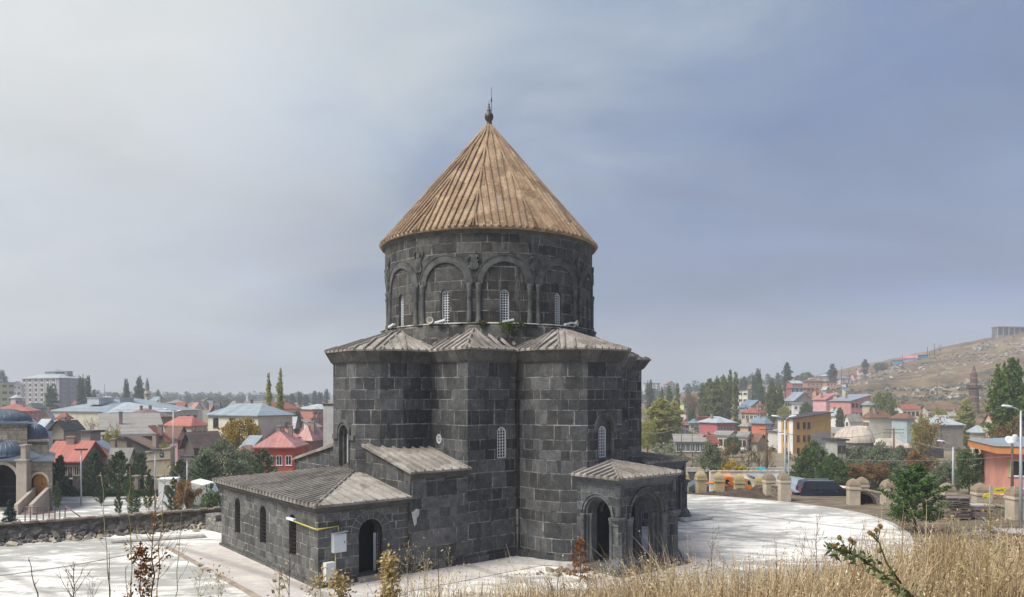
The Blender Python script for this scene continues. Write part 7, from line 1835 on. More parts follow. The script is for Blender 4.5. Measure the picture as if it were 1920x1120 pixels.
# individual weeds standing above the grass
def weed(px, Y, top, label, colr=(0.24, 0.17, 0.09), nbr=9, lean=0.0, leaves=0, leafc=None, thick=0.006, name='dry_weed', spread=0.35, base=None, seed=None, lsize=0.03, group=None, start=0.3):
    p = gp(px, Y)
    if base is not None: p.z = base
    H = zpy(top, Y)-p.z
    r = random.Random(seed or int(px*13+Y*7)); t = empty(name, (p.x, p.y, p.z-0.02), label, 'weed', group)
    b = MB(); pts = [Vector((0, 0, 0))]
    for i in range(1, 9): pts.append(Vector((lean*H*(i/8)**1.4 + r.uniform(-1, 1)*0.008*H, r.uniform(-1, 1)*0.02*H, H*i/8)))
    b.tube(pts, [thick*(1-0.09*i) for i in range(9)], 5); P = []
    def br(q, d, L, th, lv):
        a = [q]; dd = d
        for i in range(3):
            dd = (dd+Vector((r.uniform(-.3, .3), r.uniform(-.3, .3), r.uniform(-.05, .35)))).normalized(); a.append(a[-1]+dd*L/3)
        b.tube(a, [th, th*.8, th*.6, th*.4], 3); P.extend(a[1:])
        if lv:
            for k in range(3): br(a[r.randint(1, 3)], (dd+Vector((r.uniform(-.8, .8), r.uniform(-.8, .8), r.uniform(0, .6)))).normalized(), L*r.uniform(.35, .6), th*.6, lv-1)
    for i in range(nbr):
        f = start+(0.95-start)*i/max(1, nbr-1); k = f*8; q = pts[int(k)].lerp(pts[min(8, int(k)+1)], k-int(k)); a = r.uniform(0, 6.28)
        br(q, Vector((math.cos(a), math.sin(a)*0.7, 0.9)).normalized(), H*spread*(1.15-f)*r.uniform(.6, 1.2), thick*0.5, 1)
    b.build('stem', plain('weed_stem', colr, 0.9, 0.25, 8), t)
    if leaves:
        g = np.random.default_rng(int(px)); A = np.array([tuple(q) for q in P+pts[2:]]); A = A[A[:, 2] < H*(0.55 if leafc is BRL else 2)]; A = A[g.integers(0, len(A), leaves)] + g.normal(size=(leaves, 3))*0.025
        leaf_obj('leaves', A, lsize, leafc, t, up=0.2, aspect=1.9)
    return t
STRL = leafmat('straw_fluff', (0.34, 0.25, 0.10), (0.62, 0.50, 0.27), 0.3)
BRL = leafmat('brown_withered_leaves', (0.10, 0.035, 0.012), (0.30, 0.15, 0.03), 0.2)
GRL = leafmat('green_weed_leaves', (0.095, 0.152, 0.028), (0.200, 0.250, 0.075), 0.3)
PALE = (0.42, 0.36, 0.22)
wz = lambda Y, py=1175: zpy(py, Y)
weed(285, 5.0, 905, 'tall branching brown weed with withered leaves at lower left', (0.20, 0.10, 0.05), 16, 0.02, 260, BRL, 0.0065, spread=0.30, base=wz(5.0), lsize=0.016, start=0.3)
weed(262, 5.1, 1012, 'lower brown weed left of the tall branching one', (0.16, 0.07, 0.04), 9, 0.02, 130, BRL, 0.005, base=wz(5.1), lsize=0.014, spread=0.2)
weed(237, 5.3, 1055, 'short rusty weed tuft at the bottom left', (0.20, 0.09, 0.04), 8, 0.0, 110, BRL, 0.004, base=wz(5.3), lsize=0.013, spread=0.22)
weed(210, 5.6, 880, 'slender pale stem leaning left over the rubble wall', PALE, 4, -0.07, 0, None, 0.005, base=wz(5.6), spread=0.1)
weed(246, 5.8, 870, 'slim yellowish stem rising straight past the young pines', (0.36, 0.27, 0.10), 5, -0.02, 12, BRL, 0.005, base=wz(5.8), spread=0.1, lsize=0.02)
weed(296, 5.4, 862, 'tallest thin straw stem with forked twigs', (0.38, 0.29, 0.12), 9, 0.04, 30, STRL, 0.005, base=wz(5.4), spread=0.22, lsize=0.018)
weed(325, 5.5, 890, 'thin pale stem arching to the right', PALE, 5, 0.10, 0, None, 0.004, base=wz(5.5), spread=0.18)
weed(78, 4.6, 1040, 'dark bare weed stem leaning left at the far left', (0.13, 0.09, 0.08), 3, -0.18, 0, None, 0.006, base=wz(4.6), spread=0.16)
weed(137, 4.9, 1050, 'grey twiggy weed at the bottom left', (0.16, 0.12, 0.10), 12, 0.02, 0, None, 0.0055, base=wz(4.9), spread=0.5)
weed(205, 4.8, 1028, 'single dark upright stem at the bottom left', (0.12, 0.09, 0.08), 3, 0.0, 0, None, 0.0055, base=wz(4.8), spread=0.08)
weed(172, 5.2, 1075, 'wispy grey weed beside the single dark stem', (0.2, 0.16, 0.13), 12, 0.03, 0, None, 0.003, base=wz(5.2), spread=0.6)
weed(372, 5.2, 1060, 'wispy pale weed right of the brown weeds', PALE, 12, 0.02, 40, STRL, 0.003, base=wz(5.2), spread=0.5, lsize=0.012)
weed(410, 5.4, 1070, 'small feathery weed at the bottom left of centre', PALE, 12, 0.0, 60, STRL, 0.003, base=wz(5.4), spread=0.5, lsize=0.012)
weed(541, 5.2, 1015, 'thin dark sapling stem in front of the annex corner', (0.12, 0.10, 0.08), 8, 0.01, 0, None, 0.0045, base=wz(5.2), spread=0.35)
weed(520, 4.8, 1065, 'yellow-green curling stem left of the annex corner', (0.36, 0.30, 0.10), 8, 0.04, 40, STRL, 0.006, base=wz(4.8), spread=0.22, lsize=0.02)
weed(600, 5.4, 1070, 'pale feathery weed before the annex door', PALE, 14, 0.0, 160, STRL, 0.003, base=wz(5.4), spread=0.5, lsize=0.014)
weed(650, 4.4, 1070, 'fluffy straw plume leaning left below the annex door', (0.42, 0.34, 0.16), 14, -0.16, 420, STRL, 0.005, base=wz(4.4), spread=0.2, lsize=0.013)
weed(735, 4.2, 1038, 'large fluffy straw plume right of the annex door', (0.42, 0.34, 0.16), 18, -0.05, 800, STRL, 0.006, base=wz(4.2), spread=0.17, lsize=0.014)
weed(762, 5.2, 1010, 'wispy straw weed against the church wall', PALE, 14, 0.02, 50, STRL, 0.003, base=wz(5.2), spread=0.4, lsize=0.01)
weed(798, 5.0, 1030, 'second wispy straw weed against the church wall', PALE, 14, -0.02, 50, STRL, 0.003, base=wz(5.0), spread=0.4, lsize=0.01)
weed(822, 5.2, 1000, 'thin black upright stalk before the church wall', (0.05, 0.04, 0.035), 3, 0.0, 0, None, 0.004, base=wz(5.2), spread=0.08)
weed(840, 5.6, 1020, 'pale grass-like weed right of the black stalk', PALE, 14, 0.02, 40, STRL, 0.003, base=wz(5.6), spread=0.4, lsize=0.01)
weed(1331, 9.0, 985, 'small grey-brown shrub stem on the knoll right of the porch', (0.20, 0.16, 0.12), 9, 0.03, 0, None, 0.007, spread=0.4)
weed(1530, 9.0, 962, 'small bare leafless sapling on the knoll', (0.22, 0.13, 0.09), 10, 0.0, 0, None, 0.008, spread=0.4, start=0.35)
weed(1693, 8.0, 935, 'tall thin bare stem left of the young pine', (0.26, 0.2, 0.15), 9, 0.0, 0, None, 0.006, spread=0.2)
weed(1845, 6.0, 925, 'tall yellow branching weed at the right, before the slab stacks', (0.42, 0.34, 0.14), 16, 0.03, 120, STRL, 0.007, spread=0.35, lsize=0.014)
weed(1812, 6.4, 965, 'yellow branching weed leaning left at the right', (0.40, 0.32, 0.14), 12, -0.1, 60, STRL, 0.006, spread=0.35, lsize=0.014)
weed(1880, 6.2, 985, 'brown twiggy weed near the right edge', (0.28, 0.2, 0.11), 12, 0.02, 40, STRL, 0.005, spread=0.45, lsize=0.012)
for i, (x, Y_, tp) in enumerate(((1260, 7.5, 1040), (1400, 7.0, 1030), (1450, 6.5, 1010), (1505, 7.5, 1000), (1600, 7, 1000), (1650, 6.5, 990), (1745, 6.5, 985), (1350, 6.0, 1035), (1190, 6.5, 1060), (1560, 6.2, 1020), (1780, 5.6, 1000), (1900, 5.2, 985))):
    weed(x, Y_, tp, 'brown stalky weed standing a little above the dry grass on the knoll', (0.20, 0.13, 0.07), 10, 0.02, 50, BRL, 0.0045, spread=0.3, lsize=0.010, group='stalky weeds in the dry grass')
def thistle():
    Y = 3.0; p = gp(1745, Y); t = empty('thistle', (p.x, p.y, zpy(1150, Y)), 'green thistle leaning left with round brown seed heads, lower right', 'thistle')
    q = lambda px, py, dy=0: Vector((gx(px, Y)-p.x, dy, zpy(py, Y)-zpy(1150, Y)))
    b = MB(); stem = [q(1745, 1150), q(1700, 1110), q(1660, 1080, 0.02), q(1625, 1050, 0.04), q(1585, 1035, 0.05), q(1560, 1030, 0.05)]
    b.tube(stem, [0.008, 0.007, 0.006, 0.005, 0.004, 0.003], 6)
    heads = [(1582, 1012), (1590, 1034), (1603, 1016), (1609, 1021), (1640, 1003), (1646, 1007), (1660, 990), (1652, 998), (1573, 1028), (1658, 1036)]
    b2 = [q(1690, 1095), q(1670, 1060, 0.03), q(1655, 1020, 0.03), q(1648, 1003, 0.04)]; b.tube(b2, [0.005, 0.004, 0.003, 0.002], 5)
    g = np.random.default_rng(3); 
    for hx, hy in heads[:4]: b.tube([q(1600, 1040, 0.04), q(hx, hy, 0.04)], [0.003, 0.002], 4)
    for hx, hy in heads[4:8]: b.tube([q(1655, 1020, 0.04), q(hx, hy, 0.04)], [0.003, 0.002], 4)
    b.build('stem', plain('thistle_stem', (0.09, 0.09, 0.035), 0.8), t)
    for hx, hy in heads:
        c = q(hx, hy, 0.04); hb = MB(); hb.M = Matrix.Translation(c); hb.lathe([(0, -0.008), (0.006, -0.005), (0.008, 0), (0.005, 0.006), (0.0, 0.008)], 8)
        hd = hb.build('seed_head', plain('thistle_head', (0.26, 0.17, 0.07), 0.9), t)
        d = g.normal(size=(70, 3)); d /= np.linalg.norm(d, axis=1)[:, None]; leaf_obj('spines', np.array(tuple(c))+d*0.008, 0.005, leafmat('thistle_spines', (0.3, 0.2, 0.08), (0.5, 0.38, 0.18)), hd, aspect=2.2)
    P = []; 
    for i in range(5):
        a, c = stem[i], stem[i+1]
        for k in range(40):
            s_ = g.uniform(); m = a.lerp(c, s_); P.append((m.x+g.normal()*0.020, m.y+g.normal()*0.02, m.z+g.normal()*0.014))
    leaf_obj('leaves', P, 0.014, leafmat('thistle_leaves', (0.09, 0.12, 0.045), (0.30, 0.36, 0.20), 0.3), t, aspect=2.8)
thistle()
# ------------------------------------------------------------------ rubble wall between terrace and park
def rubble_mat(name, d_, l_):
    m, t, b = new_mat(name)
    P = t.node('ShaderNodeNewGeometry').outputs['Position']
    vo = t.node('ShaderNodeTexVoronoi'); t.put(vo.inputs['Vector'], t.scale(P, (1, 1, 1.5))); vo.inputs['Scale'].default_value = 2.6
    ve = t.node('ShaderNodeTexVoronoi', feature='DISTANCE_TO_EDGE'); t.put(ve.inputs['Vector'], t.scale(P, (1, 1, 1.5))); ve.inputs['Scale'].default_value = 2.6
    c = t.mix(t.sep(vo.outputs['Color'])[0], c4(d_), c4(l_))
    k = t.mr(t.noise(P, 5, 5, 0.7), 0.3, 0.7, 0.6, 1.35); c = t.vmath('MULTIPLY', c, t.comb(k, k, k))
    c = t.mix(t.math('MULTIPLY', t.mr(ve.outputs['Distance'], 0.08, 0.0), 0.8), c, c4((0.035, 0.03, 0.026)))
    c = t.mix(t.math('MULTIPLY', t.mr(t.noise(P, 0.6, 5, 0.7), 0.52, 0.62), 0.6), c, c4((0.13, 0.11, 0.09)))
    t.put(b.inputs['Base Color'], c); b.inputs['Roughness'].default_value = 0.95
    bn = t.node('ShaderNodeBump'); bn.inputs['Strength'].default_value = 1; bn.inputs['Distance'].default_value = 0.08
    t.put(bn.inputs['Height'], ve.outputs['Distance']); t.put(b.inputs['Normal'], bn.outputs[0])
    return m
RUB = rubble_mat('dark_rubble', (0.045, 0.042, 0.04), (0.17, 0.16, 0.145))
def rubble_wall():
    t = empty('rubble_wall', (-24, 45.5, 0), 'low dark rubble stone wall between the terrace and the park', 'wall')
    n = 150; b = MB(); vs = []; rows = 7
    A = Vector((-44, 32.0)); M_ = Vector((-29.5, 41.6)); B = Vector((-16.2, 49.6)); 
    path = []
    for i in range(n+1):
        f = i/n
        path.append(A.lerp(M_, f/0.5) if f < 0.5 else M_.lerp(B, (f-0.5)/0.5))
    d = (B-M_).normalized(); nn = Vector((d.y, -d.x))
    for i, p in enumerate(path):
        for j in range(rows+1):
            z = 1.02*j/rows - 0.15*(j == 0)
            ns_ = noise.noise(Vector((p.x*1.9, p.y*1.9, z*3)))
            q = p + nn*(0.30*(1-j/rows)**1.5 + 0.16*ns_*(j < rows)); vs.append((q.x+24, q.y-45.5, z + 0.06*noise.noise(Vector((p.x*0.8, 3, 0)))*(j/rows)))
        q = p - nn*0.45; vs.append((q.x+24, q.y-45.5, 1.02)); vs.append((q.x+24, q.y-45.5, -2.3))
    m = rows+3
    fs = [(i*m+j, (i+1)*m+j, (i+1)*m+j+1, i*m+j+1) for i in range(n) for j in range(m-1)]
    fs += [tuple(range(n*m, n*m+m))]
    b.add(vs, fs); b.build('stonework', RUB, t)
    c = MB()
    for i in range(0, n-1, 2):
        p, q = path[i], path[i+2] if i+2 <= n else path[n]
        if 62 < i < 76: continue
        h = 0.035*math.sin(i*1.7)
        c.prism([((p+nn*0.12).x+24, (p+nn*0.12).y-45.5), ((q+nn*0.12).x+24, (q+nn*0.12).y-45.5), ((q-nn*0.5).x+24, (q-nn*0.5).y-45.5), ((p-nn*0.5).x+24, (p-nn*0.5).y-45.5)], 1.0+0.002*(i % 4), 1.10+h)
    c.build('coping', plain('coping_stone', (0.20, 0.16, 0.13), 0.95, 0.4, 2, bump=0.5), t)
    br_ = MB(); br_.box(0, 0, 0, 0.1, 0.1, 0.1)
    # loose rubble at its foot
    g = random.Random(8); r_ = MB()
    for k in range(520):
        f = g.uniform(0.28, 1.0); i = min(n-1, int(f*n)); p = path[i]; s = g.uniform(0.05, 0.26)*(1.15-f*0.4); off_ = abs(g.gauss(0.25, 0.42))
        q = p + nn*off_; r_.M = Matrix.Translation((q.x, q.y, s*0.25 + max(0, 0.45-off_)*0.7)) @ Matrix.Rotation(g.uniform(0, 6), 4, Vector((g.random(), g.random(), 1)).normalized()) @ Matrix.Diagonal((s*g.uniform(.7, 1.5), s, s*g.uniform(.5, .9), 1))
        a = 0.62; jj = lambda: g.uniform(-0.16, 0.16)
        r_.add([(x*a+jj(), y*a+jj(), z*a+jj()) for x, y, z in ((-1,-1,-1),(1,-1,-1),(1,1,-1),(-1,1,-1),(-1,-1,1),(1,-1,1),(1,1,1),(-1,1,1))], [(3,2,1,0),(4,5,6,7),(0,1,5,4),(1,2,6,5),(2,3,7,6),(3,0,4,7)])
    tag(r_.build('loose_rubble', plain('rubble_stone', (0.16, 0.15, 0.135), 0.95, 0.5, 1.2)), 'loose broken stones heaped along the foot of the rubble wall', 'rubble', kind='stuff')
rubble_wall()

def simple(name, label, cat, loc, group=None, rz=0): return empty(name, loc, label, cat, group, rz)
# red railing posts at the park corner
def railing():
    t = simple('railing', 'short rusty red handrail fence behind the rubble wall', 'railing', (gx(88, 46.5), 46.5, -1.9))
    m_ = plain('faded_red_paint', (0.26, 0.15, 0.13), 0.7, 0.3)
    xs_ = [gx(p, 46.5)-gx(88, 46.5) for p in (47, 57, 69, 81, 92, 103, 112, 122)]
    for i, x in enumerate(xs_):
        b = MB(); b.box(x-0.025, -0.025, 0, x+0.025, 0.025, 3.3 if i < 4 else 3.35); b.build('post', m_, t)
    b = MB(); b.tube([(xs_[0], 0, 3.28), (xs_[3], 0, 3.28)], 0.035, 5); b.build('rail', m_, t)
    b = MB(); b.tube([(xs_[0], 0, 2.95), (xs_[5], 0, 2.95)], 0.025, 5); b.build('rail', m_, t)
    b = MB(); b.tube([(xs_[7], 0, 3.35), (xs_[7]+1.2, 0, 2.5)], 0.035, 5); b.build('rail', m_, t)
railing()

# stone fence and clipped bushes at the back of the park
def park_fence():
    Y = 78.5; t = simple('park_fence', 'low park fence of stone posts and iron panels before the stone house', 'fence', (gx(100, Y), Y, -2))
    st = plain('fence_stone', (0.34, 0.29, 0.24), 0.9, 0.2, 2)
    b = MB(); b.box(0, -0.15, 0, gx(300, Y)-gx(100, Y), 0.15, 0.55); b.build('base_wall', st, t)
    for i in range(10):
        x = i*(gx(300, Y)-gx(100, Y))/9; b = MB(); b.box(x-0.3, -0.28, 0, x+0.3, 0.28, 1.9); b.box(x-0.36, -0.34, 1.9, x+0.36, 0.34, 2.02); b.build('post', st, t)
        if i < 9:
            w_ = (gx(300, Y)-gx(100, Y))/9; b = MB()
            for k in range(7): b.box(x+0.45+k*(w_-0.9)/6-0.02, -0.02, 0.56, x+0.45+k*(w_-0.9)/6+0.02, 0.02, 1.6)
            b.box(x+0.31, -0.03, 1.45, x+w_-0.31, 0.03, 1.52); b.build('iron_panel', IRON, t)
park_fence()
for i, px in enumerate((104, 113, 122, 130, 137)):
    p = Vector((gx(px, 76.5), 76.5, -1.95)); g = np.random.default_rng(i); d = g.normal(size=(420, 3)); d /= np.linalg.norm(d, axis=1)[:, None]; d *= (g.uniform(0.6, 1, 420)**0.5)[:, None]
    o = leaf_obj('clipped_bush', d*np.array([0.26, 0.26, 0.55])+np.array([0, 0, 0.55]), 0.10, DKGREEN); o.location = p
    tag(o, 'small clipped upright bush in the row beside the mosque', 'bush', 'clipped bushes by the mosque')
g = np.random.default_rng(77); n_ = 6000; L_ = gx(298, 77)-gx(140, 77)
P = np.stack([g.uniform(0, L_, n_), g.uniform(-0.4, 0.4, n_), g.uniform(0, 0.62, n_)*(1+0.1*np.sin(g.uniform(0, 9, n_)))], 1)
hd = leaf_obj('hedge', P, 0.10, DKGREEN); hd.location = (gx(140, 77), 77, -1.95); tag(hd, 'long low green hedge at the back edge of the park paving', 'hedge')

# beige gate house with a dark panel, white cabin
def gatehouse():
    Y = 84; z0 = -2.2; t = simple('gate_house', 'narrow beige rendered wall tower with a dark panel high on its front', 'gate house', (gx(275, Y), Y, z0), rz=R(4))
    H = zpy(845, Y)-z0; L = gx(318, Y)-gx(275, Y); w_ = plaster('ochre_render', wcol(200, 185, 150), 0.5)
    b = MB(); b.prism_y([(0, 0), (L, 0), (L, H+0.25), (0, H-0.25)], 0, 1.4); b.build('wall', w_, t)
    b = MB(); b.prism_y([(-0.12, H-0.25), (L+0.12, H+0.25), (L+0.12, H+0.42), (-0.12, H-0.08)], -0.12, 1.5); b.build('coping', plaster('coping_render', wcol(190, 180, 160)), t)
    b = MB(); b.prism_y([(-0.08, H*0.74), (L+0.08, H*0.78), (L+0.08, H*0.80), (-0.08, H*0.76)], -0.08, -0.001); b.build('string_course', w_, t)
    b = MB(); b.box(L*0.56, -0.06, H*0.84, L*0.72, -0.001, H*0.95); pn = b.build('panel', plain('dark_panel', (0.03, 0.06, 0.05), 0.5), t)
    b = MB(); b.box(L*0.60, -0.075, H*0.895, L*0.69, -0.061, H*0.905); b.box(L*0.61, -0.075, H*0.87, L*0.68, -0.061, H*0.88); b.box(L*0.61, -0.075, H*0.92, L*0.635, -0.061, H*0.935); b.build('panel_lettering', WHITE, pn)
    b = MB(); b.box(-0.55, -2.6, 0, L*1.25, -2.2, 1.9); b.build('front_wall', plaster('grey_render', wcol(170, 165, 150), 0.5), t)
gatehouse()
def cabin():
    Y = 71; t = simple('guard_cabin', 'small white guard cabin with a narrow window door', 'cabin', (gx(297, Y), Y, -2.0), rz=R(12))
    wm = plaster('cabin_white', wcol(232, 232, 228), 0.15)
    b = MB(); b.box(0, 0, 0, 1.5, 1.6, 2.35); b.build('wall', wm, t)
    b = MB(); b.box(-0.1, -0.1, 2.35, 1.6, 1.7, 2.45); b.build('roof', WHITE, t)
    b = MB(); b.box(0.42, -0.05, 0.05, 1.12, -0.001, 2.05); d = b.build('door', WHITE, t)
    b = MB(); b.box(0.56, -0.07, 1.0, 0.98, -0.052, 1.85); b.build('pane', GLASS, d)
cabin()
def tarp():
    Y = 62; t = simple('tarpaulin_roof', 'white crumpled tarpaulin over a green-grey sheet roof beside the annex', 'roof', (gx(335, Y), Y, -2.0))
    b = MB(); b.prism_y([(0.5, 1.5), (gx(402, Y)-gx(335, Y), 0.9), (gx(380, Y)-gx(335, Y), 2.9), (gx(352, Y)-gx(335, Y), 3.2)], 0, 2.5); b.build('tarpaulin', plaster('white_sheet', wcol(232, 226, 218), 0.3), t)
    b = MB(); b.add([(0.6, -2.2, 0.7), (5, -2.0, 1.1), (5, 1.5, 1.7), (0.6, 1.5, 1.3), (0.6, -2.2, 0.62), (5, -2.0, 1.02), (5, 1.5, 1.62), (0.6, 1.5, 1.22)], [(0, 1, 2, 3), (4, 7, 6, 5), (0, 4, 5, 1), (1, 5, 6, 2), (2, 6, 7, 3), (3, 7, 4, 0)]); b.build('sheet_roof', seamed('green_grey_sheet', (0.22, 0.30, 0.29), 0.35), t)
    b = MB(); b.box(0.7, -1.8, 0, 4.8, 1.4, 0.6); b.build('wall', plaster('grey_render', wcol(170, 165, 150), 0.5), t)
tarp()
def block_pile():
    Y = 47; t = simple('concrete_block', 'grey stepped concrete block beside the far corner of the annex', 'concrete block', (gx(408, 46), 46, 0), rz=R(-40))
    b = MB(); b.box(-0.9, -0.3, 0, 0.3, 0.5, 1.0); b.box(0.3, -0.3, 0, 1.6, 0.3, 0.62); b.build('block', rubble_mat('grey_blockwork', (0.16, 0.155, 0.145), (0.26, 0.25, 0.235)), t)
block_pile()

# ------------------------------------------------------------------ street lamps and poles
def curve_arm(b, p0, d, L, rise, r): b.tube([p0, (p0[0]+d*L*0.4, p0[1], p0[2]+rise*0.6), (p0[0]+d*L, p0[1], p0[2]+rise)], r, 6)
def lamp(px, Y, top, label, arms, base=None, rad=0.07, colr=STEEL, head='drop'):
    p = gp(px, Y); 
    if base is not None: p.z = base
    H = zpy(top, Y)-p.z; t = empty('street_lamp', p, label, 'street lamp', 'street lamps')
    b = MB(); b.tube([(0, 0, -0.2), (0, 0, H*0.5), (0, 0, H)], [rad*1.3, rad, rad*0.7], 8); b.build('pole', colr, t)
    b = MB(); b.box(-0.18, -0.18, -0.1, 0.18, 0.18, 0.08); b.build('base_plate', colr, t)
    for d, L, rise in arms:
        b = MB(); curve_arm(b, (0, 0, H-0.1), d, L, rise, 0.035); a = b.build('arm', colr, t)
        x = d*(L+0.25); z = H-0.1+rise
        b = MB(); b.M = Matrix.Translation((x, 0, z)) @ Matrix.Rotation(d*R(-8), 4, 'Y') @ Matrix.Diagonal((2.2, 0.9, 1, 1)); b.lathe([(0.0, 0.12), (0.12, 0.10), (0.17, 0.02), (0.16, -0.03), (0, -0.04)], 12); b.build('lamp_head', plain('lamp_housing', (0.62, 0.64, 0.66), 0.4), a)
    if not arms:
        b = MB(); b.box(-0.5, -0.22, H-0.02, 0.5, 0.22, H+0.12); hd_ = b.build('lamp_head', plain('dark_lamp_head', (0.04, 0.045, 0.05), 0.5), t)
        b = MB(); b.box(-0.4, -0.16, H-0.05, 0.4, 0.16, H-0.021); b.build('diffuser', WHITE, hd_)
    return t
lamp(152, 70, 844, 'park lamp with a flat dark head left of the dark pines', [], -1.95, 0.07)
lamp(291, 68, 845, 'park lamp with a flat dark head before the beige gate house', [], -1.95, 0.07)
lamp(351, 66, 858, 'short park lamp with a flat dark head near the annex roof', [], -1.95, 0.08)
lamp(325, 92, 770, 'very tall slim lamp post with two white heads above the left town', [(-1, 0.7, 0.25), (1, 0.5, 0.05)], None, 0.09)
lamp(1472, 62.5, 788, 'tall lamp post with two outstretched arms beside the gate pillars', [(-1, 0.55, 0.4), (1, 0.4, 0.4)], -1.4, 0.10)
lamp(1479, 70, 815, 'lower lamp post just right of the two-armed one', [(-1, 0.15, 0.1)], -1.4, 0.08)
lamp(1787, 63, 838, 'lamp post with a single arm pointing left behind the pillars', [(-1, 0.75, 0.55)], -1.0, 0.085)
lamp(1914, 44, 770, 'tall lamp post at the right edge with an arm pointing left', [(-1, 0.55, 0.32)], 0, 0.085)
def pole(px, Y, top, label, r=0.09, cross=1.2, base=None, m=None, ncr=1, pdrop=0.25, group=None):
    p = gp(px, Y); H = zpy(top, Y)-(p.z if base is None else base)
    if base is not None: p.z = base
    t = empty('utility_pole', p, label, 'utility pole', group); m = m or plain('weathered_pole', (0.12, 0.085, 0.06), 0.9, 0.3, 4)
    b = MB(); b.tube([(0, 0, -0.2), (0, 0, H)], [r, r*0.7], 7); b.build('shaft', m, t)
    for i in range(ncr if cross else 0):
        b = MB(); z = H-pdrop-0.5*i; b.box(-cross/2, -0.04, z, cross/2, 0.04, z+0.08)
        b.build('crossarm', m, t)
        for x in (-cross*0.45, 0, cross*0.45):
            b = MB(); b.tube([(x, 0, z+0.08), (x, 0, z+0.24)], 0.03, 5); b.build('insulator', plain('porcelain', (0.5, 0.5, 0.48), 0.3), t)
    return t
pole(1278, 110, 797, 'thin red-brown pole behind the porch of the church', 0.07, 0)
pole(1298, 120, 805, 'thin grey pole right of the red-brown one', 0.06, 0)
pole(1437, 76, 802, 'rough wooden power pole with a small crossarm left of the double lamp', 0.13, 1.4, -1.5)
pole(1409, 130, 803, 'thin dark pole before the coral orange house', 0.07, 0)
pole(1676, 110, 803, 'red iron lattice-like pole with a wide crossarm in front of the pale blue house', 0.16, 3.0, None, plain('rusty_red_pole', (0.22, 0.09, 0.07), 0.8), 2)
pole(1898, 58, 832, 'brown wooden pole left of the orange building', 0.13, 0, -1.2)
pole(1757, 330, 716, 'dark wooden pole standing alone on the hillside', 0.22, 1.8)
pole(1777, 330, 728, 'shorter dark pole right of the lone hillside one', 0.2, 1.5)
pole(1752, 515, 644, 'tallest pole on the hill skyline', 0.3, 0)
pole(1739, 515, 650, 'pole on the hill skyline next to the turquoise shed', 0.3, 0)
pole(1743, 518, 658, 'short thin pole between two taller ones on the skyline', 0.2, 0)
pole(1692, 505, 665, 'thin pole in front of the blue hilltop house', 0.2, 0)
pole(1578, 455, 688, 'dark pole among the sheds on the slope skyline', 0.25, 2.0)
pole(1592, 458, 690, 'second dark pole right of the first on the slope skyline', 0.2, 0)
pole(196, 350, 720, 'thin radio mast on the left skyline', 0.12, 0)
pole(1435, 290, 733, 'thin pole between the dark and the olive poplars', 0.12, 0)
pole(1391, 300, 735, 'thin pole beside the cream house in the poplars', 0.12, 0)
def cable(a, b_, sag, label, r=0.02):
    a, b_ = Vector(a), Vector(b_); pts = [a.lerp(b_, i/16) - Vector((0, 0, sag*4*(i/16)*(1-i/16))) for i in range(17)]
    m = MB(); m.tube(pts, r, 4); tag(m.build('power_cable', plain('cable', (0.25, 0.25, 0.25), 0.6)), label, 'cable')
cable(at(1210, 812, 112), at(1278, 800, 110), 0.4, 'overhead wire from the church edge to the thin red-brown pole', 0.035)
cable(at(1278, 800, 110), at(1437, 808, 76), 1.0, 'overhead wire slanting to the rough wooden power pole', 0.03)
cable(at(1437, 806, 76), at(1676, 806, 110), 1.0, 'overhead wire crossing before the ochre building and the bath', 0.03)
cable(at(1676, 808, 110), at(1787, 843, 63), 0.5, 'overhead wire dropping to the single-armed lamp', 0.025)
cable(at(1480, 850, 90), at(1898, 856, 58), 0.6, 'low wire running over the gardens to the brown wooden pole', 0.02)
cable(at(-20, 1082, 30.5), at(262, 1035, 36.5), 0.1, 'dark cable lying slack over the pale terrace at lower left', 0.018)

# ------------------------------------------------------------------ gate pillars, walls, heap on the right
PST = plain('pillar_limestone', (0.50, 0.43, 0.34), 0.92, 0.2, 1.4, bump=0.3)
PCAP = plain('weathered_pillar_cap', (0.26, 0.205, 0.145), 0.95, 0.35, 2.0, bump=0.5)
PYEL = plain('lichened_limestone', (0.46, 0.38, 0.22), 0.92, 0.25, 1.6, bump=0.3)
YCAP = plain('lichened_cap', (0.36, 0.29, 0.16), 0.95, 0.3, 2.0, bump=0.5)
def pillar(px, Y, top, w, label, z0=None, mats=(PST, PCAP), group='stone fence pillars'):
    p = gp(px, Y) if z0 is None else Vector((gx(px, Y), Y, z0))
    H = zpy(top, Y)-p.z; hc = 0.62*w/0.8; t = empty('stone_pillar', p, label, 'pillar', group, rz=R(random.uniform(-8, 8)))
    b = MB(); h = w/2; zb = H-hc
    b.box(-h, -h, -0.2, h, h, zb-0.22); b.build('shaft', mats[0], t)
    b = MB(); b.box(-h-0.06, -h-0.06, zb-0.22, h+0.06, h+0.06, zb-0.10); b.box(-h-0.02, -h-0.02, zb-0.10, h+0.02, h+0.02, zb); b.build('neck_moulding', mats[0], t)
    b = MB(); k = h+0.03
    vs = []; prof = [(1.0, 0), (0.97, 0.25), (0.80, 0.55), (0.52, 0.80), (0.20, 0.95), (0.03, 1.0)]
    for f, z in prof: vs += [(x*k*f, y*k*f, zb+z*hc) for x, y in ((-1,-1),(1,-1),(1,1),(-1,1))]
    fs = [(0, 3, 2, 1), (20, 21, 22, 23)]
    for i in range(5): fs += [(i*4+j, i*4+(j+1) % 4, i*4+4+(j+1) % 4, i*4+4+j) for j in range(4)]
    b.add(vs, fs); b.build('cap', mats[1], t)
    return t
pillar(1281, 66, 881, 0.80, 'yellowish pillar half hidden by the porch edge', -0.9, (PYEL, YCAP))
pillar(1314, 66, 882, 0.80, 'yellowish pillar, first one clear of the porch', -0.9, (PYEL, YCAP))
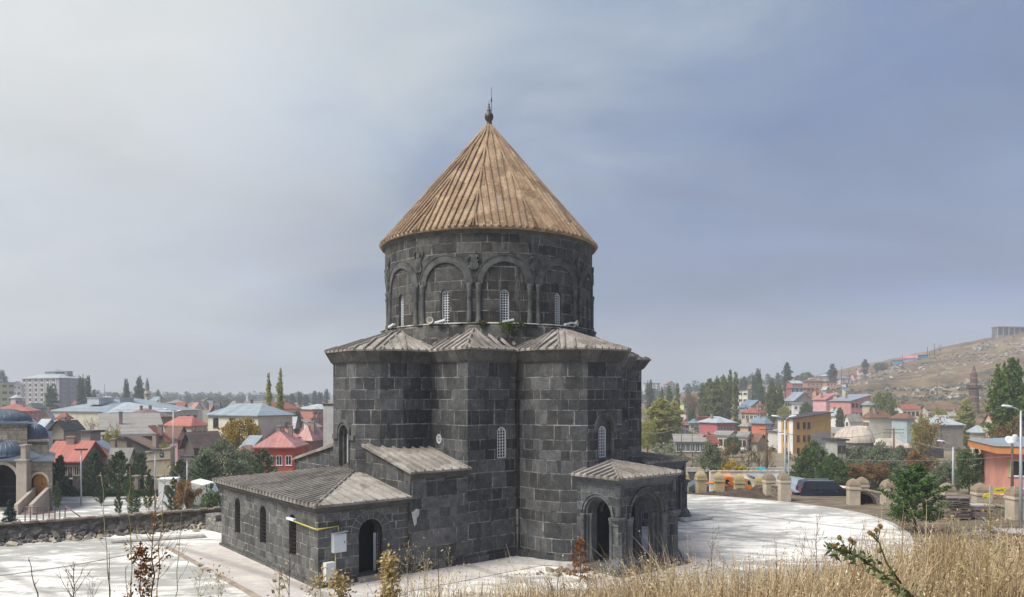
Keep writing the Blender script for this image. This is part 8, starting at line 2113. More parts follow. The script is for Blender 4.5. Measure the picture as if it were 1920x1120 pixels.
pillar(1348, 65.5, 885, 0.80, 'yellowish pillar left of the orange digger', -0.9, (PYEL, YCAP))
pillar(1386, 65, 888, 0.80, 'yellowish pillar right of the orange digger', -0.9, (PYEL, YCAP))
pillar(1424, 64, 892, 0.74, 'short yellowish pillar close behind the left gate pillar', -0.9, (PYEL, YCAP))
pillar(1442, 61.5, 886, 0.78, 'left gate pillar in front of the white yard wall', -0.3)
pillar(1470, 59.5, 885, 0.80, 'tall gate pillar left of the dark van', 0)
pillar(1600, 57.5, 897, 0.78, 'front pillar of the pair right of the van', 0)
pillar(1616, 61.5, 894, 0.78, 'rear pillar of the pair right of the van', -0.4)
pillar(1666, 57.5, 898, 0.88, 'pillar left of the young pine tree', 0)
pillar(1776, 55.5, 905, 0.86, 'pillar behind the tall slab stack', 0)
pillar(1838, 54, 905, 0.86, 'pillar left of the yellow arrow sign', 0)
pillar(1904, 50.5, 911, 0.86, 'pillar beside the right edge lamp post', 0)
def lowwall(label, a, Ya, b_, Yb, z0, h, th=0.35, m=None):
    A = Vector((gx(a, Ya), Ya)); B = Vector((gx(b_, Yb), Yb)); d = (B-A); t = empty('low_wall', (A.x, A.y, z0), label, 'wall', rz=math.atan2(d.y, d.x)); L = d.length
    q = MB(); q.box(0, -th/2, 0, L, th/2, h); q.build('masonry', m or rubble_mat('garden_wall', (0.13, 0.115, 0.095), (0.24, 0.21, 0.18)), t)
    q = MB(); q.box(-0.02, -th/2-0.06, h, L+0.02, th/2+0.06, h+0.09); q.build('coping', PCAP, t)
lowwall('low curved-looking wall piece between the two gate pillars', 1450, 60.8, 1462, 59.8, -0.2, 1.25)
lowwall('low broken wall between the paired pillars and the next one', 1622, 60.5, 1660, 57.8, -0.2, 0.9)
lowwall('low wall right of the slab stacks', 1845, 53.5, 1896, 50.8, -0.1, 0.75)
lowwall('low wall hidden behind the slab stacks', 1786, 55, 1832, 54, -0.1, 0.6)
def arch_hole():
    t = simple('culvert', 'dark arched opening beside the front pillar of the pair', 'culvert', (gx(1619, 57.6), 57.6, 0), rz=R(-8))
    b = MB(); arch_band(b, Matrix.Identity(4), 0.75, 0.95, 0.0, 0, 0.5, 12); b.build('arch_ring', plain('dark_stone', (0.07, 0.062, 0.055), 0.95, 0.3), t)
    b = MB(); b.prism_y([(0.75*math.cos(i*PI/12), 0.75*math.sin(i*PI/12)) for i in range(13)], 0.3, 0.4); b.build('opening', DARK, t)
arch_hole()
# white yard wall, blue-grey shed roof
def yard():
    Y = 68; A = gx(1332, Y); B = gx(1470, Y); t = simple('yard_wall', 'long white plastered yard wall behind the stone pillars', 'wall', (A, Y, -1.6))
    b = MB(); b.box(0, 0, 0, B-A, 0.4, zpy(885, Y)+1.6); b.build('wall', plaster('white_yard', wcol(228, 220, 205), 0.4), t)
    b = MB()
    for i in range(23): b.box(i*(B-A)/23, -0.08+0.01*(i % 3), zpy(885, Y)+1.6, (i+1)*(B-A)/23-0.02, 0.48, zpy(885, Y)+1.68+0.03*(i % 2))
    b.build('coping', PST, t)
    Y0 = 63; t = simple('long_shed', 'low cream shed with a long blue-grey sheet roof sloping down behind the van', 'shed', (gx(1484, Y0), Y0, -1.5))
    P0, P1 = Vector((0, 0)), Vector((gx(1600, 66)-gx(1484, Y0), 3)); H = zpy(914, Y0)+1.5
    d = (P1-P0).normalized(); n = Vector((-d.y, d.x)); q = [P0, P1, P1+n*5, P0+n*5]
    b = MB(); b.prism([tuple(p) for p in q], 0, H-0.35); b.build('wall', plaster('cream_shed', wcol(218, 205, 180), 0.4), t)
    r_ = MB(); n2 = n*6.2; o = n*-0.5
    vs = [(*(P0+o), H-0.42), (*(P1+o), H-0.9), (*(P1+n2), H-0.15), (*(P0+n2), H+0.75)]
    r_.add(vs + [(x, y, z+0.08) for x, y, z in vs], [(3, 2, 1, 0), (4, 5, 6, 7), (0, 1, 5, 4), (1, 2, 6, 5), (2, 3, 7, 6), (3, 0, 4, 7)]); r_.build('roof', seamed('blue_grey_corrugated', (0.36, 0.43, 0.50), 0.4), t)
yard()
def teal_awning():
    t = simple('teal_awning', 'curved teal awning sheet above the white yard wall', 'awning', (gx(1434, 69), 69, 0))
    b = MB(); P_ = [at(1434, 886, 69), at(1441, 884, 69), at(1452, 888, 69), at(1461, 893, 69)]; o = Vector(t.location)
    vs = []
    for p in P_: vs += [tuple(p-o), tuple(p-o+Vector((0, 2.2, 0.25))), tuple(p-o+Vector((0, 0, -0.22))), tuple(p-o+Vector((0, 2.2, 0.03)))]
    fs = []
    for i in range(3): a = i*4; fs += [(a, a+4, a+5, a+1), (a+2, a+3, a+7, a+6), (a, a+2, a+6, a+4), (a+1, a+5, a+7, a+3)]
    fs += [(0, 1, 3, 2), (12, 14, 15, 13)]
    b.add(vs, fs); b.build('sheet', plain('teal_sheet', (0.02, 0.30, 0.33), 0.4), t)
    b = MB(); b.box(0.3, 1.0, -1.5, 0.4, 1.1, 1.1); b.build('post', STEEL, t)
teal_awning()
# soil heap
def heap():
    b = MB(); nx, ny = 70, 16; x0, x1 = gx(1284, 63), gx(1446, 62)
    vs = []
    for j in range(ny+1):
        for i in range(nx+1):
            f, g_ = i/nx, j/ny; x = x0+(x1-x0)*f; y = 60.4 + 4.4*g_ + 1.6*(1-f)
            h = (0.28+0.72*sm(0.35, 0.92, f)*(1-0.9*sm(0.93, 1.0, f)))*math.sin(PI*g_)*(0.85+0.5*noise.noise(Vector((x*0.8, y*0.8, 1))))+0.22*noise.noise(Vector((x*2.2, y*2.2, 0)))*math.sin(PI*g_)
            vs.append((x, y, terrain(x, y)*0.15 - 0.12 + max(0, h)*0.95))
    fs = [(j*(nx+1)+i, j*(nx+1)+i+1, (j+1)*(nx+1)+i+1, (j+1)*(nx+1)+i) for j in range(ny) for i in range(nx)]
    b.add(vs, fs); m, t, bb = new_mat('dug_soil'); P = t.node('ShaderNodeNewGeometry').outputs['Position']
    t.put(bb.inputs['Base Color'], t.ramp(t.noise(P, 1.2, 8, 0.75), [(0.35, (0.055, 0.038, 0.027)), (0.55, (0.115, 0.082, 0.06)), (0.72, (0.2, 0.165, 0.13))])); bb.inputs['Roughness'].default_value = 1
    bn = t.node('ShaderNodeBump'); bn.inputs['Strength'].default_value = 1; bn.inputs['Distance'].default_value = 0.15; t.put(bn.inputs['Height'], t.noise(P, 4, 8, 0.8)); t.put(bb.inputs['Normal'], bn.outputs[0])
    tag(b.build('soil_heap', m), 'long heap of dark dug soil between the terrace and the stone pillars', 'soil heap', kind='stuff')
heap()

# ------------------------------------------------------------------ vehicles
def van():
    Y = 62.2; x0 = gx(1503, Y); t = empty('van', (x0, Y, -0.62), 'dark blue van parked between the gate pillars, facing right', 'van', rz=R(-4))
    paint = plain('dark_blue_paint', (0.012, 0.018, 0.035), 0.25, 0.15, spec=0.6); 
    L, Wd = 4.7, 1.8
    prof = [(0.02, 0.35), (L-0.15, 0.35), (L, 0.55), (L-0.03, 0.85), (L-0.25, 1.02), (L-1.25, 1.22), (L-2.0, 1.76), (L-2.4, 1.84), (0.5, 1.84), (0.22, 1.78), (0.05, 1.15), (0.0, 0.6)]
    b = MB(); n = len(prof); tuck = lambda z: 0.0 if z < 1.1 else 0.16*(z-1.1)/0.75
    vs = [(x, tuck(z), z) for x, z in prof] + [(x, Wd-tuck(z), z) for x, z in prof]
    b.add(vs, [list(range(n)), list(range(n, 2*n))[::-1]] + [((i+1) % n, i, n+i, n+(i+1) % n) for i in range(n)])
    bd = b.build('body', paint, t); bv = bd.modifiers.new('bevel', 'BEVEL'); bv.width = 0.05; bv.segments = 2
    gl = plain('tinted_glass', (0.01, 0.012, 0.014), 0.08, 0.1, spec=0.8)
    for x0_, x1_, x2_, x3_ in ((0.28, 1.22, 1.22, 0.42), (1.32, 2.25, 2.25, 1.32), (2.35, 3.32, 2.72, 2.35)):
        for yy, s_ in ((0, 1), (Wd, -1)):
            q = MB(); z0, z1 = 1.16, 1.68; y0, y1 = yy+s_*(tuck(z0)-0.012), yy+s_*(tuck(z1)-0.012)
            vs = [(x0_, y0, z0), (x1_, y0, z0), (x2_, y1, z1), (x3_, y1, z1)]; th = s_*0.01
            q.add(vs + [(x, y+th, z) for x, y, z in vs], [(0, 1, 2, 3), (7, 6, 5, 4), (0, 4, 5, 1), (1, 5, 6, 2), (2, 6, 7, 3), (3, 7, 4, 0)]); q.build('side_window', gl, t)
    q = MB(); q.add([(L-1.22, 0.16, 1.235), (L-1.22, Wd-0.16, 1.235), (L-1.95, Wd-0.22, 1.76), (L-1.95, 0.22, 1.76)], [(0, 1, 2, 3)]); q.M = Matrix.Translation((0.012, 0, 0.015)); q.build('windscreen', gl, t)
    for x in (0.95, 3.75):
        for yy in (0.06, Wd-0.06):
            q = MB(); q.M = Matrix.Translation((x, yy, 0.33)) @ Matrix.Rotation(PI/2, 4, 'X'); q.lathe([(0.0, -0.1), (0.26, -0.1), (0.33, -0.07), (0.33, 0.07), (0.26, 0.1), (0.0, 0.1)], 20); w_ = q.build('wheel', plain('tyre_rubber', (0.012, 0.012, 0.012), 0.8), t)
            q = MB(); q.M = Matrix.Translation((x, yy, 0.33)) @ Matrix.Rotation(PI/2, 4, 'X'); q.lathe([(0.0, -0.115), (0.18, -0.112), (0.19, 0.112), (0, 0.115)], 12); q.build('rim', plain('alloy', (0.35, 0.36, 0.37), 0.3, metal=0.8), w_)
    for yy in (0.18, Wd-0.4):
        q = MB(); q.box(L-0.12, yy, 0.72, L-0.01, yy+0.22, 0.9); q.build('headlight', plain('headlight_glass', (0.6, 0.6, 0.58), 0.1), t)
        q = MB(); q.box(-0.02, yy, 0.9, 0.04, yy+0.14, 1.3); q.build('tail_light', plain('tail_lens', (0.3, 0.02, 0.02), 0.2), t)
    for x in (1.5, 2.75):
        q = MB(); q.box(x, -0.035, 1.0, x+0.16, 0.0, 1.04); q.build('door_handle', plain('chrome', (0.4, 0.4, 0.42), 0.2, metal=0.8), t)
    for yy in (0.3, Wd-0.36):
        q = MB(); q.box(0.6, yy, 1.86, 2.7, yy+0.05, 1.91); q.build('roof_rail', STEEL, t)
    q = MB(); q.box(2.98, -0.2, 1.14, 3.14, -0.03, 1.28); q.build('wing_mirror', paint, t)
van()
def digger():
    Y = 66.8; O = Vector((gx(1343, Y), Y, -1.1)); t = empty('digger', O, 'orange digger half hidden behind the stone pillars', 'digger', rz=R(3))
    org = plain('orange_paint', (0.75, 0.20, 0.02), 0.45, 0.12); X_ = lambda px: gx(px, Y)-O.x; Z_ = lambda py: zpy(py, Y)-O.z
    b = MB(); b.prism_y([(X_(1356), Z_(913)), (X_(1378), Z_(913)), (X_(1378), Z_(900)), (X_(1376), Z_(895)), (X_(1360), Z_(894)), (X_(1356), Z_(900))], 0, 1.7); bd = b.build('body', org, t)
    m = bd.modifiers.new('bevel', 'BEVEL'); m.width = 0.06; m.segments = 2
    b = MB(); b.M = Matrix.Translation((X_(1363.5), -0.03, Z_(903.5))) @ Matrix.Rotation(PI/2, 4, 'X'); b.lathe([(0, 0), (0.15, 0), (0.19, 0.015), (0.2, 0.0)], 14); b.build('recess', DARK, bd)
    b = MB(); b.tube([(X_(1365), -0.08, Z_(905)), (X_(1370), -0.08, Z_(909))], 0.04, 6); b.build('hydraulic_ram', STEEL, bd)
    b = MB(); b.tube([(X_(1360), 0.3, Z_(904)), (X_(1341), 0.3, Z_(906.5)), (X_(1320), 0.3, Z_(909))], [0.16, 0.13, 0.10], 4); b.build('boom', org, t)
    b = MB(); b.tube([(X_(1344), 0.12, Z_(908)), (X_(1328), 0.12, Z_(910))], 0.05, 6); b.build('ram', STEEL, t)
    b = MB(); b.prism_y([(X_(1318), Z_(912)), (X_(1326), Z_(913)), (X_(1324), Z_(907)), (X_(1319), Z_(906))], 0.0, 0.7); b.build('bucket', plain('worn_orange', (0.5, 0.16, 0.04), 0.6, 0.3), t)
    for y in (-0.1, 1.5):
        b = MB(); b.box(X_(1352), y, 0, X_(1382), y+0.4, 0.55); b.build('track', plain('track_rubber', (0.02, 0.02, 0.02), 0.9), t)
digger()
def truck():
    Y = 67.2; O = Vector((gx(1395, Y), Y, -1.35)); t = empty('truck', O, 'orange and white lorry cab seen between two pillars beside the soil heap', 'truck'); X_ = lambda px: gx(px, Y)-O.x; Z_ = lambda py: zpy(py, Y)-O.z
    b = MB(); b.box(X_(1394), 0.0, 0.5, X_(1400), 1.6, Z_(898)); b.box(X_(1400), 0.0, 0.5, X_(1420), 1.6, Z_(911)); b.build('body', plain('orange_paint', (0.75, 0.20, 0.02), 0.45, 0.12), t)
    b = MB(); b.prism_y([(X_(1400.2), Z_(911)+.01), (X_(1419), Z_(911)+.01), (X_(1414), Z_(899)), (X_(1400.2), Z_(898))], 0.05, 1.55); c = b.build('cab', plain('white_cab', (0.62, 0.6, 0.56), 0.4), t)
    b = MB(); b.prism_y([(X_(1402), Z_(909)), (X_(1409), Z_(909)), (X_(1406), Z_(901)), (X_(1402), Z_(901))], 0.02, 0.045); b.build('side_window', GLASS, c)
    for x in (1398, 1415):
        b = MB(); b.M = Matrix.Translation((X_(x), 0.0, 0.45)) @ Matrix.Rotation(PI/2, 4, 'X'); b.lathe([(0, -0.12), (0.4, -0.12), (0.45, 0), (0.4, 0.12), (0, 0.12)], 16); b.build('wheel', plain('tyre_rubber', (0.012, 0.012, 0.012), 0.8), t)
truck()
def car():
    Y = 72; O = Vector((gx(1288, Y), Y, -1.35)); t = empty('parked_car', O, 'dark blue-grey parked car glimpsed between the first two pillars', 'car')
    prof = [(0, 0.3), (3.9, 0.3), (4.0, 0.75), (3.0, 0.95), (2.4, 1.42), (1.0, 1.45), (0.35, 1.0), (0.0, 0.9)]
    b = MB(); b.prism_y(prof, 0, 1.65); bd = b.build('body', plain('blue_grey_paint', (0.07, 0.09, 0.13), 0.3, spec=0.5), t); m = bd.modifiers.new('bevel', 'BEVEL'); m.width = 0.08; m.segments = 2
    for q in ([(0.6, 0.98), (1.65, 0.98), (1.65, 1.36), (1.1, 1.36)], [(1.75, 0.98), (2.75, 0.98), (2.32, 1.36), (1.75, 1.36)]):
        b = MB(); b.prism_y(q, -0.012, -0.002); b.build('side_window', plain('sky_glass', (0.25, 0.3, 0.34), 0.1), t)
    for x in (0.75, 3.2):
        b = MB(); b.M = Matrix.Translation((x, 0.05, 0.3)) @ Matrix.Rotation(PI/2, 4, 'X'); b.lathe([(0, -0.1), (0.3, -0.08), (0.3, 0.08), (0, 0.1)], 16); b.build('wheel', plain('tyre_rubber', (0.012, 0.012, 0.012), 0.8), t)
car()

# stacks of roofing stone on pallets
def slab_stack(px, Y, w, d, nl, label, th=0.06, z0=0.0, pallets=(0,), neat=False, seed=1):
    r = random.Random(seed); t = empty('slab_stack', (gx(px, Y), Y, z0), label, 'slab stack', 'stacks of stone slabs', rz=R(r.uniform(-6, 6)))
    z = 0; wood = plain('pallet_wood', (0.36, 0.27, 0.17), 0.9, 0.25, 6); st = plain('stacked_slabs', (0.22, 0.18, 0.165), 0.9, 0.35, 3); li = plain('pale_slabs', (0.40, 0.38, 0.36), 0.9, 0.2, 2)
    k = 0
    for i in range(nl):
        if i in pallets:
            b = MB(); 
            for x in (-w/2, -0.08, w/2-0.16): b.box(x, -d/2, z, x+0.16, d/2, z+0.09)
            b.box(-w/2, -d/2-0.01, z+0.09, w/2, d/2+0.01, z+0.12); b.build('pallet', wood, t); z += 0.12
        b = MB(); n = 1 if neat else 2
        for j in range(n):
            a = -w/2 + w*j/n; dx = r.uniform(-0.07, 0.07)*(not neat); dy = r.uniform(-0.08, 0.08)*(not neat)
            b.M = Matrix.Translation((0, 0, z)) @ Matrix.Rotation(R(r.uniform(-2.0, 2.0))*(not neat), 4, 'Z')
            b.box(a+0.01+dx, -d/2+dy, 0.002, a+w/n-0.01+dx, d/2+dy, th*r.uniform(0.72, 1.0))
        b.build('slab_layer', li if (neat and i == nl-1) else st, t); z += th
slab_stack(1789, 50.5, 1.55, 1.1, 19, 'tallest stack of rough reddish-grey slabs on two pallets', 0.066, pallets=(0, 8), seed=2)
slab_stack(1758, 51.5, 0.9, 1.0, 9, 'low dark slab stack left of the tallest one', 0.07, seed=3)
slab_stack(1833, 51.0, 1.7, 1.1, 9, 'medium slab stack with a smooth pale top, right of the tallest one', 0.075, neat=True, pallets=(0, 5), seed=4)
slab_stack(1915, 41.0, 2.1, 1.3, 9, 'neat slab stack on pallets cut by the right edge', 0.075, neat=True, pallets=(0, 5), seed=5)
def rocks(label, spots, m, seed, s0, s1, nm='loose_stones'):
    g = random.Random(seed); r_ = MB()
    for x, y, sp, n in spots:
        for k in range(n):
            s = g.uniform(s0, s1); X_, Y_ = x+g.gauss(0, sp), y+g.gauss(0, sp*0.6)
            r_.M = Matrix.Translation((X_, Y_, terrain(X_, Y_)+s*0.2)) @ Matrix.Rotation(g.uniform(0, 6), 4, Vector((g.random(), g.random(), 1)).normalized()) @ Matrix.Diagonal((s*g.uniform(.7, 1.7), s, s*g.uniform(.3, .8), 1))
            a = 0.6; jj = lambda: g.uniform(-0.18, 0.18)
            r_.add([(x_*a+jj(), y_*a+jj(), z_*a+jj()) for x_, y_, z_ in ((-1,-1,-1),(1,-1,-1),(1,1,-1),(-1,1,-1),(-1,-1,1),(1,-1,1),(1,1,1),(-1,1,1))], [(3,2,1,0),(4,5,6,7),(0,1,5,4),(1,2,6,5),(2,3,7,6),(3,0,4,7)])
    tag(r_.build(nm, m), label, 'stones', kind='stuff')
rocks('loose stones scattered over the bare ground at the right', [(29, 45, 1.6, 130), (31, 42, 2.0, 140), (30, 51, 2, 60)], plain('grey_stones', (0.26, 0.24, 0.21), 0.95, 0.4, 1), 3, 0.04, 0.22)
hr = random.Random(5)
rocks('pale boulders strewn over the hillside', [(hr.uniform(190, 370), hr.uniform(300, 505), 7, 9) for i in range(95)], plain('pale_boulders', (0.34, 0.31, 0.27), 0.95, 0.4, 0.4), 6, 0.3, 1.9, 'boulders')
rocks('dark boulders strewn over the hillside', [(hr.uniform(170, 370), hr.uniform(300, 505), 7, 9) for i in range(90)], plain('dark_boulders', (0.12, 0.11, 0.095), 0.95, 0.4, 0.4), 16, 0.3, 1.7, 'boulders')
rocks('broken paving pieces lying before the church wall', [(2.4, 35.2, 0.8, 14), (3.4, 34.6, 0.7, 10)], plain('paving_bits', (0.33, 0.27, 0.23), 0.95, 0.3, 2), 9, 0.12, 0.34)
rocks('stones and boards by the terrace edge at the left', [(-26, 43.2, 1.2, 40), (-19.5, 47.2, 0.9, 30)], plain('pale_bits', (0.42, 0.36, 0.27), 0.95, 0.3, 2), 12, 0.06, 0.3)

# yellow direction sign
def sign():
    p = Vector((gx(1858, 52.5), 52.5, 0)); t = empty('direction_sign', p, 'yellow arrow direction sign on a pale post, by the right-hand pillars', 'sign')
    b = MB(); b.box(-0.09, -0.06, -0.1, 0.09, 0.06, 2.05); b.build('post', plain('pale_post', (0.45, 0.43, 0.38), 0.8), t)
    ylw = plain('yellow_sign', (0.72, 0.66, 0.03), 0.5, 0.05)
    b = MB(); b.prism_y([(0.09, 1.50), (1.0, 1.46), (1.14, 1.66), (1.0, 1.86), (0.09, 1.82)], -0.03, 0.03); f = b.build('sign_board', ylw, t)
    b = MB(); b.box(0.32, -0.036, 1.64, 0.86, -0.031, 1.69); b.build('sign_lettering', plain('sign_ink', (0.05, 0.05, 0.03)), f)
    b = MB(); b.prism_y([(-0.09, 1.16), (-0.09, 1.5), (-0.45, 1.40), (-0.55, 1.22), (-0.4, 1.12)], 0.0, 0.05); b.build('sign_board', ylw, t)
sign()
def cone_marker(px, Y, py, label):
    p = at(px, py, Y); t = empty('yellow_marker', p, label, 'marker'); b = MB(); b.lathe([(0.0, 0.2), (0.12, 0.15), (0.16, 0), (0.1, -0.1), (0, -0.1)], 8); b.build('cap', plain('yellow_sign', (0.72, 0.66, 0.03), 0.5, 0.05), t)
    b = MB(); b.tube([(0, 0, -0.1), (0, 0, -2.4)], 0.03, 5); b.build('stick', STEEL, t)
cone_marker(1679, 60, 908, 'small yellow marker on a stick right of the pillar by the pine')

# orange building at the right edge
def orange():
    Y = 66.0; xw = gx(1886, Y); z0 = -1.9; zr = zpy(850, Y); H = zr-z0
    t = empty('orange_house', (xw, Y, z0), 'orange and salmon two-storey building with a blue-grey roof at the right edge', 'house', rz=R(-20))
    sal = plaster('salmon_render', wcol(236, 150, 128), 0.25); orr = plaster('orange_render', wcol(240, 140, 60), 0.2)
    b = MB(); b.box(0, 0, 0, 9, 9, H); b.build('wall', sal, t)
    b = MB(); b.box(-0.95, -0.95, H, 9.9, 9.9, zpy(836, Y)-z0); b.build('eave_band', orr, t)
    h2 = zpy(836, Y)-z0
    b = MB(); b.prism([(-1.05, -1.05), (10, -1.05), (10, 10), (-1.05, 10)], h2, h2+0.7, [(4, 4), (5, 4), (5, 5), (4, 5)]); b.build('roof', GREYM, t)
    for i, z in enumerate((H-2.0, H-4.45)):
        for x in (1.45, 4.6): add_window(t, x, -0.0, z, 0, 2.3, 1.45, WHITE, 2)
        b = MB(); b.box(0.12, -0.05, z-0.1, 0.28, -0.001, z+1.5); b.build('shutter', plaster('yellow_shutter', wcol(225, 190, 90)), t)
    b = MB(); b.box(-0.8, -0.6, 0, -0.002, 0.8, 1.5); b.build('annex', sal, t)
    return H
orange()
t = empty('satellite_dish', at(1893, 827, 67), 'white satellite dish on the roof of the orange building', 'satellite dish')
b = MB(); b.M = Matrix.Rotation(R(55), 4, 'X'); b.lathe([(0, 0), (0.25, 0.03), (0.45, 0.12), (0.44, 0.13), (0.24, 0.05), (0, 0.02)], 18); b.build('dish', WHITE, t)
b = MB(); b.tube([(0, 0, 0), (0, 0.1, -0.7)], 0.03, 5); b.build('stand', STEEL, t)
t = empty('solar_water_tank', at(1903, 830, 67), 'pale water tank standing on the roof of the orange building', 'water tank')
b = MB(); b.lathe([(0, 0), (0.22, 0.0), (0.24, 0.1), (0.24, 0.6), (0.12, 0.72), (0, 0.74)], 12); b.build('tank', plain('tank_paint', (0.5, 0.5, 0.5), 0.5), t)
b = MB(); b.box(-0.2, -0.2, -0.4, 0.2, 0.2, 0.0); b.build('stand', STEEL, t)

# river embankment behind the pillars
def bank():
    for (a, b_, Y, lab) in ((1284, 1345, 98, 'left stretch of pale river parapet with railing behind the pillars'), (1345, 1700, 99, 'long pale river parapet with railing behind the gate and van')):
        A = Vector((gx(a, Y), Y)); L = gx(b_, Y)-A.x; z0 = -4.4; t = empty('river_parapet', (A.x, Y, z0), lab, 'parapet')
        zt = zpy(877, Y)-z0
        m = MB(); m.box(0, 0, 0, L, 0.4, zt-0.55); m.build('retaining_wall', plaster('quay_shadow', wcol(95, 92, 88), 0.5), t)  # dark wall colour paints the shadow below the parapet
        m = MB(); m.box(0, -0.08, zt-0.549, L, 0.45, zt); m.build('parapet', plaster('pale_quay', wcol(190, 186, 176), 0.4), t)
        m = MB()
        n = int(L/1.4)
        for i in range(n+1): m.box(i*L/n-0.03, 0.1, zt, i*L/n+0.03, 0.16, zt+0.75)
        for z in (0.3, 0.72): m.box(0, 0.11, zt+z, L, 0.15, zt+z+0.05)
        m.build('railing', plain('grey_rail', (0.26, 0.25, 0.24), 0.7), t)
bank()

# ------------------------------------------------------------------ small fittings on the church
def wallM(p, nrm): return CM @ frame_M(p, nrm)
def fixture(name, label, cat, p, nrm): 
    M = wallM(p, nrm); t = empty(name, M.translation, label, cat); t.rotation_euler = M.to_euler(); return t
WB = plain('white_box', (0.62, 0.66, 0.70), 0.45, 0.05)
YEL = plain('yellow_pipe', (0.62, 0.52, 0.10), 0.5, 0.1)
AY = 5.66
xm = 12.85
t = fixture('meter_box', 'larger grey-white wall box with a tilted lid, hung on the annex front', 'wall box', (xm-0.15, AY, 1.5), (0, 1))
b = MB(); b.box(-0.30, -0.26, 0, 0.30, -0.001, 0.78); b.build('box', WB, t)
b = MB(); b.box(-0.26, -0.275, 0.05, 0.26, -0.261, 0.73); d_ = b.build('door', WB, t)
b = MB(); b.box(0.18, -0.29, 0.38, 0.21, -0.276, 0.46); b.build('lock', IRON, d_)
b = MB(); b.prism_y([(-0.33, 0.80), (0.36, 0.86), (0.36, 0.88), (-0.33, 0.82)], -0.30, 0.0); b.build('lid', WB, t)
t = fixture('meter_box', 'smaller white box standing near the ground at the annex corner', 'wall box', (xm+0.35, AY+0.1, 0.32), (0, 1))
b = MB(); b.box(-0.22, -0.30, 0, 0.22, -0.001, 0.82); b.build('box', plain('offwhite_box', (0.66, 0.65, 0.60), 0.5, 0.05), t)
b = MB(); b.box(-0.19, -0.312, 0.45, 0.19, -0.301, 0.78); b.build('door', WB, t)
b = MB(); b.box(-0.05, -0.2, -0.3, 0.05, -0.1, 0.0); b.build('foot', YEL, t)
t = fixture('gas_pipe', 'yellow gas pipe running from the third annex window round the corner to the two boxes', 'pipe', (13.6, AY, 0), (0, 1))
def cl(px_, py_, pz_):      # church-local point -> pipe-local
    return frame_M((13.6, AY, 0), (0, 1)).inverted() @ Vector((px_, py_, pz_))
b = MB()
b.tube([cl(13.68, 3.1, 2.62), cl(13.72, 5.76, 2.58), cl(13.2, 5.78, 2.60), cl(12.72, 5.78, 2.62), cl(12.72, 5.78, 2.3)], 0.028, 6)
b.build('upper_run', YEL, t)
b = MB(); b.tube([cl(xm+0.0, 5.78, 1.5), cl(xm+0.0, 5.78, 0.75), cl(xm+0.14, 5.80, 0.72)], 0.028, 6); b.build('lower_run', YEL, t)
t = fixture('extractor_cap', 'small white box fixed at the top of the third annex window', 'vent', (13.6, 3.0, 2.62), (1, 0))
b = MB(); b.box(-0.40, -0.14, 0.0, 0.40, 0.0, 0.10); b.build('cap', WHITE, t)
# loudspeakers and floodlights on the ledge of the drum
def drumfix(ang): return (6.25*math.cos(ang), 6.25*math.sin(ang), 12.08), (math.cos(ang), math.sin(ang))
p_, n_ = drumfix(PI/2 - R(-11.2) - R(0) + R(0)); 
def ang_px(px):
    # church-local angle of the drum point seen at photo column px
    best = min(((abs(960+F*(CM @ Vector((6.3*math.cos(a), 6.3*math.sin(a), 0))).x/(CM @ Vector((6.3*math.cos(a), 6.3*math.sin(a), 0))).y - px), a) for a in [R(i*0.5) for i in range(-20, 200)] if (CM @ Vector((6.3*math.cos(a), 6.3*math.sin(a), 0))).y < 45), key=lambda q: q[0])
    return best[1]
def speaker(px, label):
    p, n = drumfix(ang_px(px)); t = fixture('horn_loudspeaker', label, 'loudspeaker', (p[0]*1.02, p[1]*1.02, 12.22), n)
    b = MB(); b.M = Matrix.Rotation(R(90), 4, 'X') @ Matrix.Rotation(R(20), 4, 'Y') @ Matrix.Scale(0.75, 4); b.lathe([(0.06, -0.16), (0.08, -0.05), (0.12, 0.05), (0.24, 0.18), (0.25, 0.2), (0.22, 0.2), (0.08, 0.02), (0, 0.0)], 16); b.build('horn', plain('horn_plastic', (0.55, 0.53, 0.42), 0.6), t)
    b = MB(); b.box(-0.04, -0.04, -0.2, 0.04, 0.04, -0.1); b.build('bracket', STEEL, t)
speaker(808, 'cream horn loudspeaker on the left of the drum ledge')
speaker(1105, 'grey horn loudspeaker at the right end of the drum ledge')
def flood(px, label, z=12.12):
    p, n = drumfix(ang_px(px)); t = fixture('floodlight', label, 'floodlight', (p[0]*1.045, p[1]*1.045, z), n)
    b = MB(); b.M = Matrix.Rotation(R(-12), 4, 'Y'); b.box(-0.30, -0.07, -0.02, 0.30, 0.07, 0.07); b.build('housing', WHITE, t)
    b = MB(); b.box(-0.03, -0.03, -0.12, 0.03, 0.03, -0.03); b.build('bracket', STEEL, t)
flood(829, 'white strip floodlight beneath the left front drum window')
flood(741, 'white strip floodlight above the left apse roof', 12.1)
flood(952, 'white strip floodlight under the centre drum window')
flood(1060, 'white strip floodlight right of the right drum window')
def tuft(px, zz, label, s=1.0, m=None):
    a = ang_px(px); p = CM @ Vector((6.42*math.cos(a), 6.42*math.sin(a), zz)); g = np.random.default_rng(int(px)); d = g.normal(size=(int(150*s), 3))*np.array([0.2, 0.12, 0.24])*s
    d[:, 2] = -np.abs(d[:, 2])*0.9+0.12
    o = leaf_obj('wall_plant', d, 0.09, m or leafmat('wall_plant_leaves', (0.04, 0.09, 0.01), (0.2, 0.26, 0.02), 0.3), up=0.2); o.location = p
    tag(o, label, 'plant')
tuft(948, 11.95, 'bright green plant hanging from the drum ledge below the centre window', 1.0)
tuft(977, 11.98, 'faint grassy tuft on the drum ledge right of the bright green one', 0.6, leafmat('dry_tuft', (0.07, 0.08, 0.03), (0.14, 0.14, 0.06)))
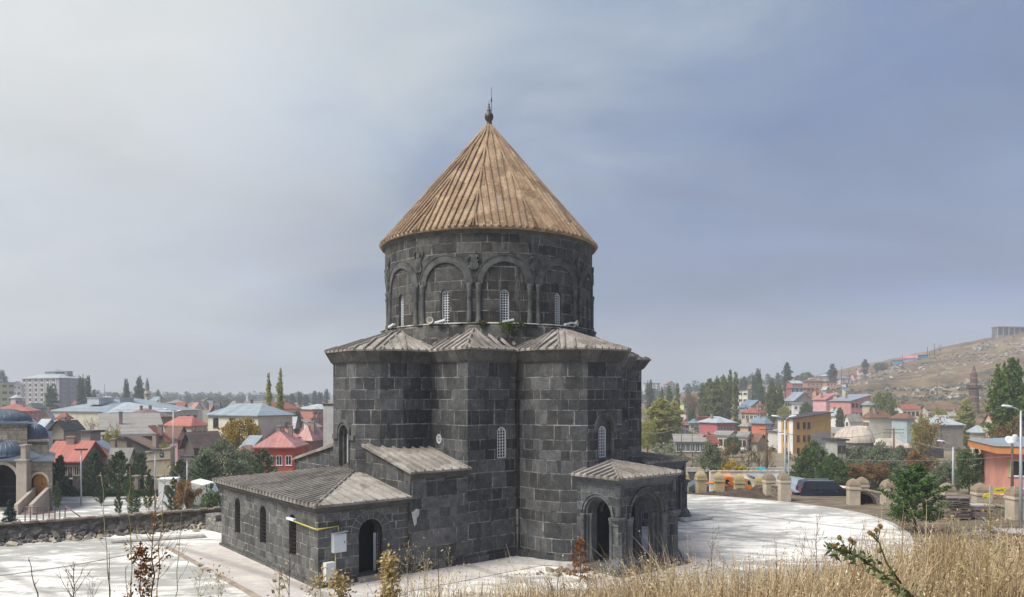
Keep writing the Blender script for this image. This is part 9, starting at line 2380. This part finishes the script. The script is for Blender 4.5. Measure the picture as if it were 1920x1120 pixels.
tuft(905, 11.98, 'faint grassy tuft on the drum ledge left of the centre window', 0.5, leafmat('dry_tuft', (0.07, 0.08, 0.03), (0.14, 0.14, 0.06)))
t = fixture('copper_cable', 'thin copper-coloured cable hanging from the drum ledge to the roof valley', 'cable', (3.25, 5.45, 10.9), (0, 1))
b = MB(); b.tube([(0.0, 0, -0.2), (0.02, 0, 0.5), (0.0, 0.0, 1.15)], 0.03, 5); b.build('cable', plain('copper_cable', (0.32, 0.17, 0.09), 0.6), t)
for (x, y, s, l) in ((1062, 997, (1.3, 0.9, 0.12), 'pale grey stone slab lying beside the porch'), (1275, 978, (1.6, 0.8, 0.16), 'white block lying right of the porch')):
    pass
def slab(px, py, w_, d_, h_, label, rz, c=(0.45, 0.44, 0.42)):
    X_, Y_ = onz(px, py); b = MB(); b.prism([(-w_/2, -d_/2), (w_/2, -d_/2*0.9), (w_/2*0.95, d_/2), (-w_/2*0.9, d_/2*0.95)], 0, h_, [(-w_/2*0.97, -d_/2*0.95), (w_/2*0.97, -d_/2*0.86), (w_/2*0.93, d_/2*0.96), (-w_/2*0.88, d_/2*0.93)])
    o = b.build('stone_slab', plain('loose_slab', c, 0.9, 0.2, 2)); o.location = (X_, Y_, 0.04); o.rotation_euler = (0, 0, rz); tag(o, label, 'stone slab')
slab(1268, 1012, 1.4, 0.9, 0.22, 'pale grey slab on the terrace right of the porch', 0.3)
slab(1010, 1056, 3.6, 1.2, 0.10, 'long thin pale slab on the paving before the church wall', -0.25)
slab(1302, 975, 2.6, 0.9, 0.14, 'slab lying beyond the right-hand porch corner', 0.5)
slab(1246, 1030, 1.3, 0.7, 0.34, 'dark stacked slab beside the porch base', 0.2, (0.10, 0.10, 0.105))
slab(300, 1012, 5.0, 0.7, 0.12, 'long pale slab strip lying on the terrace near the rubble wall', 0.35, (0.45, 0.44, 0.41))
tar_x, tar_y = onz(1090, 1052)

# ------------------------------------------------------------------ the air between here and the hills
hz = MB(); hz.box(-1060, -45, -12, 1060, 1460, 90)
hm, ht, hb = new_mat('thin_haze'); ht.n.remove(hb)
pv_ = ht.node('ShaderNodeVolumePrincipled'); pv_.inputs['Color'].default_value = (0.86, 0.90, 1.0, 1); pv_.inputs['Density'].default_value = 0.00072; pv_.inputs['Anisotropy'].default_value = 0.0
ht.l.new(pv_.outputs[0], ht.n['Material Output'].inputs['Volume'])
hzo = hz.build('haze', hm); hzo['kind'] = 'stuff'; hzo['label'] = 'thin pale haze over the town'; hzo['category'] = 'haze'; hzo.display_type = 'WIRE'
sc.cycles.volume_bounces = 0
